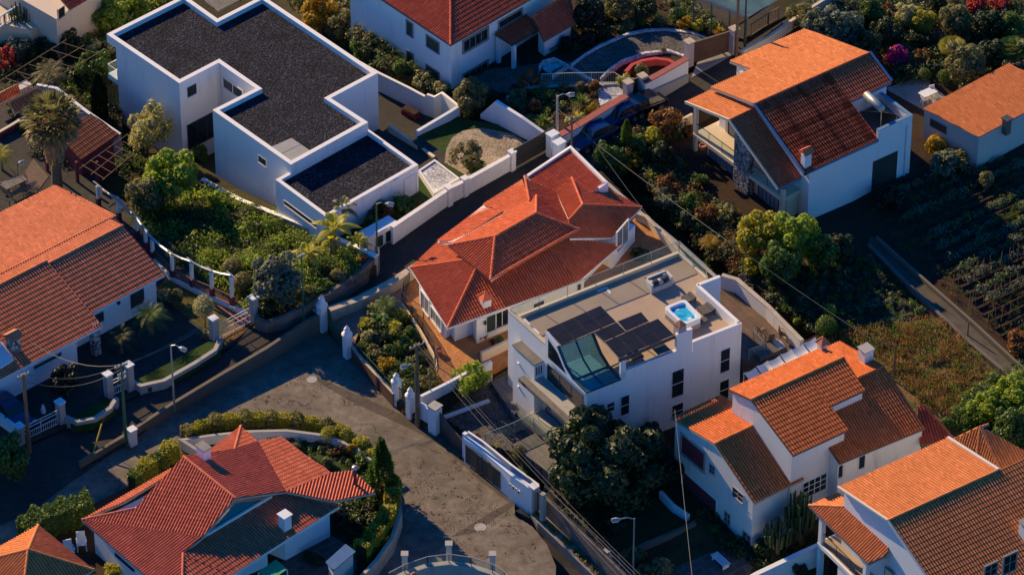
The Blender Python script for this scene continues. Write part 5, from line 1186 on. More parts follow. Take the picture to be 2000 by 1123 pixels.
    # coiled hose on the parapet, rails of painted line on the deck
    m = MB(); c = P(1344, 583, TF); m.lathe(c, [(.3, 0), (.3, .12), (.18, .14), (.18, .02)], 10); tag(m.build('plant_pot', MATS['dark_stone']), 'dark pot of dried stems in the corner by the hot tub', 'pot')
    for pts, lb in (([(1165, 567), (1186, 560), (1194, 572), (1190, 574), (1183, 564), (1168, 571)], 'white bent strip painted on the terrace floor near the long kerb'),):
        q = [P(*u, TF+.004) for u in pts]; m = MB(); m.prism([(p.x, p.y) for p in q], TF+.001, TF+.012); tag(m.build('floor_strip', MATS['white_paint']), lb, 'floor strip')
    for u, v, lb in ((1026, 631, 'white skylight box by the left parapet, nearer the far kerb'), (1043, 648, 'white skylight box by the left parapet, nearer the rooflight')):
        c = P(u, v, TF+.3); t = thing('skylight_box', lb, 'skylight', (c.x, c.y, TF)); m = MB(); m.box((c.x, c.y, TF), .9, .5, .32, -59); m.build('kerb', MATS['white'], t); m = MB(); m.box((c.x, c.y, TF+.32), .8, .4, .05, -59); m.build('lid', MATS['white_blue'], t)
terrace_items()

# ================================================================= 7 white house with weathered orange roofs
def gable_block(h, g, ends, z0, mat_tile, mat_wall, ov=.3, verge=.12, fascia='fascia_stone', ridge=True, th=.16, name='wall', ridge_mat=None):
    F0, F1, B0, B1, r0, r1 = g
    roof(h, [H(F0, F1, r1, r0), H(B0, B1, r1, r0)], MATS[mat_tile], [(r0, r1)] if ridge else [], MATS[fascia], th)
    o = [F0, F1, r1, B1, B0, r0]
    return walls_under(h, o, [[F0, F1, r1, r0], [B0, B1, r1, r0]], [ov, verge, verge, ov, verge, verge], z0, MATS[mat_wall], .18, name)
def weathered_house():
    Z = lambda X, Y: (1250+X/2.3747, 650+Y/2.3747)
    h = thing('weathered_house', 'white house with stepped orange roofs blotched by dark lichen', 'house', P(1471, 1079, -.6))
    g1 = gable(Z(345, 515), Z(520, 432), 5.85, Z(530, 790), Z(145, 395))
    F0, F1, B0, B1, r0, r1 = g1; e = (r1-r0).normalized()*1.0; r1 = r1+e; F1 = F0+(r1-r0); B1 = B0+(r1-r0)
    q1 = gable_block(h, (F0, F1, B0, B1, r0, r1), 0, -1.2, 'tile_stained', 'white_old')
    ax = (r1-r0).normalized()
    g2 = gable(Z(515, 310), Z(945, 115), 8.1, Z(710, 568), Z(412, 262))
    F0, F1, B0, B1, s0, s1 = g2
    # front slope is long on the left part, short on the right part
    mid = s0.lerp(s1, .595); d = mid-s0; Fm = F0+d; fpl = plane_of([F0, F1, s0]); short = plane_hit(fpl, Z(1045, 265)); sm = short-(s1-mid)
    roof(h, [H(F0, Fm, mid, s0), H(sm, short, s1, mid), H(B0, B1, s1, s0)], MATS['tile_stained'], [(s0, s1)], MATS['fascia_dark'], .16)
    W = walls_under(h, [F0, Fm, mid, B0+d, B0, s0], [[F0, F1, s0], [B0, B1, s0]], [.3, .1, .1, .3, .12, .12], -1.2, MATS['white_old'], .18)
    W2 = walls_under(h, [sm, short, s1, B1, B0+d, mid], [[F0, F1, s0], [B0, B1, s0]], [.2, .1, .1, .3, .1, .1], 2, MATS['white_old'], .18)
    # rear / right big roof
    g3 = gable(Z(1020, 205), Z(1130, 155), 6.9, Z(1325, 440), Z(925, 40), 1, 1)
    F0, F1, B0, B1, t0, t1 = g3; ee = (t1-t0).normalized()
    fl = plane_of([F0, F1, t0]); near = plane_hit(fl, Z(925, 605)); k = (near-F1).dot(ee); T0 = t1+ee*k
    Bk = B1+ee*k
    roof(h, [H(near, F1, t1, T0), H(Bk, B1, t1, T0)], MATS['tile_stained'], [(T0, t1)], MATS['fascia_dark'], .16)
    W3 = walls_under(h, [near, F1, t1, B1, Bk, T0], [[near, F1, t1], [Bk, B1, t1]], [.2, .12, .12, .3, .1, .1], -1.2, MATS['white_old'], .18)
    # windows
    gw0, gw1 = W2 and q1[5], q1[0]
    A, B = q1[0], q1[4]
    for uv0, uv1 in ((Z(325, 605), Z(345, 660)), (Z(433, 712), Z(478, 790)), (Z(395, 825), Z(417, 888)), (Z(480, 915), Z(512, 990))):
        win(h, A, B, uv0, uv1, mat='shutter', frame='mauve', fw=.06, mull=1, bars=1)
    # loggia opening with tiled back wall and arch
    win(h, A, B, Z(196, 470), Z(296, 640), mat='oxblood', frame='grey_render', fw=.18, name='loggia')
    win(h, A, B, Z(200, 640), Z(352, 850), mat='oxblood', frame='white_blue', fw=.1, name='arcade', sill=False)
    win(h, W[0], W[1], Z(757, 697), Z(860, 720), mat='glass', frame='frame_white', fw=.06, mull=3, bars=2)
    win(h, W3[0], W3[1], Z(920, 617), Z(937, 665), mat='glass', frame='white_old', fw=.07); win(h, W3[0], W3[1], Z(1016, 575), Z(1040, 620), mat='glass', frame='white_old', fw=.07)
    x = on([B0, B1, t0], Z(1045, 130)); chimney(h, x, .75, .75, 1.1, 34, 'white_old', 'grey_render')
    c = s1+ee*-1.0; x = on([g2[2], g2[3], g2[4]], Z(845, 72)); chimney(h, x, .5, .5, .5, 34, 'white_old', 'terracotta', 'pyramid')
    # link roof between the two houses
    a0, a1, a2 = P(1797, 869, 3.6), P(1862, 856, 3.6), P(1792, 793, 5.0); a3 = a2+(a1-a0)*.15
    roof(h, [H(a0, a1, a3, a2)], MATS['tile_hamlet'], [(a1, a3)], MATS['fascia_dark'], .15)
weathered_house()

# ================================================================= 8 bottom right house
def orange_house():
    W = lambda X, Y: (1500+X/4, 842+Y/4)
    r0, r1 = P(*W(940, 695), 8.0), P(*W(1800, 305), 8.0); a = math.degrees(atan2(r1.y-r0.y, r1.x-r0.x)); p = dv(a-90); e = dv(a)
    fr = vp(r0, p, W(1150, 1000)); sl = (8.0-fr.z)/(Vector((fr.x-r0.x, fr.y-r0.y)).length)
    F0 = r0+p*8.2; F0.z = 8.0-8.2*sl; B0 = vp(r0, p, W(550, 435)); L = (r1-r0).length; Lx = L+7
    h = thing('orange_roof_house', 'white house under a broad bright orange roof, lower right corner', 'house', (F0.x, F0.y, -1))
    B1, F1, rx = B0+e*L, F0+e*Lx, r0+e*Lx
    roof(h, [H(B0, B1, r1, r0), H(F0, F1, rx, r0)], MATS['tile_orange'], [(r0, r1)], MATS['fascia_stone'], .18)
    B2 = B0+e*Lx
    wl = walls_under(h, [F0, F1, rx, r1, B1, B0, r0], [[F0, F1, rx], [B0, B1, r1]], [.35, .1, .1, .1, .35, .25, .25], -1.5, MATS['white_blue'], .2)
    for q_, s_ in (((r1+ZUP*.06, B1+ZUP*.06), .22), ((r0+ZUP*.03-e*.05, B0+ZUP*.03-e*.05), .14), ((r0+ZUP*.03-e*.05, F0+ZUP*.03-e*.05), .12)):
        g = MB(); g.bar(q_[0], q_[1], s_, .15); g.build('verge_coping', MATS['garage_render'], h)
    for uv0, uv1 in ((W(1700, 1060), W(1780, 1100)), (W(1848, 985), W(1928, 1068))): win(h, wl[0], wl[1], uv0, uv1, mat='glass', frame='frame_stone', fw=.12, bars=1, mull=1)
    c = on([F0, F1, rx], (1996, 1050)); chimney(h, c+e*.3, .7, .7, 1.2, a, 'white_blue', 'frame_stone')
    # veranda roof facing lower left
    z = 4.5; t0 = P(*W(320, 580), z); t1 = P(*W(785, 1035), z); nn = Vector((e.x, e.y, 0)); m1 = P(*W(690, 592), z+1.15)
    pl = plane_of([t0, t1, m1]); m2 = plane_hit(pl, W(735, 600)); m3 = plane_hit(pl, W(970, 830)); m4 = plane_hit(pl, W(928, 965))
    tl = [t0, P(*W(545, 480), z), m1]
    vr = roof(h, [H(t0, t1, m4, m3, m2, plane_hit(pl, W(690, 592))), H(*tl)], MATS['tile_orange'], [(t0, m1)], MATS['frame_stone'], .18)
    s = [P(*W(885, 880), 5.0), P(*W(965, 825), 5.0), P(*W(1140, 985), 5.55), P(*W(1080, 1010), 5.55)]
    roof(h, [H(s[0], s[1], s[2], s[3])], MATS['tile_orange'], [], MATS['frame_stone'], .2)
    # veranda floor, posts, lower wall
    c0 = P(1600, 1012, 4.2); c0 = Vector((c0.x+.1, c0.y+.1, 0)); d = (t1-t0).normalized(); d.z = 0
    def V(s_, o_, z_): v = c0+d*s_+nn*o_; return Vector((v.x, v.y, z_))
    mb = MB(); mb.hexa([V(-.1, -.1, 1.7), V(8.5, -.1, 1.7), V(8.5, 3.6, 1.7), V(-.1, 3.6, 1.7)], ZUP*.3); ve = mb.build('veranda', MATS['white'], h)
    mb = MB(); mb.hexa([V(.05, .05, 2.0), V(8.4, .05, 2.0), V(8.4, 3.5, 2.0), V(.05, 3.5, 2.0)], ZUP*.02); mb.build('floor', MATS['terrace_floor'], ve)
    for s_ in (0.1, 5.2): mb = MB(); mb.box(V(s_, .1, -1.4), .34, .34, 5.75, -57); mb.build('post', MATS['white'], h)
    mb = MB(); q = [V(2.2, 0, -1.4), V(8.4, 0, -1.4), V(8.4, .25, -1.4), V(2.2, .25, -1.4)]; mb.hexa(q, ZUP*3.1); mb.build('lower_wall', MATS['white'], h)
    win_rect(h, V(0, 0, 0), d, -nn, 2.9, 4.6, -.8, .9, 'glass', 'frame_stone', .1, name='window')
    railing('veranda_rail', None, None, [V(.2, .12, 2.02), V(5.0, .12, 2.02)], .9, MATS['iron'], 1.6, bar=.14, parent=ve, world=True)
    win_rect(h, V(5.9, 1.0, 0), d, -nn, .2, 1.0, 2.2, 3.9, 'cream', 'frame_stone', .06, name='door', sill=False)
    # rear pyramid roof
    z = 5.6; k0, pk, k1, k2, k3 = P(*W(1450, 65), z), P(*W(1662, -38), z+1.9), P(*W(1620, 180), z+.35), P(*W(1820, 325), z-.2), P(*W(1998, 260), z-.2)
    base = [P(1862, 858, 5.2), P(1955, 924, 5.2)]; c3 = P(2025, 893, 5.2); c4 = base[0]+(c3-base[1])
    ap = (base[0]+c3)/2; ap.z = 5.2+1.9
    px = proj(ap); 
    ap2 = P(1915, 833, 7.2)
    r_ = roof(h, [H(base[0], c4, ap2), H(base[0], base[1], ap2), H(base[1], c3, ap2)], MATS['tile_orange'], [(base[0].lerp(base[1], .5), ap2), (base[1], ap2)], MATS['fascia_blue'], .16)
    mb = MB(); mb.prism(inset([(v.x, v.y) for v in (base[0], base[1], c3, c4)], .4), -1.5, 5.1); mb.build('rear_wall', MATS['white_blue'], h)
orange_house()

# ================================================================= 9 island house
def island_house():
    I = lambda X, Y: (350+X/3.274, 780+Y/3.274); J = lambda X, Y: (X/3.996, 842+Y/3.996)
    ze = 3.3; T1 = P(160, 1015, ze); el = P(283, 1123, ze); d1 = (el-T1).normalized(); up = Vector((-d1.y, d1.x, 0)); up = up if up.x > 0 else -up
    R0 = P(358, 891, 5.2); R1 = P(460, 972.5, 5.2)
    h = thing('island_house', 'red roofed bungalow inside the curved hedge in the bend of the road', 'house', (T1.x, T1.y, .45))
    plF = plane_of([T1, el, R0]); f = lambda u, v: plane_hit(plF, (u, v))
    low = T1+(el-T1)*1.35; lo2 = f(356, 1150)
    ms = [f(263, 993), f(358, 891), f(460, 972), f(396, 1049), f(358, 1080)]
    zs = 3.3; s0 = T1; s1 = P(335, 914, zs); ps = plane_of([s0, s1, ms[0]]); sA, sB = plane_hit(ps, (243, 980)), plane_hit(ps, (330, 927))
    # back-right slope
    E0 = P(646, 923.6, 3.3); pK = plane_of([R0, R1, E0]); k = lambda u, v: plane_hit(pK, (u, v))
    tri = [P(400.4, 885.4, 4.9), P(470.6, 832, 3.5), P(458.4, 877.7, 4.9)]
    kf = [k(358, 891), k(460, 973), k(557.7, 960.2), k(652.4, 978.5), k(733.3, 961.7), k(689, 919), k(646.3, 923.6), k(548.5, 853.3), k(502.7, 861), k(470.6, 832), k(458.4, 877.7)]
    plm = plane_of([P(663, 988, 3.25), P(451, 1123, 3.25), P(460, 1010, 4.05)]); mm = lambda u, v: plane_hit(plm, (u, v))
    M_ = [mm(663, 988), mm(451, 1123), mm(405, 1152), mm(356, 1150), mm(358, 1083), mm(396, 1051), mm(530, 971), mm(558, 961)]
    roof(h, [H(T1, low, lo2, ms[4], ms[3]), H(T1, ms[3], ms[2], ms[1], ms[0]), H(s0, s1, sB, sA, ms[0])][1:2]+[[T1, low, lo2, ms[4], ms[3]]]+[H(s0, s1, sB, sA)], MATS['tile_island'], [(T1, ms[0]), (R0, R1), (ms[4], lo2)], MATS['fascia_stone'], .18)
    roof(h, [[kf[0], kf[1], kf[2], kf[8], kf[10]], [kf[10], kf[8], kf[9]], [kf[2], kf[6], kf[7], kf[8]], [kf[2], kf[3], kf[4], kf[5], kf[6]]], MATS['tile_island'], [], MATS['fascia_stone'], .16)
    apx = kf[10]; roof(h, [H(P(400.4, 885.4, 4.3), P(470.6, 832, 3.45), apx)], MATS['tile_island'], [(kf[9], apx)], MATS['fascia_stone'], .12)
    roof(h, [[M_[0], M_[1], M_[4], M_[5], M_[6], M_[7]], [M_[1], M_[2], M_[3], M_[4]]], MATS['tile_island'], [(M_[7], M_[0])], MATS['white_paint'], .2)
    # ridge parapet strip (white coping in front of the clerestory gap)
    g = MB(); g.bar(M_[5]+ZUP*.12, M_[6]+ZUP*.12, .16, .2); g.build('gutter_wall', MATS['white_paint'], h)
    wa, wb = P(558, 1093, .5), P(645, 1046, .5); ee = (wb-wa).normalized()
    x0 = wa; q = [(wa.x, wa.y), (wb.x, wb.y), (wb.x-up.x*0-2.0, wb.y+2.2), (wa.x-3.2, wa.y+2.0)]
    mb = MB(); mb.prism(q, -.2, 3.2); mb.build('wall', MATS['white_blue'], h)
    w2 = [P(463, 1123, .5)]
    A = [T1, el]; iw = [Vector((T1.x, T1.y, 0))+up*.5+d1*.6, Vector((low.x, low.y, 0))+up*.5]
    deep = up*6.5; q = [(iw[0].x, iw[0].y), (iw[1].x, iw[1].y), (iw[1].x+up.x*5.5, iw[1].y+up.y*5.5), (iw[0].x+up.x*5.5, iw[0].y+up.y*5.5)]
    mb = MB(); mb.prism(q, -.2, 3.2); mb.build('wall', MATS['white'], h)
    win(h, iw[0], iw[1], (226, 1082), (262, 1112), mat='glass', frame='frame_dark', fw=.06, mull=2)
    kk = inset([(kf[0].x, kf[0].y), (kf[1].x, kf[1].y), (kf[2].x, kf[2].y), (kf[6].x, kf[6].y), (kf[7].x, kf[7].y)], .5); mb = MB(); mb.prism(kk, -.2, 3.05); mb.build('wall', MATS['white'], h)
    # recess floor in the lit strip, clerestory
    mb = MB(); q = [sA-ZUP*.5, sB-ZUP*.5, ms[1]-ZUP*1.9, ms[0]-ZUP*.5]; mb.add(q, [(0, 1, 2, 3)]); mb.build('roof_recess', MATS['white_paint'], h)
    mb = MB(); y0, y1 = ms[3]-ZUP*.35, R1-ZUP*.9; mb.add([y0, M_[5]-ZUP*.1, M_[6]-ZUP*.1, kf[1]-ZUP*.4], [(0, 1, 2, 3)]); mb.build('clerestory', MATS['glass'], h)
    # chimneys and flue
    chimney(h, k(398, 893), .85, .55, .95, -47, 'white', 'frame_stone'); c = chimney(h, mm(557, 1030), .62, .62, 1.15, 43, 'white', 'white_blue')
    x = k(694, 946); m = MB(); m.tube([x, x+ZUP*1.35], .12, 10); fl = m.build('flue', MATS['iron'], h); m = MB(); m.lathe(x+ZUP*1.4, [(.2, 0), (.24, .08), (.18, .2), (.04, .26)], 10); m.build('flue_cap', MATS['galvanised'], fl)
    # end wall below the small right wing
    po = MB(); p_ = P(672, 1018, .5); po.bar(p_, p_+ZUP*2.4, .14, .14); po.build('porch_post', MATS['timber'], h)
    # glazed doors under the front eave
    wc, wd = P(470, 1130, .5), P(505, 1112, .5); q = [(wc.x-3, wc.y-1.9), (wd.x+.6, wd.y+.4), (wd.x-1.5, wd.y+2.4), (wc.x-5, wc.y+1)]; mb = MB(); mb.prism(q, -.2, 3.0); mb.build('wall', MATS['white_blue'], h)
    win_rect(h, Vector(q[0]).to_3d(), (Vector(q[1])-Vector(q[0])).normalized().to_3d(), Vector((.7, -.7, 0)), .6, 3.3, .6, 2.5, 'shutter', 'frame_dark', .06, mull=2, name='patio_door', sill=False)
island_house()

# ================================================================= 10 left house
def left_house():
    h = thing('long_house', 'long low white house with peach and maroon tiled slopes, left edge', 'house', P(310, 590, .4))
    r2a, r2b = P(93, 516, 5.0), P(240, 441, 5.0); a = math.degrees(atan2(r2b.y-r2a.y, r2b.x-r2a.x)); p = dv(a-90); e = dv(a)
    F2b = vp(r2b, p, (321.6, 537.5)); F2a = F2b-e*(r2b-r2a).length
    s2b = vp(r2b, p, (214, 427)); s2a = s2b-e*16
    r1b = P(228, 420, 5.0); 
    top = vp(r2b, p, (107.6, 362)); shift = (Vector(top)-Vector(r2b)).dot(e)
    pk = plane_of([s2b, s2a, vp(r1b, p, (107.6, 362))]); b1 = plane_hit(pk, (107.6, 362)); b0 = b1-e*16; v1 = plane_hit(pk, (229, 421)); v0 = v1-e*16
    r3b = P(91, 510, 5.25); r3a = r3b-e*12; F3b = vp(r3b, p, (200, 637)); F3a = F3b-e*12
    r2a2 = r2a
    roof(h, [H(b0, b1, v1, v0)], MATS['tile_pale'], [], MATS['fascia_dark'], .14)
    lo = s2b-ZUP*.02; l0 = lo-e*16
    roof(h, [H(l0, lo, r2b, r2b-e*16)], MATS['tile_pale'], [(l0, lo)], MATS['fascia_dark'], .14)
    roof(h, [H(F2a, F2b, r2b, r2a)], MATS['tile_pale'], [(r2a, r2b)], MATS['white_blue'], .16)
    r3 = r3b-ZUP*0; roof(h, [H(F3a, F3b, r3b, r3a)], MATS['tile_pale'], [(r3a, r3b)], MATS['white_blue'], .18)
    q = [F2b-p*.5-e*.45, F2a-e*3-p*.5, F2a-e*3-p*9, b1-e*.3+p*.4]; q = [(v.x, v.y) for v in q]
    mb = MB(); mb.prism(q, -.4, [F2b.z+.0, F2b.z+.0, 3.2, 3.1]); mb.build('wall', MATS['white'], h)
    gq = [(r2b-e*.3), (F2b-p*.5-e*.45), (b1-e*.3+p*.4)]; mb = MB()
    g0, g1_, g2_ = gq; mb.add([Vector((g1_.x, g1_.y, F2b.z)), Vector((g0.x, g0.y, 4.8)), Vector((g2_.x, g2_.y, 3.1)), Vector((g1_.x, g1_.y, F2b.z))-e*.3, Vector((g0.x, g0.y, 4.8))-e*.3, Vector((g2_.x, g2_.y, 3.1))-e*.3], [(0, 2, 1), (3, 4, 5), (0, 1, 4, 3), (1, 2, 5, 4)]); mb.build('gable', MATS['white'], h)
    A2, B2 = Vector(q[0]).to_3d(), Vector(q[1]).to_3d()
    win(h, A2, B2, (253, 573), (282, 590), mat='shutter', frame='white', fw=.05); win(h, A2, B2, (183, 616), (203, 625), mat='shutter', frame='white', fw=.05)
    lm = MB(); x = vp(A2, e, (229, 592)); lm.box(x+p*.15, .2, .2, .25, a); lm.build('wall_lamp', MATS['iron'], h)
    q3 = [F3b-p*.6-e*1.9, F3a-p*.6, F3a-p*5.0, F3b-p*5.0-e*1.9]; q3 = [(v.x, v.y) for v in q3]; mb = MB(); mb.prism(q3, -.4, [F3b.z-.05, F3a.z-.05, 4.2, 4.2]); mb.build('wall', MATS['white_blue'], h)
    win(h, Vector(q3[0]).to_3d(), Vector(q3[1]).to_3d(), (65, 715), (120, 693), mat='shutter', frame='white', fw=.05)
    # crazy-paved porch post and lattice chimney
    lat = M_stones('crazy_stone', [(.03, .03, .04), (.5, .5, .5), (.05, .05, .06), (.6, .6, .6)], 5)
    x = P(188, 692, .4); m = MB(); m.box(x, .55, .55, 2.9, a); m.build('porch_pillar', lat, h)
    x = on([F3a, F3b, r3b], (27, 682)); c = chimney(h, x, .75, .75, 1.0, a, 'white', 'terracotta', 'gable')
    c.data.materials[0] = lat
    # roof light well at the left edge
    w_ = [on([F3a, F3b, r3b], u) for u in ((-30, 660), (5, 672), (28, 705), (-20, 735))]; m = MB(); m.hexa([v+ZUP*.05 for v in w_], ZUP*.12); m.build('light_well', MATS['white_blue'], h)
left_house()

# ================================================================= 11-14 corners of the frame
def corner_buildings():
    # pavilion bottom left
    z = 3.6; ap = P(55, 1073, 5.2); c0, c1 = P(-70, 1138, z), P(120, 1137, z); c = (ap.x, ap.y)
    d = dv(42); e = dv(-48); s = 3.0; cor = [Vector((ap.x, ap.y, z))+d*s*i+e*s*j for i, j in ((-1, -1), (1, -1), (1, 1), (-1, 1))]
    h = thing('pavilion', 'pointed red tiled pavilion roof in the bottom left corner', 'pavilion', (ap.x, ap.y, .45))
    roof(h, [H(cor[i], cor[(i+1) % 4], ap) for i in range(4)], MATS['tile_orange'], [(x, ap) for x in cor], MATS['fascia_stone'], .16)
    mb = MB(); mb.prism(inset([(v.x, v.y) for v in cor], .5), 0, z-.1); mb.build('wall', MATS['white'], h)
    # tiny turret tip at the bottom edge
    c = P(808, 1128, 1.6); h = thing('turret', 'terracotta tip of a small turret at the bottom edge', 'turret', (c.x, c.y, -1)); m = MB(); m.lathe((c.x, c.y, -1), [(.5, 0), (.5, 2.2)], 10); m.build('shaft', MATS['white'], h); m = MB(); m.lathe((c.x, c.y, 1.2), [(.62, 0), (.4, .35), (.08, .9)], 10); m.build('roof', MATS['terracotta'], h)
    # beige building top left
    h = thing('beige_house', 'beige building with blue-shaded balconies in the top left corner', 'house', P(60, 40, -2)); z = 1.6
    c = P(100, 50, z-2); L = dv(132); R = dv(45)
    q = [P(110, 44, z), P(210, -25, z), P(90, -90, z), P(-20, -30, z)]; mb = MB(); mb.prism([(v.x, v.y) for v in q], -4, z+.3); mb.build('wall', MATS['beige'], h)
    win(h, q[0], q[1], (93+20, 20), (106+20, 30), mat='glass', frame='cream', fw=.06)
    q2 = [P(60, 68, -.2), P(112, 40, -.2), P(40, -10, -.2), P(-60, 40, -.2)]; mb = MB(); mb.prism([(v.x, v.y) for v in q2], -4, .2); bl = mb.build('terrace', MATS['cream'], h)
    rr = roof(h, [H(P(137, 21, 2.0), P(200, -16, 2.0), P(160, -40, 2.7), P(110, -10, 2.7))], MATS['tile_hamlet'], [], MATS['beige'], .15)
    railing('balcony_rail', None, None, [(-20, 70, .2), (10, 48, .2), (70, 12, .2), (85, 0, .2)], 1.0, MATS['white_blue'], 1.5, bar=.3, r=.05, parent=bl)
    # oxblood pergola house, left
    h = thing('oxblood_house', 'low oxblood house with a small tiled roof behind the fan palm', 'house', P(170, 300, -.4)); z = 2.0
    a0, a1, a2, a3 = P(157, 285+28, z), P(232, 262, z), P(178, 222, z+.9), P(112, 262, z+.9)
    roof(h, [H(a0, a1, a2, a3)], MATS['tile_orange'], [], MATS['oxblood'], .2)
    mb = MB(); mb.prism(inset([(v.x, v.y) for v in (a0, a1, a2, a3)], .3), -1.5, [z-.2, z-.2, z+.6, z+.6]); mb.build('wall', MATS['oxblood'], h)
    h = thing('tiled_shed', 'long pinkish shed wall with small tiled roofs behind the date palm', 'shed', P(60, 200, -1)); z = 1.0
    a0, a1, a2, a3 = P(8, 190, z), P(50, 165, z), P(30, 165, z+.5), P(-14, 185, z+.5)
    r_ = [P(38, 216, z), P(72, 228, z), P(72, 190, z+.8), P(18, 197, z+.6)]
    roof(h, [H(P(18, 205, z), P(72, 175, z), P(70, 170, z+.7), P(14, 198, z+.7))], MATS['tile_orange'], [], MATS['cream'], .15)
    roof(h, [H(P(28, 222, z-.2), P(72, 199, z-.2), P(70, 172, z+.4), P(18, 200, z+.4))], MATS['tile_orange'], [], MATS['cream'], .15)
    roof(h, [H(P(-12, 208, z-.2), P(40, 180, z-.2), P(34, 164, z+.4), P(-20, 192, z+.4))], MATS['tile_orange'], [], MATS['cream'], .15)
    mb = MB(); x = P(30, 196, -.2); mb.box((x.x, x.y+.4, -2), 2.6, .8, 2.6, 42); mb.build('wall', MATS['garage_render'], h)
    gwall('garden_wall', 'pinkish garden wall climbing from the date palm to the oxblood house', 'wall', [(72, 165, .9), (110, 172, .9), (170, 218, .9), (234, 262, .9)], -2.2, .22, MATS['mauve'], MATS['white_blue'], .02, .05)
    # green sheet-metal shelter top right
    h = thing('market_shelter', 'open shelter with a green ribbed metal roof at the top edge', 'shelter', P(1440, 60, 2.4)); z = 5.0
    q = [P(1461, 34, z), P(1545, -14, z+.1), P(1440, -70, z+.7), P(1320, -25, z+.7)]
    n_ = 46; m = MB()
    for i in range(n_):
        f0, f1 = i/n_, (i+.5)/n_; A_, B_ = q[0].lerp(q[3], f0), q[1].lerp(q[2], f0); C_, D_ = q[0].lerp(q[3], f1), q[1].lerp(q[2], f1); E_, F_ = q[0].lerp(q[3], (i+1)/n_), q[1].lerp(q[2], (i+1)/n_)
        m.add([A_, B_, D_+ZUP*.07, C_+ZUP*.07, F_, E_], [(0, 1, 2, 3), (3, 2, 4, 5)])
    m.build('roof', M_plain('green_sheet', (.50, .56, .36), .7, var=.2, scale=.8), h)
    m = MB(); m.bar(q[0]-ZUP*.1, q[3]-ZUP*.1, .12, .25); m.build('gutter', MATS['galvanised'], h)
    for f in (.02, .25, .5, .75, .98): m = MB(); x = q[0].lerp(q[3], f); m.bar(Vector((x.x, x.y, 2)), x, .12, .12); m.build('post', MATS['green_metal'], h)
    m = MB(); b0, b1 = P(1330, 20, 2.6), P(1450, 80, 2.6); m.hexa([P(1335, 25, 2.4), P(1450, 78, 2.4), P(1540, 30, 2.4), P(1400, -40, 2.4)], ZUP*.05); m.build('floor', MATS['asphalt_dark'], h)
corner_buildings()
def added_shade_house():  # added out of frame to throw shade over the lower-left road
    c = P(-222, 745, .3); h = thing('added_shade_house', 'tall white neighbouring house beyond the left edge', 'house', (c.x, c.y, .3)); z = 8.6
    X, Y = dv(42)*5.5, dv(-48)*4.5; q = [Vector((c.x, c.y, 0))+a*X+b*Y for a, b in ((-1, -1), (1, -1), (1, 1), (-1, 1))]; m = MB(); m.prism([(v.x, v.y) for v in q], -.5, z); m.build('wall', MATS['white'], h)
    t = [v+(v-Vector((c.x, c.y, 0))).normalized()*.7+ZUP*z for v in q]; ap = Vector((c.x, c.y, z+2)); roof(h, [H(t[i], t[(i+1) % 4], ap) for i in range(4)], MATS['tile_pale'], [(v, ap) for v in t])
    for k in (1, 2, 3):
        for z0 in (1, 3.8, 6.4): win_rect(h, q[3], dv(42), dv(-48), k*2.8-.6, k*2.8+.6, z0, z0+1.3)
added_shade_house()
# ================================================================= walls and gates along the streets
M_wall('dark_concrete', (.14, .12, .095), (.06, .05, .04), .7)
gwall('divider_wall', 'low rough stone wall dividing the upper street from the main road', 'wall', [(155, 901, .6), (243, 849, .7), (330, 791, .95), (420, 737, 1.1), (520, 679, 1.25), (600, 625, 1.5), (628, 612, 1.65)], -.3, .26, MATS['dark_concrete'], None)
gwall('retaining_wall', 'curved blockwork retaining wall under the wild garden hedge', 'wall', [(500, 618, 1.7), (520, 628, 1.6), (560, 614, 1.9), (640, 572, 2.2), (700, 530, 2.5), (737, 497, 2.7), (737, 482, 2.9)], .3, .3, MATS['blockwork'], None)
gwall('yard_wall', 'curved low stone wall of the left yard, nearer the white iron gate pair', 'wall', [(258, 742, 1.0), (275, 752, 1.0), (320, 742, 1.05), (380, 708, 1.1), (420, 682, 1.15), (430, 660, 1.15)], .0, .3, MATS['concrete'], None)
gwall('yard_wall', 'curved low stone wall of the left yard, in front of the parked car', 'wall', [(128, 812, .95), (150, 822, .9), (185, 815, .95), (215, 795, 1.0), (228, 775, 1.0)], .0, .3, MATS['concrete'], None)
gwall('yard_wall', 'pale wall of the parked car yard at the left edge', 'wall', [(-30, 795, 1.5), (0, 808, 1.4), (35, 835, 1.3)], .0, .25, MATS['white_blue'], None)
def boxy(name, cat, label, uvz, sx, sy, h, az=40, mat='white_blue', cap='white_blue', group=None, over=.12):
    p = P(*uvz); t = thing(name, label, cat, p, group); m = MB(); m.box(p, sx, sy, h, az); m.build('shaft', MATS[mat], t)
    if cap: m = MB(); m.box(p+ZUP*h, sx+over, sy+over, .09, az); m.build('cap', MATS[cap], t)
    return t
G1 = 'square gate pillars of the left yard'
for u, v, z, h, lb in ((419, 665, .6, 2.0, 'square grey pillar left of the white barred driveway gate'), (497, 628, .7, 2.2, 'square grey pillar right of the white barred driveway gate'), (120, 826, .3, 1.9, 'square pillar right of the long white gate by the parked car'), (40, 866, .2, 1.6, 'square pillar left of the long white gate by the parked car'), (213, 774, .5, 2.0, 'square pillar left of the small white gate in the curved wall'), (254, 760, .5, 2.2, 'square pillar behind the tall green utility pole')):
    boxy('gate_pillar', 'pillar', lb, (u, v, z), .5, .5, h, 42, 'concrete', 'white_blue', G1)
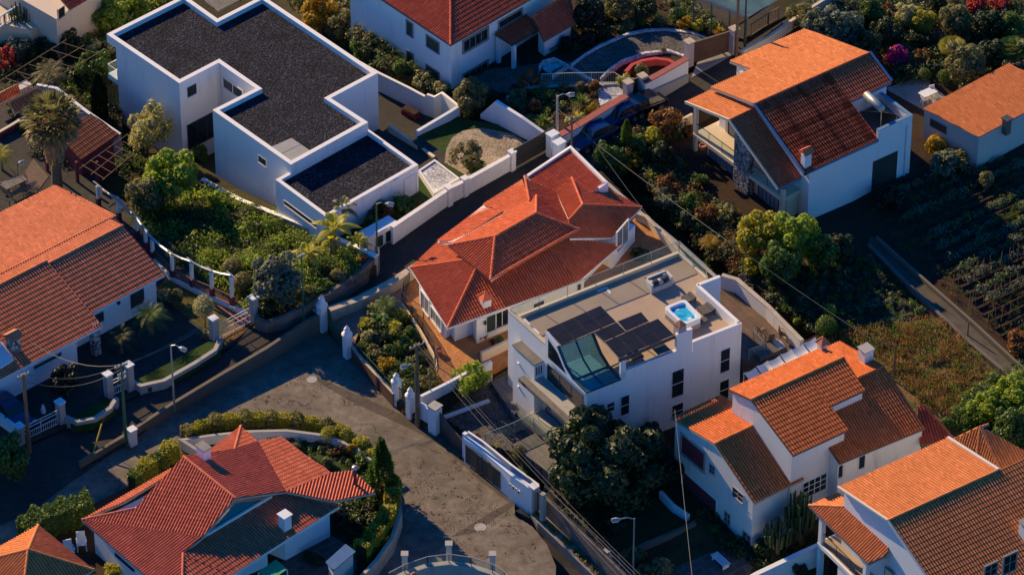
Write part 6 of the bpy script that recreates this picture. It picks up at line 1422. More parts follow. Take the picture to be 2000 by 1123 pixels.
def bar_gate(label, a, b, h, mat='white_metal', n=2):
    a, b = P(*a), P(*b); t = thing('gate', label, 'gate', a)
    for k in range(n):
        x0, x1 = a.lerp(b, k/n+.01), a.lerp(b, (k+1)/n-.01); m = MB(); q = int((x1-x0).length/.16)
        for z in (.12, h*.5, h*.8, h): m.bar(x0+ZUP*z, x1+ZUP*z, .04, .05)
        for i in range(q+1): y = x0.lerp(x1, i/q); m.bar(y+ZUP*.12, y+ZUP*(h*.5 if i % q else h), .025, .025)
        m.build('gate_leaf', MATS[mat], t)
bar_gate('white barred double gate across the sunny driveway of the long house', (426, 664, .65), (491, 630, .72), 1.4)
bar_gate('long white barred gate beside the wooden utility pole', (48, 862, .2), (114, 829, .3), 1.3)
bar_gate('small white gate between pillars behind the green utility pole', (219, 774, .5), (248, 760, .5), 1.4, n=1)
boxy('meter_box', 'cabinet', 'white service cabinet standing at the end of the low divider wall', (259, 868, .1), .55, .45, 1.35, 40, 'white_paint', 'white_blue')
boxy('statue_plinth', 'statue', 'small pale garden statue on the dark yard of the long house', (85, 806, .35), .3, .3, .3, 20, 'white_paint', None)
m = MB(); q_ = P(85, 806, .65); m.lathe(q_, [(.16, 0), (.2, .1), (.12, .3), (.17, .42), (.1, .55), (.1, .65), (.03, .75)], 10); m.build('figure', MATS['white_paint'], bpy.data.objects['statue_plinth'], True)
# right side of the main road: white wall with dark doors, low verge wall
def road_wall():
    zt = [(909, 853, 2.25), (945, 878, 2.25), (1000, 925, 2.25), (1041, 954, 2.2)]
    t = gwall('front_wall', 'white front wall with dark metal doors and small meter boxes on the main road', 'wall', zt, -.3, .3, MATS['white'], MATS['white_blue'], .02, .05)
    a, b = P(*zt[0]), P(*zt[2]); e = (b-a); e.z = 0; e.normalize(); n = Vector((e.y, -e.x, 0)); n = n if n.x < 0 else -n
    A = a+n*.16
    for s0, s1 in ((.25, 1.35), (1.45, 1.9), (2.15, 3.1), (3.2, 3.9)): win_rect(t, A, e, n, s0, s1, .25, 1.75, 'shutter', 'frame_dark', .04, name='metal_door', proud=.03, sill=False)
    for k in range(4): win_rect(t, A, e, n, 5.0+k*.3, 5.16+k*.3, 1.15 if k % 2 else 1.3, 1.45, 'shutter', 'frame_white', .02, name='meter_box', proud=.03, sill=False)
    boxy('wall_pillar', 'pillar', 'grey post at the left end of the white front wall', (909, 893, 0), .3, .3, 2.2, -45, 'white_blue', None)
    boxy('wall_pillar', 'pillar', 'grey pillar where the white front wall meets the dark entrance gate', (1042, 1002, -.15), .5, .45, 2.4, -45, 'concrete', 'white_blue')
    boxy('wall_pillar', 'pillar', 'tall thin concrete pillar at the start of the textured fence wall', (1060, 1022, -.3), .32, .32, 2.7, -45, 'concrete', None)
    boxy('wall_pillar', 'pillar', 'rough stone post in the textured fence wall near the bottom edge', (1182, 1112, -.9), .35, .35, 1.6, -45, 'dark_stone', 'concrete')
    g = thing('entrance_gate', 'dark iron entrance gate between two grey pillars on the main road', 'gate', P(1048, 1010, -.2)); m = MB(); x0, x1 = P(1047, 1004, -.15), P(1057, 1016, -.2)
    for i in range(5): y = x0.lerp(x1, i/4); m.bar(y, y+ZUP*2, .05, .05)
    m.bar(x0+ZUP*2, x1+ZUP*2, .05, .06); m.bar(x0+ZUP*.2, x1+ZUP*.2, .05, .06); m.build('gate_leaf', MATS['iron'], g)
    boxy('gate_pillar', 'pillar', 'broad teal-grey pillar with a post box beside the dark sliding gate', (850, 843, 0), .7, .7, 2.3, -40, 'white_blue', 'concrete')
    g = thing('sliding_gate', 'dark solid gate curving down along the road beside the teal pillar', 'gate', P(860, 850, 0)); m = MB()
    pts = [P(857, 842, .02), P(868, 853, .02), P(882, 868, .02), P(905, 889, .02)]; wall_mb(m, [p+ZUP*(1.9-.18*i) for i, p in enumerate(pts)], [p.z for p in pts], .08); m.build('panel', MATS['frame_dark'], g)
    boxy('wall_panel', 'wall', 'low wall panel with dark plaque between utility pole and teal pillar', (831, 833, .05), .9, .25, 1.9, -45, 'white_blue', None)
    f = gwall('fence_wall', 'textured dark block wall topped by chain link running down to the bottom edge', 'wall', [(1063, 968, 1.5), (1110, 1012, 1.2), (1180, 1080, .8), (1240, 1140, .4)], -3, .25, MATS['blockwork'], None)
    railing('chain_link_fence', 'chain link fence with steel posts above the textured block wall', 'fence', [(1063, 968, 1.5), (1110, 1012, 1.2), (1180, 1080, .8), (1240, 1140, .4)], .9, MATS['galvanised'], 2.0, bar=.18, r=.012)
    gwall('planter_wall', 'white planter box full of shrubs behind the white front wall', 'wall', [(914, 842, 2.0), (944, 862, 2.0), (1000, 908, 2.0), (1052, 946, 1.9)], -.2, .15, MATS['white_blue'], None)
    railing('glass_rail', 'long glass balustrade edging the grey front deck', 'railing', [(948, 868, .95), (1000, 848, .95), (1052, 824, .95)], 1.0, MATS['galvanised'], 2.5, bars=False, rails=1, r=.018, glass=MATS['rail_glass'])
    boxy('kerb_step', 'step', 'pale concrete step edging the dark courtyard bed', (912, 800, .12), 3.6, .3, .15, 30, 'white_blue', None)
road_wall()
# upper street: red coped walls
def red_walls():
    gwall('garden_wall', 'white wall with red tiled coping behind the two parked blue cars', 'wall', [(1093, 263, 3.4), (1130, 243, 3.5), (1180, 212, 3.6), (1223, 186, 3.7)], 1.5, .35, MATS['white'], MATS['coping_red'], .12, .1)
    gwall('garden_wall', 'white and stone wall with red coping ending in a scrolled panel', 'wall', [(1258, 160, 4.0), (1300, 137, 4.1), (1342, 113, 4.1)], 1.8, .3, MATS['white'], MATS['coping_red'], .1, .1)
    gwall('wall_base', 'grey stone lower band of the red coped wall by the road', 'wall', [(1262, 184, 3.05), (1300, 166, 3.0), (1343, 146, 2.75)], 1.6, .25, MATS['concrete'], None)
    for u, v, z, h, lb in ((1226, 203, 2.1, 2.0, 'brown capped pillar at the left of the small brown street gate'), (1254, 193, 2.1, 2.1, 'brown capped pillar at the right of the small brown street gate'), (1345, 128, 2.3, 2.2, 'brown capped pillar at the left of the wide brown sliding gate'), (1432, 103, 2.4, 2.2, 'pillar with a domed cap at the right of the wide brown gate')):
        boxy('gate_pillar', 'pillar', lb, (u, v, z), .55, .55, h, 36, 'mauve', 'coping_stone', 'brown pillars of the upper street gates')
    for a, b, lb in (((1230, 198, 2.1), (1250, 190, 2.1), 'small brown panelled gate between brown pillars on the upper street'), ((1352, 124, 2.3), (1426, 101, 2.4), 'wide dark brown sliding gate near the wooden poles')):
        a, b = P(*a), P(*b); t = thing('street_gate', lb, 'gate', a); m = MB(); m.bar(a+ZUP*.95, b+ZUP*.95, .08, 1.8); m.build('panel', MATS['brown_cladding'], t)
        m = MB(); m.bar(a+ZUP*1.9, b+ZUP*1.9, .12, .08); m.build('top_rail', MATS['timber'], t)
    pts = [(1222, 140), (1235, 126), (1255, 118), (1280, 114), (1305, 117), (1318, 124)]
    gwall('flowerbed_wall', 'curved red painted flower bed wall inside the round forecourt', 'wall', [(u, v, 2.85) for u, v in pts], 2.2, .3, M_wall('red_paint', (.42, .05, .05), amt=.2), None)
    railing('railing', 'pale green railing between forecourt and terraced garden', 'railing', [(1058, 166, 2.35), (1110, 164, 2.35), (1200, 163, 2.4), (1212, 172, 2.4), (1250, 176, 2.4)], 1.0, M_plain('pale_green', (.35, .42, .36), .6), 1.5, bar=.18)
    gwall('garden_wall', 'concrete edge wall of the terraced garden below the forecourt railing', 'wall', [(990, 190, 2.4), (1030, 170, 2.45), (1060, 168, 2.45), (1160, 165, 2.5), (1205, 163, 2.5)], 1, .25, MATS['concrete'], None)
    railing('picket_fence', 'dark picket fence by the green roofed shelter', 'fence', [(1466, 72, 2.5), (1500, 50, 2.5), (1520, 38, 2.5)], 1.1, MATS['timber'], 2, bar=.22, r=.04)
    gwall('street_wall', 'low pinkish street wall climbing behind the orange gabled roof', 'wall', [(1450, 98, 3.0), (1500, 72, 3.1), (1560, 30, 3.3), (1640, -20, 3.5)], 1.8, .25, MATS['beige'], None)
    gwall('garden_wall', 'tan sloping wall beside the steps of the balcony house', 'wall', [(1318, 240, 2.4), (1352, 222, 2.5)], .8, .2, MATS['cream'], None)
red_walls()
M_wall('dark_concrete', (.14, .12, .095), (.06, .05, .04), .7)
gwall('boundary_wall', 'long thick white wall beside the lower deck of the terrace house', 'wall', [(1410, 536, 4.2), (1440, 545, 4.2), (1500, 597, 4.2), (1566, 664, 4.1)], 0, .3, MATS['white_old'], MATS['coping_stone'], .02, .05)
gwall('path_wall', 'low concrete wall on the far side of the diagonal field path', 'wall', [(1712, 462, .45), (1800, 540, .4), (1905, 632, .25), (2015, 733, .1)], -.6, .2, MATS['dark_concrete'])
gwall('path_wall', 'low concrete wall on the near side of the diagonal field path', 'wall', [(1697, 477, .25), (1787, 567, .2), (1888, 662, .05), (1996, 753, -.1)], -.6, .25, MATS['dark_concrete'])
gwall('terrace_wall', 'blue-grey low wall along the front terrace of the balcony house', 'wall', [(1308, 300, .95), (1340, 330, .75), (1400, 385, .6), (1470, 432, .5), (1540, 460, .4)], -.3, .25, MATS['white_blue'], None)
gwall('plot_wall', 'white lower right plot wall running down from the orange roof house', 'wall', [(1600, 1062, .9), (1560, 1080, .8), (1480, 1118, .6), (1440, 1140, .5)], -2, .3, MATS['white'], MATS['white_blue'], .03, .05)
gwall('plot_wall', 'blue painted kerb wall in the dark yard of the weathered house', 'wall', [(1290, 958, .2), (1315, 985, .1), (1345, 1005, 0)], -1.2, .25, MATS['white_blue'], None)
gwall('plot_wall', 'low stone edge crossing the dark yard under the street lamp', 'wall', [(1215, 1085, -.4), (1260, 1060, -.3), (1310, 1040, -.2), (1358, 1018, -.2)], -1.6, .25, MATS['dark_stone'], None)
gwall('hedge_wall', 'curved pale wall inside the hedge round the island house', 'wall', [(398, 886, 1.1), (354, 858, 1.3), (410, 850, 1.2), (480, 842, 1.2), (560, 840, 1.2), (640, 850, 1.2), (700, 876, 1.2), (735, 908, 1.2)], .2, .2, MATS['white_old'], MATS['concrete'], .02, .05)
gwall('island_wall', 'curved tan retaining wall below the hedge at the road bend', 'wall', [(778, 960, 1.35), (782, 1000, 1.35), (765, 1050, 1.35), (735, 1092, 1.35), (705, 1125, 1.35), (680, 1150, 1.35)], -.5, .25, MATS['coping_stone'], None)
def lower_curved_wall():
    pts = [(760, 1128), (791, 1112), (835, 1097), (877, 1092), (920, 1098), (962, 1112), (985, 1126), (1000, 1145)]
    gwall('curved_wall', 'curved grey wall with glass rail at the bottom edge of the road', 'wall', [(u, v+6, 1.0) for u, v in pts], -2, .3, MATS['concrete'], MATS['concrete'], .05, .08)
    railing('glass_rail', 'curved glass balustrade on the grey wall at the bottom edge', 'railing', [(u, v+6, 1.0) for u, v in pts], .75, MATS['galvanised'], 1.2, bars=False, rails=1, r=.025, glass=MATS['rail_glass'])
    for (u, v), lb in zip(((791, 1112), (877, 1092), (962, 1112)), ('left', 'middle', 'right')): boxy('wall_pillar', 'pillar', lb.capitalize()+' one of three grey pillars on the curved wall at the bottom edge', (u, v+10, .1), .38, .38, 1.85, 0, 'garage_render', 'concrete', 'pillars of the curved wall')
    slab('courtyard', [(740, 1150, -1.5), (800, 1112, -1.5), (877, 1098, -1.5), (960, 1115, -1.5), (1010, 1150, -1.5), (1010, 1300, -1.5), (740, 1300, -1.5)], MATS['slate_paving'], 1)
lower_curved_wall()

# ================================================================= poles, lamps, cables
def post(name, cat, label, top, base, r=.09, mat='galvanised', arm=None, lamp='lamp_lens', cross=None, zt=None):
    """base (u,v,z) ; top px row gives the height"""
    b = P(*base); z = hzat(b, top); t = thing(name, label, cat, b); m = MB(); m.tube([b, Vector((b.x, b.y, z))], r, 8, r*.7); m.build('pole', MATS[mat], t)
    T = Vector((b.x, b.y, z))
    if arm:
        d = Vector(arm); m = MB(); m.tube([T-ZUP*.05, T+d*.5+ZUP*.12, T+d], .045, 6); m.build('arm', MATS[mat if mat != 'timber' else 'galvanised'], t)
        m = MB(); m.tube([T+d-d.normalized()*.1, T+d+d.normalized()*.2, T+d+d.normalized()*.55], [.07, .16, .1], 8); hd = m.build('lamp_head', MATS['galvanised'], t); m = MB(); m.box(T+d+d.normalized()*.28-ZUP*.17, .42, .2, .08, math.degrees(atan2(d.y, d.x))); m.build('lens', MATS[lamp], hd)
    if cross:
        for k, (ln, dz) in enumerate(cross):
            a = dv(35)*ln/2; m = MB(); m.bar(T-a-ZUP*dz, T+a-ZUP*dz, .08, .1); c = m.build('crossarm', MATS['timber'], t)
            for s in (-.9, -.3, .3, .9): m = MB(); m.lathe(T+a*s-ZUP*(dz-.06), [(.05, 0), (.06, .1), (.03, .18)], 6); m.build('insulator', MATS['white_metal'], c)
    return T
TP = {}
TP['a'] = post('utility_pole', 'pole', 'tall wooden utility pole beside the urn-topped gate pillars', 672, (817, 833, 0), .15, 'timber', None, cross=[(1.2, .2)])
post('bracket_lamp', 'street lamp', 'white lamp on a short bracket beside the wooden utility pole', 712, (812, 832, 0), .04, 'galvanised', (-.5, -.3, .15))
post('thin_pole', 'pole', 'thin green iron pole beside the teal gate pillar', 715, (841, 795, 0.2), .05, 'green_metal')
TP['b'] = post('street_lamp', 'street lamp', 'green street lamp on the upper street in front of the banana plants', 398, (737, 503, 1.05), .08, 'green_metal', (.75, -.15, .1))
TP['c'] = post('thin_pole', 'pole', 'thin dark green pole at the blockwork retaining wall', 500, (594, 640, .75), .07, 'green_metal', cross=[(.5, .05)])
TP['d'] = post('street_lamp', 'street lamp', 'grey street lamp standing at the low divider wall on the left', 674, (341, 803, .3), .08, 'galvanised', (.65, -.35, .05))
TP['e'] = post('utility_pole', 'pole', 'green utility pole with brackets next to the white service cabinet', 712, (247, 872, .05), .13, 'green_metal', cross=[(1.0, .15), (.6, .9), (.6, 1.3)])
TP['f'] = post('utility_pole', 'pole', 'wooden utility pole with coiled cable at the lower left gate', 730, (58, 884, .05), .16, 'timber', cross=[(.9, .2)])
TP['g'] = post('street_lamp', 'street lamp', 'pale concrete street lamp behind the parked blue cars', 188, (1088, 275, 1.8), .12, 'concrete', (.75, .1, .05))
TP['h'] = post('utility_pole', 'pole', 'short wooden pole with crossarm by the corner of the centre roof', 228, (1116, 312, 1.75), .11, 'timber', cross=[(1.3, .3)])
TP['i'] = post('thin_pole', 'pole', 'thin metal post beside the nearest blue car', 278, (1159, 338, 1.6), .05, 'iron')
TP['j'] = post('utility_pole', 'pole', 'brown wooden pole by the domed gate pillar, top edge', -22, (1438, 112, 2.2), .15, 'timber')
TP['k'] = post('utility_pole', 'pole', 'thinner dark pole right of the brown wooden pole, top edge', -14, (1454, 92, 2.3), .09, 'iron')
post('street_lamp', 'street lamp', 'grey street lamp with a rusty arm at the bottom edge', 1012, (1236, 1150, -1.5), .07, 'galvanised', (-1.0, -.15, .05))
TP['l'] = post('field_post', 'post', 'leaning brown timber post in the dry field', 672, (1745, 742, -.2), .08, 'timber')
post('thin_pole', 'pole', 'thin rusty post at the top right corner', -10, (1993, 42, 1.2), .05, 'iron')
post('garden_lamp', 'lamp', 'small white lamp on a post over the picnic table', 322, (37, 362, .1), .03, 'iron', (.1, .1, 0))
post('field_post', 'post', 'short pale post on the diagonal field path', 628, (1890, 655, -.1), .06, 'timber')
def cable(label, pts, r=.022, sag=.3, group=None, name='overhead_cable', mat='rubber'):
    q = [p if isinstance(p, Vector) else P(*p) for p in pts]; L = []
    for a, b in zip(q[:-1], q[1:]):
        for i in range(9): f = i/8; L.append(a.lerp(b, f)-ZUP*sag*4*f*(1-f))
    m = MB(); m.tube(L, r*.65, 4); tag(m.build(name, MATS[mat]), label, 'cable', group)
M_plain('wire', (.15, .14, .13), .7)
cable('upper of two long cables from the wooden pole down past the big dark tree', [TP['a'], (1250, 1140, 5.5)], .025, .2, mat='wire'); cable('lower of two long cables from the wooden pole down past the big dark tree', [TP['a']-ZUP*.35, (1232, 1150, 5.0)], .025, .3, mat='wire')
cable('third cable running just above the chain link fence wall', [TP['a']-ZUP*.2+Vector((.4, 0, 0)), (1264, 1135, 5.2)], .02, .4, mat='wire')
cable('thick drooping cable from the long house roof to the green utility pole', [(60, 668, 4.6), TP['e']], .04, .9, mat='wire'); cable('cable from the green utility pole across the yard to the driveway gate', [TP['e'], (395, 640, 6.0), TP['c']], .03, .3, mat='wire')
cable('second cable from the green utility pole over the yard', [TP['e']-ZUP*.3, TP['c']-ZUP*.4], .02, .5, mat='wire'); cable('upper cable between the green and the wooden utility pole', [TP['e'], TP['f']+Vector((.3, 0, 0))], .025, .8, mat='wire'); cable('lower cable between the green and the wooden utility pole', [TP['e']-ZUP*.4, TP['f']-ZUP*.6], .025, 1.0, mat='wire')
cable('long pale cable crossing the gardens to the timber post in the dry field', [TP['h'], TP['i'], (1420, 470, 5.5), (1700, 662, 3.4), TP['l']], .03, .12, mat='wire'); cable('cable from the wooden pole to the pale concrete street lamp', [TP['h'], TP['g']-ZUP*1.0], .02, .3, mat='wire')
cable('single cable dropping past the arcade of the weathered house', [(1318, 800, 7.0), (1353, 1135, 4.5)], .03, .2, mat='wire'); cable('cable from the thin garden post along the field wall', [TP['i'], (1330, 500, 4.0), (1600, 690, 3.0)], .018, .3, mat='wire')
cable('guy wire from the green utility pole down to its yellow sleeve', [TP['e']-ZUP*.8, (200, 826, 1.9)], .02, 0, mat='wire'); m = MB(); m.tube([P(199, 827, 1.85), P(180, 891, .05)], .06, 6); tag(m.build('guy_sleeve', MATS['yellow_paint']), 'bright yellow sleeve at the foot of the guy wire', 'guy guard')

# ================================================================= pergola of white and red posts
def pergola():
    t = thing('pergola', 'curving garden pergola of white and oxblood posts under grey pipes', 'pergola', P(338, 543, .5))
    L = [(193, 378, 404), (233, 409, 432), (269, 438, 467), (286, 456, 490), (299, 478, 508), (338, 498, 545), (376, 513, 563), (415, 531, 580), (454, 540, 597)]; tops = []
    for i, (u, v0, v1) in enumerate(L):
        b = P(u, v1, .2+.09*i); z = max(hzat(b, v0), b.z+1.9); T = Vector((b.x, b.y, z)); tops.append(T); m = MB(); m.box(b+ZUP*.8, .22, .22, z-b.z-.8, 40); s = m.build('post', MATS['white_paint'], t); m = MB(); m.box(b-ZUP*.6, .3, .3, 1.42, 40); m.build('post_base', MATS['oxblood'], s)
    for a, b in zip(tops[:-1], tops[1:]): m = MB(); m.tube([a+ZUP*.08, a.lerp(b, .5)+ZUP*.02, b+ZUP*.08], .1, 6); m.build('top_pipe', MATS['galvanised'], t)
    for a in tops: m = MB(); m.bar(a+dv(130)*.5+ZUP*.15, a+dv(-50)*.5+ZUP*.15, .1, .1); m.build('cross_pipe', MATS['galvanised'], t)
    railing('picket_fence', 'low brown picket fence along the pergola posts', 'fence', [(300, 502, .75), (338, 540, .85), (376, 560, .9), (415, 576, .95), (454, 594, 1.0)], .7, MATS['timber'], 2.0, bar=.14, r=.03)
    gwall('garden_wall', 'low white wall under the pergola posts beside the red steps', 'wall', [(300, 505, .8), (338, 543, .9), (376, 562, .95), (415, 580, 1.0), (454, 598, 1.05), (480, 606, 1.3)], -.2, .2, MATS['white_old'], None)
pergola()
def wire_arbour():
    t = thing('arbour', 'rusty pipe arbour frame over the oxblood terrace', 'arbour', P(170, 330, .2)); z = 2.0
    for i in range(6): m = MB(); a, b = P(160+i*16, 322-i*9, z), P(205+i*14, 350-i*12, z); m.tube([a, b], .03, 5); m.build('rafter', MATS['timber'], t)
    for a, b in (((155, 330), (250, 262)), ((200, 352), (262, 300)), ((178, 341), (240, 290))): m = MB(); m.tube([P(*a, z), P(*b, z)], .03, 5); m.build('rail', MATS['timber'], t)
    for u, v in ((152, 352), (192, 352), (93, 330), (158, 300)): m = MB(); p = P(u, v+6, .1); m.box(p, .2, .2, 2.0, 40); m.build('post', MATS['oxblood'], t)
    p = thing('trellis', 'thin pipe trellis over the shaded garden at the upper left', 'trellis', P(60, 130, -1)); 
    for i in range(7): m = MB(); m.tube([P(-10+i*22, 168-i*14, 1.0), P(60+i*22, 190-i*14, 1.0)], .03, 5); m.build('rail', MATS['timber'], p)
    for i in range(3): m = MB(); m.tube([P(-10+i*33, 165+i*9, 1.02), P(130+i*36, 78+i*10, 1.02)], .03, 5); m.build('rafter', MATS['timber'], p)
    for u, v in ((0, 195), (60, 215), (130, 110), (190, 120)): q = P(u, v, -1.2); m = MB(); m.bar(q, q+ZUP*2.2, .06, .06); m.build('post', MATS['timber'], p)
    m = MB(); q = [P(80, 352, .25), P(104, 337, .25), P(112, 347, .25), P(90, 363, .25)]
    tb = thing('picnic_table', 'weathered timber picnic table on the deck at the left edge', 'table', P(25, 375, .2)); c = P(28, 372, .2)
    m = MB(); m.box(c+ZUP*.72, 1.9, .8, .05, 40); m.build('table_top', MATS['grey_decking'], tb)
    for s in (-1, 1):
        m = MB(); m.box(c+dv(130)*.75*s+ZUP*.42, 1.9, .28, .05, 40); m.build('bench_seat', MATS['grey_decking'], tb)
        m = MB(); m.box(c+dv(40)*.7*s, .08, 1.6, .7, 40); m.build('leg', MATS['timber'], tb)
    gwall('terrace_wall', 'oxblood banded balcony wall of the shaded left terrace', 'wall', [(-10, 262, .6), (20, 245, .6), (70, 215, .8)], -1.5, .2, MATS['oxblood'], MATS['cream'], .02, .1)
    railing('railing', 'thin pipe railing at the left edge above the long roof', 'railing', [(-10, 402, .3), (20, 412, .3), (75, 385, .3)], .9, MATS['iron'], 1.2, bars=False, rails=2, r=.025)
wire_arbour()

# ================================================================= cars
def make_car(paint):
    t = thing('parked_car', '', 'car', (0, 0, 0)); X = [-2.1, -2.02, -1.7, -1.1, -.6, .35, .95, 1.6, 2.0, 2.1]
    hood = [.62, .8, .9, .94, .95, .95, .92, .84, .72, .58]; low = [.38, .3, .26, .24, .24, .24, .24, .26, .3, .4]; wd = [.68, .76, .82, .84, .85, .85, .84, .81, .74, .66]
    m = MB(); n = len(X); vs = []
    for x, h, l, w_ in zip(X, hood, low, wd):
        for y, z in ((-w_*.92, l), (-w_, l+.2), (-w_*.99, h-.14), (-w_*.88, h), (0, h+.03), (w_*.88, h), (w_*.99, h-.14), (w_, l+.2), (w_*.92, l)): vs.append((x, y, z))
    k = 9; fs = [(i*k+j, i*k+(j+1) % k, (i+1)*k+(j+1) % k, (i+1)*k+j) for i in range(n-1) for j in range(k)]+[tuple(reversed(range(k))), tuple((n-1)*k+j for j in range(k))]
    m.add(vs, fs); b = m.build('body', paint, t, True)
    GX = [(-1.75, .9, .66), (-1.2, 1.36, .58), (-.3, 1.45, .6), (.35, 1.4, .58), (1.0, .92, .68)]; m = MB(); vs = []
    for x, z, w_ in GX: vs += [(x, -w_-.1 if z < 1 else -w_, z), (x, w_+.1 if z < 1 else w_, z), (x, -.76, .88), (x, .76, .88)]
    fs = []
    for i in range(4): a = i*4; c = a+4; fs += [(a, a+1, c+1, c), (a+2, a, c, c+2), (a+1, a+3, c+3, c+1)]
    m.add(vs, fs); m.build('cabin_glass', MATS['glass'], t)
    m = MB(); m.add([(-1.15, -.57, 1.375), (-.3, -.6, 1.47), (.36, -.575, 1.42), (.36, .575, 1.42), (-.3, .6, 1.47), (-1.15, .57, 1.375)], [(0, 1, 4, 5), (1, 2, 3, 4)]); m.build('car_roof', paint, t)
    for sx in (-1.3, 1.28):
        for sy in (-.8, .8):
            m = MB(); c = Vector((sx, sy, .32)); m.tube([c-Vector((0, .11, 0)), c+Vector((0, .11, 0))], .32, 14); wl = m.build('wheel', MATS['rubber'], t); m = MB(); o_ = .115*(1 if sy > 0 else -1); m.tube([c+Vector((0, o_*.8, 0)), c+Vector((0, o_*1.1, 0))], .19, 10); m.build('rim', MATS['galvanised'], wl)
    for sy in (-.58, .58): m = MB(); m.box((2.0, sy, .58), .12, .3, .14); m.build('headlight', MATS['lamp_lens'], t); m = MB(); m.box((-2.04, sy, .64), .1, .26, .14); m.build('tail_light', MATS['red_paint'], t)
    for sy in (-.92, .92): m = MB(); m.box((.75, sy, .9), .14, .16, .12); m.build('mirror', paint, t)
    m = MB(); m.box((2.11, 0, .4), .03, .5, .12); m.build('number_plate', MATS['white_paint'], t); return t
cp = M_plain('car_paint', (.01, .03, .12), .18, .35, var=.05, spec=.8); car = make_car(cp)
for (u, v, z), a, lb in (((1158, 278, 1.83), 220, 'dark blue parked car nearest the corner of the centre roof'), ((1212, 236, 1.95), 218, 'dark blue parked car further up the street, by the brown gate'), ((22, 815, .38), -50, 'dark blue car parked in the shade under the long house')):
    put(car, P(u, v, z), radians(a), 1, lb)
sp = make_car(M_plain('car_paint_black', (.012, .012, .014), .2, .3, var=.05, spec=.8)); put(sp, P(1252, 218, 2.0), radians(216), .96, 'black car parked last in the row by the brown street gate')

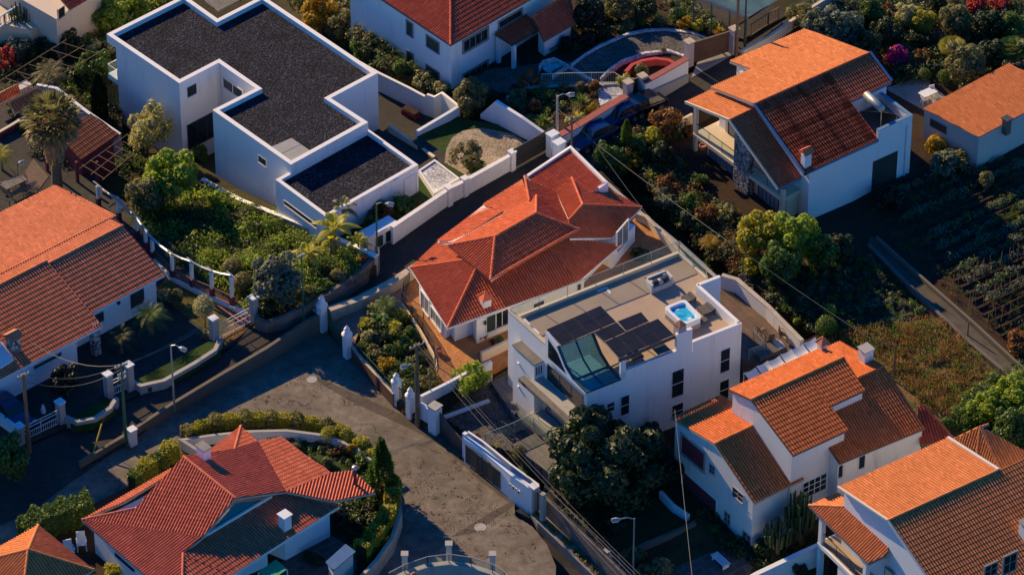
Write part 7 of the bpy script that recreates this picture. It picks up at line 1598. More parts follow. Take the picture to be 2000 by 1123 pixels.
# ================================================================= small things
def small_things():
    for pts, z, h_, lb, nm, mt in (([(505, 1117), (539, 1093), (561, 1112), (545, 1123), (525, 1134)], 2.6, .06, 'bright green canopy roof beside the island house', 'canopy', M_plain('green_canopy', (.03, .30, .13), .5)), ([(636, 1098), (675, 1063), (695, 1078), (650, 1116)], 2.4, .08, 'small garden shed with a flat blue roof inside the hedge', 'garden_shed', M_plain('blue_sheet', (.03, .11, .28), .8))):
        q = [P(u, v, z) for u, v in pts]; t = thing(nm, lb, 'shed' if nm != 'canopy' else 'canopy', (q[0].x, q[0].y, .48)); m = MB(); m.prism([(p.x, p.y) for p in q], z, z+h_); m.build('roof', mt, t)
        if nm == 'canopy':
            for x in q[:4]: m = MB(); m.bar(Vector((x.x, x.y, .48)), Vector((x.x, x.y, z)), .08, .08); m.build('post', MATS['white_metal'], t)
        else: m = MB(); m.prism(inset([(p.x, p.y) for p in q], .15), .45, z); m.build('wall', MATS['garage_render'], t)
    ch = thing('plastic_chair', '', 'chair', (0, 0, 0)); M = MATS['white_metal']
    m = MB(); m.box((0, 0, .42), .48, .46, .04); m.build('seat', M, ch); m = MB(); m.hexa([(-.22, .2, .46), (.22, .2, .46), (.22, .25, .46), (-.22, .25, .46)], (0, .1, .45)); m.build('backrest', M, ch)
    for sx in (-.2, .2):
        m = MB(); m.box((sx*1.2, 0, .62), .04, .42, .04); m.build('armrest', M, ch)
        for sy in (-.19, .19): m = MB(); m.bar((sx*1.15, sy*1.1, 0), (sx, sy, .42), .04, .04); m.build('leg', M, ch)
    for (u, v, z), a, s, lb in (((136, 1088, .5), 20, 1.35, 'white plastic chair behind the lower left hedge, nearer the pavilion'), ((160, 1072, .5), 10, 1.35, 'white plastic chair behind the lower left hedge, nearer the island house')): put(ch, P(u, v, z), radians(a), s, lb, 'white plastic chairs behind the hedge')
    dc = copy_tree(ch)
    for o in dc.children: o.material_slots[0].link = 'OBJECT'; o.material_slots[0].material = MATS['timber']
    dc.name = 'deck_chair'
    for (u, v, z), a, lb in (((1462, 575, 3.0), 60, 'brown deck chair by the white wall at the far end of the lower deck'), ((1452, 562, 3.0), 30, 'brown deck chair nearest the roof terrace corner'), ((1503, 668, 3.0), 200, 'brown deck chair beside the pile of cushions on the lower deck'), ((1488, 655, 3.0), 120, 'brown deck chair next to the glass balcony'), ((1530, 662, 3.0), 80, 'brown deck chair at the near end of the white wall')): put(dc, P(u, v, z), radians(a), 1.1, lb, 'deck chairs on the lower deck')
    sofa = thing('lounge_bed', 'dark low lounge bed on the brown lower deck', 'lounger', P(1500, 690, 3.0)); m = MB(); q = P(1502, 688, 3.0); m.box(q, 2.2, 1.1, .35, 30); m.build('mattress', MATS['mat_dark'], sofa); m = MB(); m.box(q+ZUP*.35+dv(30)*.8, .5, 1.0, .14, 30); m.build('pillow', MATS['cushion_pale'], sofa)
    aw = thing('awning', 'row of white scalloped fabric awnings behind the weathered house', 'awning', P(1455, 735, 2.6)); a, b = P(1453, 728, 4.0), P(1592, 660, 4.0); w_ = dv(-58)*1.5
    for k in range(6):
        m = MB(); vs = []; A, B = a.lerp(b, k/6+.004), a.lerp(b, (k+1)/6-.004)
        for i in range(7):
            for j in range(5): f, g = i/6, j/4; p = A.lerp(B, g)+w_*f; p = p-ZUP*(.28*sin(pi*f)*.8+.12*sin(pi*g)-.08*(k % 2)); vs.append(p)
        m.add(vs, [(i*5+j, i*5+j+1, (i+1)*5+j+1, (i+1)*5+j) for i in range(6) for j in range(4)]); m.build('fabric', MATS['white_metal'], aw, True)
    for f in (0, .33, .66, 1): m = MB(); x = a.lerp(b, f); m.bar(Vector((x.x, x.y, 0)), x, .08, .08); m.build('post', MATS['white_metal'], aw)
    gb = thing('glass_balcony', 'small glass sided balcony on the right corner of the terrace house', 'balcony', P(1467, 700, 2.6)); q = [P(1452, 690, 3.05), P(1476, 700, 3.05), P(1480, 676, 3.05), P(1456, 660, 3.05)]; c = P(1466, 690, 2.7)
    m = MB(); m.box(c, 1.5, 1.7, .2, 31); m.build('floor', MATS['terrace_floor'], gb)
    X, Y = dv(31)*.72, dv(121)*.82; qq = [c+ZUP*.2-X-Y, c+ZUP*.2+X-Y, c+ZUP*.2+X+Y]; railing('rail', None, None, qq, 1.0, MATS['galvanised'], 1.6, bars=False, rails=1, glass=MATS['rail_glass'], parent=gb, world=True)
    # garden furniture set, top right
    t = thing('garden_table', 'pale blue garden table on the shaded patio beyond the gabled house', 'table', P(1812, 195, .8)); c = P(1811, 196, .75); m = MB(); m.box(c+ZUP*.7, 1.3, .8, .05, 36); m.build('table_top', MATS['white_blue'], t)
    for sx in (-.5, .5):
        for sy in (-.3, .3): m = MB(); m.bar(c+Vector((sx, sy, 0)), c+Vector((sx, sy, .7)), .05, .05); m.build('leg', MATS['white_blue'], t)
    bc = copy_tree(ch); bc.name = 'garden_chair'
    for (u, v, z), a, lb in (((1805, 203, .75), 200, 'pale blue chair at the near side of the garden table'), ((1822, 190, .75), 20, 'pale blue chair at the far side of the garden table')): put(bc, P(u, v, z), radians(a), 1.0, lb, 'pale chairs round the garden table')
    t = thing('garden_bench', 'white slatted bench lying on the dark paved yard', 'bench', P(1407, 1100, -.8)); c = P(1407, 1101, -.85)
    for k in range(4): m = MB(); m.box(c+dv(35)*(k*.16-.24)+ZUP*.42, .11, 1.5, .04, 35); m.build('slat', MATS['white_blue'], t)
    for s in (-.6, .6): m = MB(); m.box(c+dv(125)*s, .5, .06, .42, 35); m.build('leg', MATS['white_blue'], t)
    for (u, v), r, lb in (((938, 1029), .42, 'pale round manhole cover in the sunlit road bend'), ((609, 741), .38, 'round manhole cover at the start of the dark road patch'), ((1200, 193), .4, 'round drain cover on the white gravel forecourt')):
        z = 2.39 if u == 1200 else .012; c = P(u, v, z); m = MB(); m.lathe((c.x, c.y, z-.01), [(r, 0), (r, .014), (r*.85, .014), (r*.84, .008), (r*.4, .012)], 20); tag(m.build('manhole_cover', MATS['concrete']), lb, 'manhole cover')
    t = thing('rail_fence', 'short row of pale stakes in the upper right garden', 'fence', P(1790, 140, 1))
    for i in range(8): m = MB(); p = G(1788+i*12, 138+(i % 2)); m.bar(p, p+ZUP*.75+Vector((.15*sin(i*2.1), 0, 0)), .07, .07); m.build('stake', MATS['coping_stone'], t)
    m = MB(); m.tube([G(1786, 138)+ZUP*.55, G(1876, 139)+ZUP*.5], .03, 5); m.build('rail', MATS['coping_stone'], t)
    t = thing('red_planter', 'dark oxblood tub left in the sunken courtyard', 'planter', P(800, 226, -.6)); m = MB(); c = P(802, 226, -.6); m.box(c, 1.3, .7, .45, -40); m.build('tub', MATS['oxblood'], t); m = MB(); m.box(c+ZUP*.5, 1.3, .6, .05, -40); m.build('earth', MATS['soil'], t)
    for (u, v, z), lb in (((936, 664, 1.16), 'round clay pot by the white entrance wall, nearer the blue door'), ((946, 661, 1.16), 'round clay pot by the entrance wall, right of its twin'), ((858, 690, 1.1), 'clay pot on the orange patio by the balustrade'), ((912, 645, 1.16), 'dark pot in the porch shade'), ((1372, 292, 2.6), 'planted pot on the balcony of the gabled house')):
        c = P(u, v, z); t = thing('plant_pot', lb, 'pot', c); m = MB(); m.lathe(c, [(.16, 0), (.26, .25), (.28, .38), (.22, .38), (.2, .3)], 10); m.build('pot', MATS['terracotta'], t)
small_things()
# ================================================================= foliage
RNG = np.random.default_rng(11)
def unit(a): return a/np.maximum(1e-6, np.linalg.norm(a, axis=-1, keepdims=True))
def leaf_quads(c, n, size, asp=.55, up=None, rng=RNG):
    """diamond leaves: c centres (N,3), n normals, size (N,) half length"""
    N = len(c); r = unit(rng.normal(size=(N, 3))) if up is None else unit(up+rng.normal(size=(N, 3))*.25)
    t = unit(np.cross(n, r)); b = np.cross(n, t) if up is None else None
    if up is not None: t = unit(np.cross(r, unit(n+1e-3))); b = r
    s = np.asarray(size).reshape(-1, 1); k = n*s*.18
    return np.stack([c-b*s, c+t*s*asp+k, c+b*s, c-t*s*asp+k], 1)
def quad_mesh(name, Q):
    N = len(Q); me = bpy.data.meshes.new(name); me.vertices.add(N*4); me.vertices.foreach_set('co', Q.reshape(-1).astype(np.float32))
    me.loops.add(N*4); me.loops.foreach_set('vertex_index', np.arange(N*4, dtype=np.int32)); me.polygons.add(N)
    me.polygons.foreach_set('loop_start', np.arange(0, N*4, 4, dtype=np.int32)); me.polygons.foreach_set('loop_total', np.full(N, 4, np.int32))
    me.update(calc_edges=True); return me
def lobes(R, n, seed, flat=.85, lo=.34, hi=.55, spread=.62):
    g = np.random.default_rng(seed); d = unit(g.normal(size=(n, 3))); d[:, 2] = d[:, 2]*flat; c = d*R*spread*g.uniform(.55, 1.1, (n, 1)); return c, R*g.uniform(lo, hi, n)
def crown_Q(R, N, leaf, nl=14, seed=1, flat=.85, lo=.34, hi=.55, spread=.62, asp=.55, jitter=.8):
    g = np.random.default_rng(seed); c, r = lobes(R, nl, seed, flat, lo, hi, spread)
    w = r**2; k = g.choice(nl, N, p=w/w.sum()); d = unit(g.normal(size=(N, 3))+np.array([0, 0, .35])); rad = r[k]*(1-.35*g.random(N)**2)
    p = c[k]+d*rad[:, None]; n = unit(d+g.normal(size=(N, 3))*jitter*.6)
    return leaf_quads(p, n, leaf*g.uniform(.6, 1.3, N), asp, rng=g)
def tube_mesh(name, segs, mat):
    m = MB()
    for pts, r0, r1 in segs: m.tube(pts, r0, 6, r1)
    return m
PROTO = {}
def proto(kind):
    if kind in PROTO: return PROTO[kind]
    g = random.Random(sum(map(ord, kind)))
    def tree(name, R, Q, hc, tr, limbs=5):
        t = bpy.data.objects.new(name, None); COL.objects.link(t); WL[t.name] = Vector((0, 0, 0)); m = MB()
        m.tube([(0, 0, -.6), (.05*R, 0, hc*.4), (-.03*R, .04*R, hc*.8), (0, 0, hc)], [tr*1.2, tr, tr*.8, tr*.6], 7)
        for i in range(limbs):
            a = i*2*pi/limbs+g.random(); h0 = hc*(.55+.3*g.random()); m.tube([(0, 0, h0), (cos(a)*R*.35, sin(a)*R*.35, h0+R*.25), (cos(a)*R*.65, sin(a)*R*.65, hc+R*.25)], [tr*.5, tr*.35, tr*.12], 5)
        m.build('trunk', MATS['bark'], t); Q = Q+np.array([0, 0, hc]); c = bpy.data.objects.new('crown', quad_mesh('crown', Q)); COL.objects.link(c); c.parent = t; c.data.materials.append(MATS['leaf_mid']); return t
    def bush(name, Q): me = quad_mesh(name, Q); me.materials.append(MATS['leaf_mid']); o = bpy.data.objects.new(name, me); COL.objects.link(o); return o
    if kind == 'tree': R, o = 2.2, tree('garden_tree', 2.2, crown_Q(2.2, 4200, .19, 30, 3, .85, .2, .4, .8), 2.6, .16)
    elif kind == 'loose': R, o = 2.0, tree('garden_tree', 2.0, crown_Q(2.0, 2300, .17, 26, 7, 1.0, .18, .34, .85), 2.6, .1, 7)
    elif kind == 'big': R, o = 4.2, tree('large_tree', 4.2, crown_Q(4.2, 17000, .23, 60, 9, .8, .14, .3, .82), 4.2, .35, 8)
    elif kind == 'ball': R, o = 1.0, tree('topiary_tree', 1.0, crown_Q(1.0, 3000, .07, 9, 5, .85, .55, .65, .35), 2.0, .05, 6)
    elif kind in ('shrub', 'shrub2', 'shrub3'):
        sd_ = {'shrub': 21, 'shrub2': 35, 'shrub3': 48}[kind]; q = crown_Q(1.0, 1300, .125, 20, sd_, .8, .18, .42, .78); q[:, :, 2] += .62; R, o = 1.0, bush('shrub', q)
    elif kind == 'open': q = crown_Q(1.0, 800, .12, 20, 57, 1.1, .14, .28, .9); q[:, :, 2] += .75; R, o = 1.0, bush('shrub', q)
    elif kind == 'dome': q = crown_Q(1.0, 2600, .07, 8, 62, .8, .6, .68, .3); q[:, :, 2] += .75; R, o = 1.0, bush('clipped_shrub', q)
    elif kind == 'conifer':
        gg = np.random.default_rng(4); N = 6500; h = gg.random(N)**.8*5.0; rr = 1.25*(1-h/5.4)*(.55+.45*gg.random(N)); a = gg.random(N)*6.283; lob = 1+.22*np.sin(a*5+h*2.5); p = np.stack([np.cos(a)*rr*lob, np.sin(a)*rr*lob, h+.3], 1); d = unit(np.stack([np.cos(a), np.sin(a), np.full(N, .5)], 1)); Q = leaf_quads(p, unit(gg.normal(size=(N, 3))), .15*gg.uniform(.6, 1.3, N), .35, d, gg); R, o = 1.25, tree('conifer', 1.2, Q*1.0-np.array([0, 0, 1.0]), 1.0, .12, 0)
    elif kind == 'cypress':
        gg = np.random.default_rng(6); N = 3800; h = gg.random(N)*3.6; rr = .62*np.minimum(1, (3.9-h)/1.6)*(.7+.3*gg.random(N)); a = gg.random(N)*6.283; p = np.stack([np.cos(a)*rr, np.sin(a)*rr, h+.1], 1); d = unit(np.stack([np.cos(a)*.4, np.sin(a)*.4, np.ones(N)], 1)); Q = leaf_quads(p, unit(gg.normal(size=(N, 3))), .12*gg.uniform(.6, 1.3, N), .35, d, gg); R, o = .62, tree('cypress', .6, Q-np.array([0, 0, 1.0]), 1.0, .08, 0)
    elif kind in ('date_palm', 'fan_palm', 'banana', 'yucca', 'agave', 'dracaena'):
        root = bpy.data.objects.new({'date_palm': 'palm_tree', 'fan_palm': 'fan_palm', 'banana': 'banana_plant', 'yucca': 'yucca', 'agave': 'agave', 'dracaena': 'dragon_plant'}[kind], None); COL.objects.link(root); WL[root.name] = Vector((0, 0, 0))
        segs = []; Q = []; Q2 = []
        def frond(o_, az, el, L, droop, w, nl, lw, out, flat=False, gap=1.0):
            d = Vector((cos(az)*cos(el), sin(az)*cos(el), sin(el))); s = Vector((-sin(az), cos(az), 0)); pts = [Vector(o_)+d*L*t-Vector((0, 0, 1))*droop*L*t*t for t in [i/nl for i in range(nl+1)]]
            for i in range(1, nl+1):
                p, q = pts[i-1], pts[i]; f = i/nl; ww = w*(sin(pi*min(1, f*.9+.12))**.7)
                if flat:
                    f0 = (i-1)/nl; w0 = w*(sin(pi*min(1, max(.02, f0*.95+.05)))**.7); w1 = w*(sin(pi*min(.99, f*.95+.05))**.7)
                    for sg in (1, -1): out.append([p, p+s*sg*w0-Vector((0, 0, .12*w0)), q+s*sg*w1*.96-Vector((0, 0, .12*w1)), q])
                else:
                    for sg in (1, -1): e_ = (s*sg+(q-p).normalized()*.7-Vector((0, 0, .35))).normalized(); out.append([p, p+(q-p)*.4, p+e_*ww+(q-p)*.4, p+e_*ww+(q-p)*.2])
        if kind == 'date_palm':
            R = 2.2; m = MB(); m.tube([(0, 0, -.4), (.05, 0, 1.2), (0, 0, 2.6)], [.22, .18, .16], 8); m.build('trunk', MATS['bark'], root)
            for i in range(30): frond((0, 0, 2.6), i*2.4, .95-.045*i+g.random()*.2, 2.3, .35+.25*g.random(), .55, 16, .05, Q)
        elif kind == 'fan_palm':
            R = 2.2; m = MB(); m.tube([(0, 0, -.5), (.05, .02, 2.5), (0, 0, 5.2)], [.36, .28, .26], 9); m.build('trunk', MATS['bark'], root)
            for i in range(60):
                az = i*2.4; el = 1.25-.034*i; L = 1.15; d = Vector((cos(az)*cos(el), sin(az)*cos(el), sin(el))); c = Vector((0, 0, 5.3))+d*L; dead = i > 44; out = Q2 if dead else Q
                s = Vector((-sin(az), cos(az), 0)); u = s.cross(d)
                out.append([Vector((0, 0, 5.2)), Vector((0, 0, 5.25)), c+s*.02, c-s*.02])
                for k in range(15):
                    a = -1.35+2.7*k/14; b_ = (d*cos(a)+s*sin(a)-Vector((0, 0, 1))*(.25 if not dead else .9)*abs(g.random())).normalized(); ln = .95*(1-.15*abs(a)); pp = s*cos(a)-d*sin(a); out.append([c, c+b_*ln*.5+pp*.06, c+b_*ln-Vector((0, 0, .12)), c+b_*ln*.5-pp*.06])
            for i in range(260): a = g.random()*6.283; z = 5.0-2.0*g.random(); rr = .35+.55*(z-3.0)/2*g.random(); p = Vector((cos(a)*rr, sin(a)*rr, z)); b_ = Vector((cos(a)*.25, sin(a)*.25, -1)).normalized()*.8; s = Vector((-sin(a), cos(a), 0))*.09; Q2.append([p-s, p+s, p+s+b_, p-s+b_])
        elif kind == 'banana':
            R = 1.8; m = MB(); m.tube([(0, 0, -.3), (.04, 0, 1.2), (0, 0, 2.3)], [.17, .13, .08], 7); m.tube([(.4, .2, -.3), (.45, .25, 1.6)], [.13, .07], 7); m.build('stem', MATS['palm_stem'], root)
            for i in range(11): frond((0, 0, 2.2), i*2.4, 1.25-.09*i, 2.0+.3*g.random(), .55, .3, 9, 0, Q, True)
            for i in range(6): frond((.45, .25, 1.5), i*2.4+1, 1.3-.13*i, 1.4, .5, .22, 8, 0, Q, True)
        else:
            R = 1.0; heads = [(0, 0, .25)] if kind != 'dracaena' else [(0, 0, 1.5), (.45, .1, 1.1), (-.35, .3, 1.25), (.05, -.45, .9)]
            n_ = {'agave': 26, 'yucca': 60, 'dracaena': 34}[kind]; wd_ = {'agave': .12, 'yucca': .05, 'dracaena': .06}[kind]; dr = {'agave': .1, 'yucca': .15, 'dracaena': .35}[kind]; LL = {'agave': .95, 'yucca': 1.0, 'dracaena': .62}[kind]
            if kind == 'dracaena':
                m = MB()
                for h_ in heads: m.tube([(0, 0, -.2), (h_[0]*.5, h_[1]*.5, h_[2]*.5), h_], [.07, .05, .04], 5)
                m.build('stem', MATS['bark'], root)
            for h_ in heads:
                for i in range(n_): frond(h_, i*2.4+g.random(), 1.4-1.35*i/n_, LL*(.8+.3*g.random()), dr, wd_, 4, 0, Q, True)
        def addq(nm, q, mt):
            A = np.array([[tuple(v) for v in x] for x in q]); o2 = bpy.data.objects.new(nm, quad_mesh(nm, A)); COL.objects.link(o2); o2.parent = root; o2.data.materials.append(MATS[mt])
        addq('leaves', Q, 'leaf_mid')
        if Q2: addq('dead_fronds', Q2, 'leaf_straw')
        o = root
    elif kind == 'cactus':
        R = 1.0; o = bpy.data.objects.new('cactus', None); COL.objects.link(o); WL[o.name] = Vector((0, 0, 0)); m = MB(); m.tube([(0, 0, -.3), (0, 0, 1.0)], [.16, .13], 6); m.build('stem', MATS['bark'], o); m = MB()
        for i in range(44):
            a = i*2.4; r0 = .12+.8*sqrt(i/44); x, y = cos(a)*r0, sin(a)*r0; h1 = 2.3-.9*r0+.5*g.random(); m.tube([(x*.25, y*.25, .7+.3*g.random()), (x*.9, y*.9, 1.1), (x, y, h1)], [.055, .06, .05], 5)
        c_ = m.build('arms', MATS['leaf_cactus'], o)
    PROTO[kind] = (o, R); return PROTO[kind]
M_plain('bark', (.12, .085, .055), .9, var=.35, scale=8, bump=.4, bscale=30); M_plain('palm_stem', (.20, .16, .06), .8, var=.3, scale=5)
M_leaf('leaf_mid', (0.023, 0.051, 0.010), (0.128, 0.220, 0.042)); M_leaf('leaf_dark', (0.009, 0.022, 0.008), (0.040, 0.073, 0.023), .2); M_leaf('leaf_black', (0.005, 0.012, 0.006), (0.014, 0.026, 0.012), .1)
M_leaf('leaf_bright', (0.064, 0.115, 0.013), (0.335, 0.440, 0.053), .45); M_leaf('leaf_lime', (0.115, 0.140, 0.013), (0.504, 0.465, 0.057), .45); M_leaf('leaf_olive', (0.064, 0.070, 0.028), (0.260, 0.242, 0.102)); M_leaf('leaf_grey', (0.045, 0.064, 0.051), (0.186, 0.223, 0.167))
M_leaf('leaf_gold', (0.178, 0.115, 0.010), (0.487, 0.313, 0.023), .4); M_leaf('leaf_bronze', (0.115, 0.045, 0.019), (0.266, 0.121, 0.036)); M_leaf('leaf_red', (0.178, 0.015, 0.019), (0.595, 0.074, 0.074)); M_leaf('leaf_magenta', (0.204, 0.010, 0.115), (0.488, 0.036, 0.266))
M_leaf('leaf_straw', (0.153, 0.089, 0.038), (0.443, 0.285, 0.127), .25); M_leaf('leaf_pale', (0.128, 0.140, 0.064), (0.558, 0.521, 0.260)); M_leaf('leaf_cactus', (0.029, 0.052, 0.023), (0.078, 0.117, 0.039), .05)
_used = set()
def plant(kind, u, v, r, mat, label, group=None, name=None, sz=1.0):
    """u,v: px of the crown centre; r: crown radius in px; sz: extra vertical stretch"""
    o, R = proto(kind); s = r/26.5/R
    hc = {'tree': 2.6, 'loose': 2.6, 'big': 4.2, 'ball': 2.0, 'conifer': 2.2, 'cypress': 1.8, 'date_palm': 2.7, 'fan_palm': 4.9, 'banana': 2.4, 'yucca': .45, 'agave': .35, 'dracaena': 1.3, 'cactus': 1.5, 'open': .75, 'dome': .75}.get(kind, .62)*s*sz
    b = G(u, v+hc*20.8)
    c = o if kind not in _used else copy_tree(o); _used.add(kind)
    c.location = b; c.rotation_euler = (0, 0, (u*7.13+v*3.7) % 6.283); c.scale = (s, s, s*sz)
    tag(c, label, {'shrub': 'shrub', 'shrub2': 'shrub', 'shrub3': 'shrub', 'open': 'shrub', 'dome': 'shrub', 'big': 'tree', 'tree': 'tree', 'loose': 'tree', 'ball': 'tree', 'conifer': 'conifer', 'cypress': 'cypress', 'date_palm': 'palm', 'fan_palm': 'palm', 'banana': 'banana plant', 'yucca': 'yucca', 'agave': 'agave', 'dracaena': 'dragon plant', 'cactus': 'cactus'}[kind], group)
    if group is None and 'group' in c.keys(): del c['group']
    for x in [c]+list(c.children):
        if x.type == 'MESH' and x.name.split('.')[0] in ('crown', 'leaves', 'shrub', 'clipped_shrub'):
            x.material_slots[0].link = 'OBJECT'; x.material_slots[0].material = MATS[mat]
    return c
# ================================================================= planting, plot by plot: kind, u, v, radius px, material, label
def plants(group, rows):
    for k, u, v, r, m, lb, *sz in rows: plant(k, u, v, r, m, lb, group, None, sz[0] if sz else 1.0)
plants('trees and shrubs of the upper left garden', [
 ('cactus', 44, 32, 30, 'leaf_cactus', 'tall candelabra cactus in front of the beige corner building', 1.3), ('cactus', 106, 46, 27, 'leaf_cactus', 'wide candelabra cactus right of the beige wall'),
 ('shrub', 46, 92, 32, 'leaf_grey', 'blue-grey shrub mound below the tall candelabra cactus'), ('shrub2', 96, 96, 30, 'leaf_dark', 'dark shrub below the wide candelabra cactus'),
 ('open', 12, 112, 26, 'leaf_red', 'crimson leaved shrub at the left edge above the trellis'), ('tree', 138, 84, 30, 'leaf_dark', 'dark leafy tree behind the pipe trellis'),
 ('date_palm', 102, 140, 46, 'leaf_olive', 'arching feather palm above the pinkish garden wall'), ('shrub3', 160, 52, 22, 'leaf_gold', 'orange flowering bush near the modern house corner'),
 ('shrub', 148, 26, 22, 'leaf_lime', 'yellow-green bush at the top by the beige house'), ('open', 196, 100, 28, 'leaf_pale', 'pale silvery bush beside the modern house wall'),
 ('tree', 215, 30, 40, 'leaf_bright', 'bright green tree left of the modern house parapet'), ('tree', 262, 14, 36, 'leaf_bright', 'bright green tree at the top edge behind the modern roof'), ('shrub', 230, 8, 30, 'leaf_mid', 'mid green bush at the very top left of the modern house'),
 ('tree', 188, 128, 38, 'leaf_mid', 'deep green tree between feather palm and modern house'), ('shrub2', 160, 150, 30, 'leaf_dark', 'dark bush under the arching feather palm'), ('cypress', 196, 190, 17, 'leaf_black', 'near black cypress against the white side wall', 1.1),
 ('fan_palm', 112, 246, 72, 'leaf_olive', 'big fan palm with a skirt of dead brown fronds'), ('date_palm', 4, 300, 34, 'leaf_lime', 'small palm cut by the left edge above the picnic table'),
 ('loose', 290, 240, 50, 'leaf_pale', 'glossy loose crowned tree against the blue wall of the modern house', 1.25), ('shrub3', 330, 222, 16, 'leaf_pale', 'small bush right of the glossy tree'),
 ('tree', 338, 345, 58, 'leaf_bright', 'largest round green tree below the modern house corner'), ('tree', 284, 384, 42, 'leaf_olive', 'dark olive bushy tree left of the largest round tree'), ('shrub', 392, 300, 22, 'leaf_mid', 'green bush in the shady recess of the modern house'),
 ('shrub2', 410, 225, 24, 'leaf_dark', 'dark shrub inside the entrance recess of the modern house')])
plants('shrubs and bananas of the wild garden', [
 ('dome', 455, 524, 27, 'leaf_olive', 'brownish clipped bush beside the pergola, higher one of two'), ('dome', 474, 552, 26, 'leaf_olive', 'brownish clipped bush beside the pergola, lower one of two'),
 ('tree', 542, 545, 52, 'leaf_grey', 'big grey-green olive tree above the blockwork wall'), ('shrub', 497, 512, 22, 'leaf_bright', 'bright bush between clipped bushes and olive tree'), ('shrub2', 520, 600, 24, 'leaf_dark', 'dark shrub at the corner of the blockwork wall'), ('shrub', 425, 392, 22, 'leaf_bright', 'sunlit climber patch along the dark retaining wall'),
 ('banana', 655, 442, 52, 'leaf_lime', 'tallest banana plant in front of the garage wing'), ('banana', 603, 492, 36, 'leaf_lime', 'left banana plant beside the olive tree'), ('banana', 672, 405, 34, 'leaf_olive', 'banana leaves reaching over the gravel roof edge', 1.3), ('banana', 700, 470, 28, 'leaf_lime', 'small banana plant by the meter wall'),
 ('yucca', 765, 388, 36, 'leaf_pale', 'spiky pale palm-like plant by the garage wing'), ('shrub', 745, 415, 28, 'leaf_bronze', 'bronze mixed shrub behind the street wall'), ('shrub3', 785, 408, 28, 'leaf_mid', 'green shrub with red tips behind the street wall'), ('shrub2', 730, 440, 22, 'leaf_mid', 'green shrub behind the meter wall'), ('open', 808, 402, 16, 'leaf_bronze', 'small russet shrub by the garage opening'),
 ('shrub', 712, 515, 16, 'leaf_red', 'red flowering shrub over the blockwork wall end'), ('shrub2', 690, 530, 20, 'leaf_mid', 'green shrub over the blockwork wall, second from its end'), ('shrub3', 662, 545, 22, 'leaf_olive', 'olive shrub over the blockwork wall, third from its end'), ('shrub', 630, 562, 22, 'leaf_mid', 'green shrub over the blockwork wall, midway'), ('shrub2', 600, 578, 22, 'leaf_olive', 'low olive shrub next to the thin dark pole')])
plants('plants in the yard of the long house', [
 ('ball', 400, 598, 26, 'leaf_pale', 'round topiary tree on bare stems beside the white gate'), ('shrub3', 342, 582, 20, 'leaf_olive', 'bushy plant between house corner and topiary tree'), ('open', 322, 578, 14, 'leaf_pale', 'pale dry shrub at the corner of the long house'),
 ('date_palm', 298, 612, 44, 'leaf_mid', 'dark palm in the shaded yard, nearer the house corner'), ('date_palm', 238, 655, 36, 'leaf_dark', 'dark palm in the shaded yard, nearer the street lamp'), ('tree', 132, 742, 32, 'leaf_black', 'nearly black round shrub in the yard by the parked car'), ('agave', 398, 655, 16, 'leaf_grey', 'blue-white agave by the driveway gate pillar'),
 ('tree', 16, 893, 44, 'leaf_mid', 'leafy green tree at the left edge below the gate')])
plants('plants in the garden of the hipped house', [
 ('date_palm', 757, 592, 30, 'leaf_mid', 'palm at the top of the lush planted bed', .9), ('banana', 742, 622, 26, 'leaf_mid', 'broad leaved plant left in the lush bed'), ('dracaena', 770, 640, 20, 'leaf_lime', 'tall dragon plant in the middle of the lush bed', 1.4), ('dracaena', 722, 655, 18, 'leaf_pale', 'pale dragon plant nearest the brown wall', 1.3), ('shrub', 715, 632, 16, 'leaf_lime', 'yellow-green shrub by the pink driveway'), ('shrub2', 745, 665, 26, 'leaf_dark', 'dark glossy shrub in the centre of the lush bed'), ('shrub', 785, 672, 24, 'leaf_mid', 'green shrub right in the lush bed'), ('shrub3', 760, 690, 20, 'leaf_mid', 'green shrub low in the lush bed'), ('dracaena', 780, 682, 14, 'leaf_lime', 'small dragon plant low in the lush bed'), ('shrub', 757, 712, 20, 'leaf_gold', 'golden shrub low in the lush bed'), ('dome', 792, 724, 19, 'leaf_mid', 'clipped green ball shrub at the foot of the lush bed'), ('agave', 768, 735, 14, 'leaf_grey', 'agave in the corner of the lush bed'), ('shrub2', 735, 690, 20, 'leaf_olive', 'olive shrub along the green rail'), ('yucca', 740, 600, 16, 'leaf_mid', 'spiky plant at the upper end of the lush bed'), ('shrub3', 800, 650, 16, 'leaf_mid', 'small shrub under the iron balustrade'),
 ('open', 838, 742, 20, 'leaf_olive', 'thin yellowing shrub behind the wooden utility pole'), ('loose', 917, 735, 38, 'leaf_bright', 'sunlit young tree in front of the side wall'), ('shrub', 872, 788, 15, 'leaf_dark', 'small dark shrub in the courtyard bed'), ('ball', 976, 663, 10, 'leaf_mid', 'small potted olive tree by the cream wall'), ('shrub3', 963, 668, 7, 'leaf_bronze', 'little shrub by the shuttered window'), ('shrub', 712, 583, 8, 'leaf_red', 'red geranium clump on the cream street wall'), ('shrub2', 1248, 498, 18, 'leaf_dark', 'dark clipped bush on the orange side patio')])
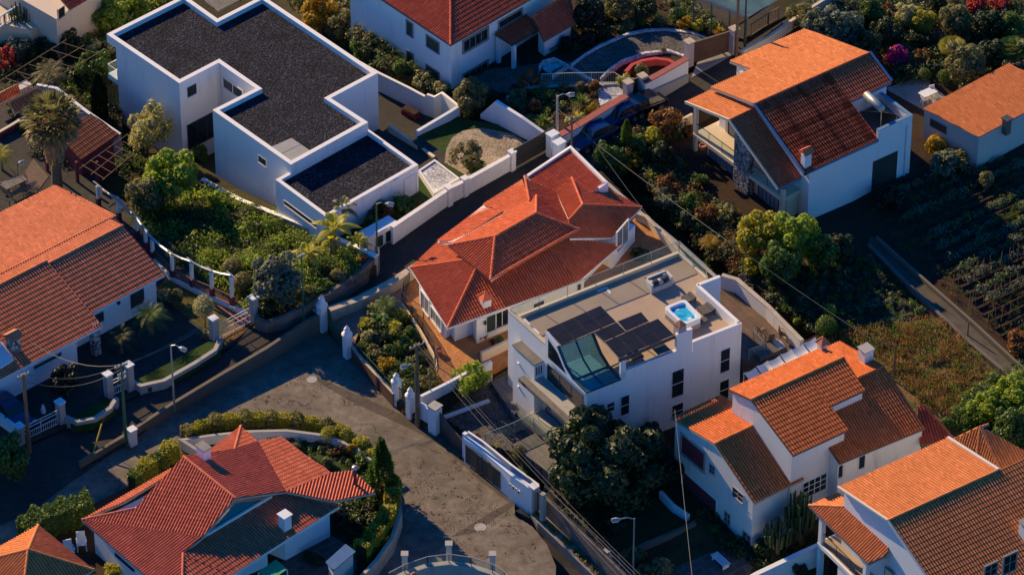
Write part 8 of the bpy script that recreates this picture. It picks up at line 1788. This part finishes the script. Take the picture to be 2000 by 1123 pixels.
plants('plants in front of the terrace house', [
 ('big', 1180, 900, 112, 'leaf_dark', 'huge dark magnolia in front of the terrace house', .92), ('tree', 1270, 850, 26, 'leaf_black', 'black-green tree behind the huge magnolia'), ('tree', 1300, 915, 32, 'leaf_black', 'dark tree between magnolia and weathered house'),
 ('dome', 1013, 886, 20, 'leaf_olive', 'round golden-green clipped shrub behind the white front wall'), ('agave', 992, 905, 17, 'leaf_gold', 'yellow spiky plant hanging over the white front wall'), ('yucca', 970, 876, 17, 'leaf_lime', 'green rosette plant at the glass balustrade'), ('shrub', 1030, 918, 18, 'leaf_mid', 'low green shrub behind the meter boxes'), ('shrub2', 1045, 935, 15, 'leaf_mid', 'low green shrub nearest the iron entrance gate'), ('shrub3', 930, 855, 10, 'leaf_bronze', 'russet shrub in the white planter by the courtyard'),
 ('shrub', 1237, 1085, 22, 'leaf_olive', 'olive shrub round the foot of the bottom street lamp'), ('shrub3', 1290, 1112, 26, 'leaf_straw', 'rusty dry shrub at the bottom edge'), ('open', 1262, 1120, 20, 'leaf_straw', 'dry twiggy bush between lamp and rusty shrub'),
 ('cactus', 1560, 1005, 34, 'leaf_cactus', 'tall cactus clump with yellow blossoms by the weathered house', 1.5), ('cactus', 1518, 1045, 30, 'leaf_cactus', 'lower cactus clump left of the tall one', 1.2), ('shrub', 1464, 1018, 16, 'leaf_lime', 'yellow-green bush at the corner of the weathered house'), ('shrub2', 1498, 1070, 24, 'leaf_dark', 'dark shrub under the cactus clumps'), ('shrub', 1555, 1108, 22, 'leaf_dark', 'dark shrub in front of the white plot wall'), ('yucca', 1650, 1120, 12, 'leaf_mid', 'small spiky plant on the bottom edge')])
plants('street-side garden between the blue cars and the balcony house', [
 ('shrub', 1300, 238, 36, 'leaf_bronze', 'large russet round bush at the top of the strip garden'), ('shrub2', 1345, 258, 16, 'leaf_bronze', 'small russet bush by the tan wall'), ('shrub3', 1275, 268, 24, 'leaf_lime', 'yellow-green bush below the large russet bush'), ('cypress', 1223, 262, 11, 'leaf_mid', 'slim green cypress by the street'), ('shrub', 1245, 278, 24, 'leaf_mid', 'green bush right of the slim cypress'), ('tree', 1182, 302, 27, 'leaf_mid', 'green bushy tree beside the nearest blue car'), ('shrub3', 1212, 322, 28, 'leaf_gold', 'bright golden bush near the centre roof'), ('open', 1240, 314, 18, 'leaf_gold', 'smaller golden bush right of the bright one'), ('yucca', 1272, 345, 22, 'leaf_lime', 'light green spiky plant in the strip garden'), ('shrub', 1305, 362, 26, 'leaf_bronze', 'russet bush midway down the strip garden'), ('shrub2', 1302, 392, 30, 'leaf_grey', 'blue-green bush below the midway russet bush'), ('shrub3', 1255, 372, 24, 'leaf_dark', 'dark bush right of the white roof corner'), ('tree', 1290, 300, 26, 'leaf_dark', 'dark tree hiding the steps of the balcony house'), ('shrub', 1348, 398, 26, 'leaf_mid', 'green bush left of the stone pier'), ('shrub2', 1378, 420, 24, 'leaf_bronze', 'brownish bush by the blue-grey wall'), ('open', 1418, 415, 20, 'leaf_pale', 'pale dry bush by the blue-grey wall'), ('date_palm', 1388, 470, 27, 'leaf_gold', 'small yellowing palm by the terrace glass', .7), ('shrub3', 1340, 432, 24, 'leaf_dark', 'dark bush above the long dark stone wall'), ('shrub', 1365, 352, 18, 'leaf_mid', 'small green bush before the glazed doors'), ('shrub2', 1395, 505, 22, 'leaf_dark', 'dark bush below the yellowing palm'), ('shrub3', 1200, 345, 18, 'leaf_grey', 'grey-green bush at the street end of the strip garden'), ('agave', 1228, 350, 12, 'leaf_red', 'small red flowering plant by the white roof corner'),
 ('tree', 1482, 455, 46, 'leaf_lime', 'pale sunlit tree left at the corner of the balcony house'), ('tree', 1552, 462, 52, 'leaf_bright', 'dense bright green tree right of the pale sunlit tree'), ('tree', 1600, 492, 38, 'leaf_mid', 'mid green tree right of the dense bright tree'), ('tree', 1520, 515, 42, 'leaf_mid', 'mid green tree below the dense bright tree'), ('shrub', 1467, 520, 22, 'leaf_lime', 'yellow-green shrub at the foot of the sunlit trees'), ('tree', 1640, 482, 28, 'leaf_dark', 'dark small tree by the start of the field path'),
 ('dome', 1618, 608, 17, 'leaf_bright', 'upper of two round bushes in the middle field'), ('dome', 1614, 640, 27, 'leaf_mid', 'lower and larger of two round bushes in the middle field'), ('shrub3', 1560, 627, 12, 'leaf_bright', 'small bright bush by the long white boundary wall'), ('shrub', 1985, 668, 28, 'leaf_bronze', 'russet bush at the right edge beyond the path'),
 ('shrub2', 1840, 322, 34, 'leaf_grey', 'grey flowering bush in front of the garage'), ('shrub3', 1828, 290, 28, 'leaf_gold', 'orange flowering bush at the garage corner'), ('shrub', 1868, 312, 28, 'leaf_olive', 'olive bush right of the orange flowering bush'), ('shrub3', 1925, 352, 20, 'leaf_olive', 'small bush below the garage wall'), ('shrub', 1735, 385, 30, 'leaf_black', 'dark round bush by the gabled house wall')])
plants('trees and shrubs of the upper right garden', [
 ('tree', 1640, 58, 50, 'leaf_grey', 'large grey-green tree right behind the orange gable'), ('tree', 1598, 48, 36, 'leaf_grey', 'grey-green tree left of the large one behind the gable'), ('tree', 1685, 85, 38, 'leaf_dark', 'dark tree right of the large grey-green tree'), ('shrub', 1565, 30, 32, 'leaf_olive', 'olive bush at the top edge behind the gable'),
 ('shrub3', 1750, 112, 28, 'leaf_magenta', 'magenta bougainvillea beside the gable end'), ('open', 1798, 112, 20, 'leaf_bronze', 'reddish shrub right of the magenta bougainvillea'), ('open', 1738, 22, 20, 'leaf_bronze', 'reddish tree top at the upper edge, right of the grey trees'), ('tree', 1770, 30, 28, 'leaf_pale', 'pale tree near the top edge'), ('tree', 1800, 40, 28, 'leaf_lime', 'yellow-green tree near the top edge'), ('shrub', 1790, 78, 26, 'leaf_dark', 'dark round bush above the reddish shrub'), ('tree', 1700, 20, 30, 'leaf_mid', 'mid green tree at the top edge'),
 ('tree', 1862, 38, 36, 'leaf_olive', 'olive tree by the blue-shaded path'), ('shrub3', 1905, 10, 26, 'leaf_red', 'scarlet bougainvillea at the top edge'), ('shrub', 1952, 6, 22, 'leaf_red', 'red bush near the top right corner'), ('tree', 1930, 48, 34, 'leaf_dark', 'dark tree under the scarlet bougainvillea'), ('fan_palm', 1858, 92, 34, 'leaf_lime', 'short fan palm by the garden path', .5), ('tree', 1880, 122, 46, 'leaf_olive', 'broad olive tree above the garage'), ('tree', 1935, 108, 36, 'leaf_dark', 'dark tree right of the broad olive tree'), ('fan_palm', 1975, 98, 40, 'leaf_mid', 'green fan palm at the right edge', .6), ('tree', 1980, 145, 32, 'leaf_dark', 'dark tree behind the garage roof'), ('tree', 1975, 52, 32, 'leaf_mid', 'green tree at the right edge near the top'), ('dome', 1842, 151, 18, 'leaf_mid', 'round bush below the row of pale stakes, right one'), ('dome', 1805, 148, 18, 'leaf_mid', 'round bush below the row of pale stakes, left one'), ('shrub2', 1760, 145, 24, 'leaf_dark', 'dark shrub under the magenta bougainvillea'), ('shrub', 1920, 68, 16, 'leaf_grey', 'small grey bush between dark trees'), ('shrub3', 1900, 160, 22, 'leaf_dark', 'dark shrub at the back of the garage'),
 ('tree', 1725, 62, 30, 'leaf_dark', 'dark tree between grey tree and pale tree'), ('tree', 1830, 8, 20, 'leaf_dark', 'dark tree top left of the garden path, top edge')])
plants('trees between the modern house and the villa', [
 ('tree', 628, 24, 44, 'leaf_gold', 'autumn yellow tree at the top between two houses'), ('tree', 668, 50, 38, 'leaf_olive', 'olive tree right of the autumn yellow tree'), ('shrub', 690, 30, 14, 'leaf_red', 'red flowering bush against the villa wall'), ('tree', 600, 6, 34, 'leaf_olive', 'olive tree at the top edge behind the modern roof'), ('shrub2', 705, 92, 28, 'leaf_mid', 'green shrub along the modern house parapet'), ('shrub', 735, 98, 28, 'leaf_dark', 'dark shrub below the villa wall'), ('date_palm', 752, 112, 28, 'leaf_mid', 'small dark palm below the villa wall', .7), ('shrub3', 785, 132, 20, 'leaf_mid', 'green shrub under the villa window'), ('open', 828, 160, 22, 'leaf_pale', 'pale pinkish shrub on the white stepped wall'), ('shrub2', 862, 172, 17, 'leaf_pale', 'pale green shrub right on the white stepped wall'),
 ('tree', 922, 186, 38, 'leaf_olive', 'golden olive tree in front of the villa corner'), ('shrub', 905, 222, 26, 'leaf_mid', 'green shrub under the golden olive tree'), ('shrub3', 958, 190, 18, 'leaf_bronze', 'russet shrub right of the golden olive tree'), ('loose', 912, 300, 34, 'leaf_olive', 'small spreading tree beside the cobbled drive', .8), ('shrub', 930, 325, 18, 'leaf_mid', 'low green shrub behind the street wall'), ('agave', 845, 336, 13, 'leaf_dark', 'dark agave in the middle of the white gravel bed')])
plants('plants of the terraced garden below the forecourt', [
 ('yucca', 1072, 192, 26, 'leaf_mid', 'bright rosette plant in the terraced garden, upper left'), ('yucca', 1062, 236, 24, 'leaf_mid', 'green rosette plant beside the concrete street lamp'), ('shrub', 1008, 192, 22, 'leaf_olive', 'olive shrub at the left end of the terraced garden'), ('yucca', 1136, 198, 24, 'leaf_mid', 'rosette plant in the terraced garden, upper right'), ('shrub3', 1162, 168, 15, 'leaf_bronze', 'russet shrub under the pale green railing'), ('yucca', 1128, 228, 20, 'leaf_lime', 'rosette plant close to the red coping'), ('shrub', 1158, 214, 15, 'leaf_gold', 'yellow flowering clump by the white gravel'), ('open', 1030, 158, 24, 'leaf_bronze', 'bare twiggy shrub in front of the forecourt railing'), ('shrub2', 1100, 172, 12, 'leaf_olive', 'small shrub at the concrete edge wall, left'), ('shrub2', 1132, 170, 12, 'leaf_olive', 'small shrub at the concrete edge wall, right'), ('shrub', 1222, 162, 20, 'leaf_lime', 'yellow-green shrub by the small brown gate'), ('shrub3', 1250, 140, 18, 'leaf_olive', 'grey-green shrub inside the red flower bed wall'), ('agave', 1020, 215, 14, 'leaf_grey', 'grey agave in the terraced garden'), ('shrub3', 1042, 208, 17, 'leaf_bronze', 'brown shrub in the middle of the terraced garden'), ('dome', 1294, 100, 9, 'leaf_olive', 'small ball bush on the forecourt island'),
 ('tree', 1148, 28, 36, 'leaf_black', 'black-green domed tree beside the villa side roof', 1.2), ('shrub', 1148, 76, 22, 'leaf_black', 'dark shrub under the black-green tree'), ('shrub2', 1183, 30, 18, 'leaf_olive', 'yellowing shrub right of the black-green tree'), ('tree', 1205, 10, 32, 'leaf_olive', 'olive tree at the top edge above the forecourt'), ('shrub', 1225, 52, 17, 'leaf_olive', 'olive shrub on the forecourt border, left'), ('dome', 1254, 44, 11, 'leaf_mid', 'small round bush on the forecourt border'), ('shrub2', 1182, 64, 22, 'leaf_dark', 'dark shrub on the forecourt border'), ('shrub3', 1320, 32, 20, 'leaf_mid', 'green shrub by the green roofed shelter, left'), ('shrub', 1340, 46, 18, 'leaf_gold', 'golden shrub on the forecourt border'), ('shrub2', 1362, 52, 17, 'leaf_lime', 'lime shrub on the forecourt border'), ('yucca', 1405, 60, 16, 'leaf_gold', 'golden tuft plant behind the wide brown gate'), ('tree', 1262, 18, 26, 'leaf_dark', 'dark tree at the top by the shelter'), ('shrub3', 1105, 88, 20, 'leaf_black', 'dark shrub at the villa side steps'), ('agave', 1064, 90, 16, 'leaf_dark', 'dark spiky plant by the white porch post')])
plants('plants inside the hedge of the island house', [
 ('conifer', 747, 925, 36, 'leaf_mid', 'tall green conifer at the corner of the island hedge', .9), ('dome', 643, 852, 22, 'leaf_lime', 'round yellow-green bush on the island hedge line'), ('shrub', 668, 862, 16, 'leaf_lime', 'yellow shrub right of the round bush on the hedge line'), ('shrub3', 690, 880, 17, 'leaf_gold', 'golden shrub on the hedge line'), ('shrub2', 712, 898, 20, 'leaf_mid', 'green shrub left of the tall conifer'), ('open', 665, 880, 13, 'leaf_bronze', 'brown dry shrub inside the hedge'), ('shrub', 610, 905, 15, 'leaf_dark', 'dark shrub on the island lawn'), ('shrub2', 580, 868, 11, 'leaf_grey', 'small grey shrub on the island lawn'), ('shrub3', 640, 905, 14, 'leaf_olive', 'low olive shrub near the flue'), ('shrub', 225, 1114, 20, 'leaf_lime', 'bush at the bottom edge in front of the island house'), ('shrub2', 620, 1095, 14, 'leaf_dark', 'dark bush beside the blue shed roof'), ('shrub3', 600, 1085, 12, 'leaf_dark', 'dark bush between canopy and shed')])
plants('bushes at the right edge', [
 ('tree', 1975, 775, 44, 'leaf_bright', 'bright leafy tree at the right edge above the roofs'), ('tree', 1925, 800, 36, 'leaf_bright', 'bright leafy tree left of the one at the right edge'), ('tree', 1975, 835, 42, 'leaf_mid', 'leafy tree just behind the pyramid roof'), ('shrub', 1882, 815, 24, 'leaf_mid', 'green shrub at the lower end of the dry field'), ('shrub3', 1850, 830, 16, 'leaf_mid', 'small green shrub by the link roof')])

# ================================================================= masses nobody could count
def scatter(name, label, poly, n, size, mats, h=.5, seed=1, leafn=90, leaf=.09, kind='stuff', tall=0.0, asp=.55, spread=1.0):
    g = np.random.default_rng(seed); A = [Vector((p[0], p[1])) for p in poly]; us = [p[0] for p in poly]; vs = [p[1] for p in poly]; Q = [[] for _ in mats]; k = 0; tries = 0
    def inside(x, y):
        c = False; j = len(poly)-1
        for i in range(len(poly)):
            (x0, y0), (x1, y1) = poly[i][:2], poly[j][:2]
            if (y0 > y) != (y1 > y) and x < (x1-x0)*(y-y0)/(y1-y0)+x0: c = not c
            j = i
        return c
    while k < n and tries < n*20:
        tries += 1; u = g.uniform(min(us), max(us)); v = g.uniform(min(vs), max(vs))
        if not inside(u, v): continue
        k += 1; b = G(u, v); r = g.uniform(*size); N = int(leafn*(r/size[1])**2)+8; m = g.integers(len(mats))
        d = unit(g.normal(size=(N, 3))); d[:, 2] = np.abs(d[:, 2])*h/max(.01, .5); rad = r*(1-.5*g.random(N)**1.5)
        p = np.array(b)+d*rad[:, None]*np.array([spread, spread, 1])+np.array([0, 0, .05]); up = np.array([0, 0, 1.0])
        nn = unit(d+g.normal(size=(N, 3))*.5)
        if tall: Q[m].append(leaf_quads(p+np.array([0, 0, leaf*tall*.5]), unit(g.normal(size=(N, 3))*np.array([1, 1, .2])), leaf*tall*g.uniform(.5, 1.2, N), asp, unit(d*.5+up), g))
        else: Q[m].append(leaf_quads(p, nn, leaf*g.uniform(.6, 1.3, N), asp, rng=g))
    mi = np.concatenate([np.full(sum(len(x) for x in q), i, np.int32) for i, q in enumerate(Q) if q]); allq = np.concatenate([np.concatenate(q) for q in Q if q])
    o0 = allq.reshape(-1, 3).mean(0); me = quad_mesh(name, allq-o0)
    for m in mats: me.materials.append(MATS[m])
    me.polygons.foreach_set('material_index', mi); o = bpy.data.objects.new(name, me); COL.objects.link(o); o.location = o0; o['kind'] = kind; o['label'] = label; return o
W_ = [(235, 395), (262, 372), (330, 360), (420, 380), (520, 412), (640, 462), (735, 505), (690, 545), (600, 590), (505, 615), (440, 575), (330, 500)]
scatter('undergrowth', 'tangled green undergrowth of the wild garden', W_, 460, (.3, 1.0), ['leaf_mid', 'leaf_bright', 'leaf_bright', 'leaf_mid', 'leaf_dark'], .5, 3, 150, .10)
scatter('undergrowth', 'dark ground cover of the upper left garden', [(-20, 60), (120, 60), (230, 70), (240, 290), (300, 345), (200, 350), (60, 300), (-20, 150)], 240, (.3, .9), ['leaf_dark', 'leaf_mid', 'leaf_black'], .5, 4, 120, .10)
scatter('undergrowth', 'leafy bank at the top left behind the modern house', [(140, 0), (350, -10), (215, 70), (170, 110), (120, 60)], 130, (.4, .9), ['leaf_bright', 'leaf_mid', 'leaf_olive'], .6, 5, 150, .10)
scatter('undergrowth', 'garden growth between modern house and villa', [(560, 0), (690, 0), (760, 100), (880, 175), (870, 195), (730, 135), (640, 60)], 130, (.3, .8), ['leaf_mid', 'leaf_olive', 'leaf_dark'], .6, 6, 130, .10)
scatter('undergrowth', 'mixed growth filling the strip garden', [(1170, 310), (1220, 260), (1300, 225), (1350, 250), (1310, 290), (1340, 345), (1400, 400), (1480, 450), (1460, 545), (1400, 540), (1330, 470), (1240, 400), (1180, 345)], 420, (.25, .75), ['leaf_mid', 'leaf_dark', 'leaf_olive', 'leaf_bronze', 'leaf_dark'], .7, 7, 130, .09)
scatter('undergrowth', 'dense growth of the upper right garden', [(1540, 30), (1600, -10), (2010, -10), (2010, 210), (1900, 190), (1850, 165), (1740, 165), (1700, 100), (1590, 60)], 420, (.3, .9), ['leaf_dark', 'leaf_mid', 'leaf_dark', 'leaf_olive', 'leaf_grey'], .6, 8, 120, .10)
scatter('undergrowth', 'garden growth above the round forecourt', [(1120, 10), (1330, -10), (1420, 60), (1300, 52), (1180, 75), (1110, 110), (1080, 100)], 130, (.25, .6), ['leaf_dark', 'leaf_olive', 'leaf_mid'], .6, 9, 110, .09)
scatter('ground_cover', 'low plants of the terraced garden', [(985, 200), (1040, 175), (1160, 170), (1175, 205), (1085, 258), (1010, 235)], 120, (.12, .4), ['leaf_mid', 'leaf_bronze', 'leaf_olive', 'leaf_lime'], .7, 10, 60, .08)
scatter('ground_cover', 'lush low planting of the bed beside the green gate', [(708, 640), (745, 585), (790, 610), (815, 660), (825, 730), (800, 770), (770, 755), (700, 680)], 170, (.2, .55), ['leaf_mid', 'leaf_dark', 'leaf_mid', 'leaf_lime'], .8, 12, 110, .09)
scatter('weeds', 'dry brown and green weeds over the unworked plot', [(1600, 660), (1700, 640), (1830, 625), (1900, 690), (1950, 745), (1880, 820), (1800, 800), (1720, 700), (1640, 670)], 620, (.08, .5), ['leaf_straw', 'leaf_bronze', 'leaf_straw', 'leaf_olive', 'leaf_mid'], .5, 13, 44, .09, tall=1.3, asp=.25, spread=1.4)
scatter('ground_cover', 'low dark greens of the shaded middle plot', [(1440, 545), (1480, 540), (1660, 500), (1700, 500), (1820, 620), (1700, 640), (1600, 655), (1540, 620)], 420, (.15, .5), ['leaf_dark', 'leaf_mid', 'leaf_grey', 'leaf_dark'], .4, 14, 80, .09)
scatter('ground_cover', 'climbing greenery at the lower end of the dry plot', [(1850, 800), (1900, 770), (1935, 735), (2010, 720), (2010, 900), (1960, 890), (1890, 850)], 200, (.3, .8), ['leaf_bright', 'leaf_mid', 'leaf_mid'], .6, 15, 130, .10)
scatter('ground_cover', 'scrubby growth in the shaded yard below the magnolia', [(1065, 960), (1180, 960), (1300, 900), (1330, 940), (1250, 1000), (1150, 1080), (1100, 1010)], 150, (.15, .45), ['leaf_dark', 'leaf_black', 'leaf_olive'], .5, 16, 70, .09)
scatter('ground_cover', 'dark plants at the foot of the weathered house', [(1390, 990), (1480, 1085), (1600, 1050), (1600, 1080), (1500, 1120), (1420, 1080), (1370, 1000)], 130, (.2, .5), ['leaf_dark', 'leaf_black', 'leaf_mid'], .6, 17, 80, .09)
scatter('ground_cover', 'shaded planting between porch and golden hedge of the island house', [(665, 965), (735, 960), (762, 990), (745, 1035), (700, 1075), (672, 1060), (660, 1010)], 110, (.2, .5), ['leaf_dark', 'leaf_mid', 'leaf_black'], .7, 23, 80, .09)
scatter('ground_cover', 'garden plants on the island lawn edge', [(500, 848), (640, 856), (700, 884), (740, 930), (700, 925), (640, 890), (560, 870)], 120, (.12, .35), ['leaf_dark', 'leaf_mid', 'leaf_olive'], .6, 18, 60, .08)
scatter('weeds', 'yellow weeds along the verge of the lower lane', [(1004, 972), (1020, 975), (1185, 1125), (1170, 1128), (1060, 1022)], 130, (.06, .2), ['leaf_gold', 'leaf_olive', 'leaf_straw'], .6, 19, 24, .07)
scatter('weeds', 'weeds at the foot of the brown front wall', [(690, 700), (700, 698), (820, 825), (905, 890), (1000, 965), (995, 972), (900, 895), (812, 832)], 120, (.04, .14), ['leaf_gold', 'leaf_olive', 'leaf_straw'], .5, 20, 14, .06)
# rows of crops in the right hand fields
def crop_rows():
    g = np.random.default_rng(31); Q = [[], []]
    for r in range(11):
        a = P(1730+r*20, 395+r*19, 0); e = dv(36+r*.3); L = 11+r*.35
        if r in (3,): continue
        for i in range(int(L/.28)):
            if g.random() < (.6 if r < 2 else .08): continue
            p = a+e*(i*.28+g.uniform(-.1, .1))+dv(126)*g.uniform(-.16, .16); z = ground(p.x, p.y); s = g.uniform(.18, .62); N = int(40*s/.3); d = unit(g.normal(size=(N, 3))); d[:, 2] = np.abs(d[:, 2])*1.1
            q = leaf_quads(np.array((p.x, p.y, z))+d*s*g.uniform(.5, 1, (N, 1)), unit(d+g.normal(size=(N, 3))*.5), .09*g.uniform(.6, 1.3, N), .5, rng=g); Q[int(g.random() < .3)].append(q)
    A = np.concatenate([np.concatenate(q) for q in Q]); mi = np.concatenate([np.full(sum(map(len, q)), i, np.int32) for i, q in enumerate(Q)]); o0 = A.reshape(-1, 3).mean(0); me = quad_mesh('crop_rows', A-o0)
    me.materials.append(MATS['leaf_grey']); me.materials.append(MATS['leaf_mid']); me.polygons.foreach_set('material_index', mi); o = bpy.data.objects.new('crop_rows', me); COL.objects.link(o); o.location = o0; o['kind'] = 'stuff'; o['label'] = 'rows of vegetables in the shaded right hand field'
    m = MB()
    for r in range(3):
        for i in range(14): p = P(1850+r*36, 570+r*34, 0)+dv(36)*(i*.62+.25*sin(i*5.1+r)); z = ground(p.x, p.y); k = .5*sin(i*1.7+r); m.tube([(p.x, p.y, z-.1), (p.x+k*.3, p.y+.1, z+1.5)], .022, 4)
    o = m.build('bean_poles', MATS['timber']); o['kind'] = 'stuff'; o['label'] = 'rows of thin bean poles in the field'
    m = MB()
    for r in range(26):
        a = P(1715+r*11.5, 388+r*12.5, 0); q = a+dv(36)*(9+r*.2); za, zq = ground(a.x, a.y)+.02, ground(q.x, q.y)+.02; m.tube([(a.x, a.y, za), (*(a.lerp(q, .5))[:2], (za+zq)/2), (q.x, q.y, zq)], [.16, .19, .16], 6)
    o = m.build('soil_ridges', M_ground('tilled', [(.028, .014, .010), (.05, .026, .018), (.022, .013, .01)], 1.2, 12, .8)); o['kind'] = 'stuff'; o['label'] = 'dark ridges of tilled earth'
crop_rows()
scatter('weeds', 'loose weeds and self sown greens between the crop rows', [(1700, 400), (1800, 350), (2010, 330), (2010, 720), (1900, 620), (1740, 470)], 420, (.12, .45), ['leaf_mid', 'leaf_grey', 'leaf_dark', 'leaf_bronze'], .5, 41, 50, .09, tall=.8, asp=.3)
scatter('fallen_leaves', 'scattered leaves and grit on the road', [(350, 780), (640, 650), (760, 790), (900, 890), (1000, 1000), (1070, 1100), (860, 1080), (800, 960), (700, 850), (480, 815)], 260, (.1, .5), ['leaf_straw', 'leaf_bronze', 'leaf_olive'], .02, 42, 5, .05)
# clipped hedges: leaves over a continuous band
def hedge(label, pts, w, h, mats, seed, dens=900, z=None, leaf=.075):
    g = np.random.default_rng(seed); q = [P(*p) for p in pts]; Q = []; M = []; root = thing('hedge', label, 'hedge', q[0], 'hedges round the island house')
    for a, b in zip(q[:-1], q[1:]):
        L = (b-a).length; e = np.array((b-a)/L); s = np.array([-e[1], e[0], 0]); N = int(dens*L*(w+2*h)/2.2); t = g.random(N)*L; f = g.random(N); per = w+2*h; x = f*per
        off = np.where(x < h, -w/2, np.where(x > h+w, w/2, x-h-w/2)); zz = np.where(x < h, x, np.where(x > h+w, per-x, h)); nn = np.stack([np.where(x < h, -1, np.where(x > h+w, 1, 0)), np.zeros(N), np.where((x >= h) & (x <= h+w), 1, 0)], 1)
        nz = .12*np.sin(t*2.1+seed)+.1*np.sin(t*5.3)+g.normal(size=N)*.05; p = np.array(a)+e*t[:, None]+s*(off*(1+nz*.8))[:, None]; p[:, 2] += zz*(1+nz*.9)
        n3 = unit(s*nn[:, :1]+np.array([0, 0, 1])*nn[:, 2:]+g.normal(size=(N, 3))*.6); Q.append(leaf_quads(p, n3, leaf*g.uniform(.6, 1.4, N), .55, rng=g)); M.append((np.sin(t*1.3+seed*2)+g.normal(size=N)*.5 > .3).astype(np.int32))
    A = np.concatenate(Q); A = A-np.array(q[0]); me = quad_mesh('foliage', A); me.materials.append(MATS[mats[0]]); me.materials.append(MATS[mats[1]]); me.polygons.foreach_set('material_index', np.concatenate(M)); o = bpy.data.objects.new('foliage', me); COL.objects.link(o); o.parent = root
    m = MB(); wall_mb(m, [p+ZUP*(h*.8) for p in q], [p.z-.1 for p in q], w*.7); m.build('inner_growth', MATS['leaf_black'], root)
hedge('long curved yellow-green hedge along the road above the island house', [(358, 862, .5), (410, 838, .5), (470, 830, .5), (520, 829, .5), (570, 832, .5), (630, 842, .5), (670, 855, .5)], .65, .95, ['leaf_lime', 'leaf_olive'], 1)
hedge('curved hedge between the tall conifer and the yellow bushes', [(670, 862, .5), (705, 880, .5), (738, 908, .5)], .7, 1.0, ['leaf_lime', 'leaf_mid'], 2)
hedge('thick golden hedge curving down from the conifer over the tan wall', [(765, 955, .9), (768, 990, .9), (755, 1030, .9), (732, 1062, .9), (704, 1092, .9)], 1.0, 1.2, ['leaf_gold', 'leaf_lime'], 3)
hedge('green hedge along the road left of the island house roof', [(258, 955, .5), (300, 922, .5), (345, 890, .5)], .8, 1.3, ['leaf_lime', 'leaf_mid'], 4)
hedge('glossy hedge between the pavilion and the island house', [(45, 1062, .5), (90, 1038, .5), (140, 1022, .5), (178, 1010, .5)], 1.3, 1.7, ['leaf_mid', 'leaf_lime'], 5, 1000, leaf=.10)
# unused prototypes keep no place in the scene
for k, (o, R) in PROTO.items():
    if k not in _used: print('unused proto', k)
print('objects', len(bpy.data.objects), 'mesh faces', sum(len(m.polygons) for m in bpy.data.meshes))
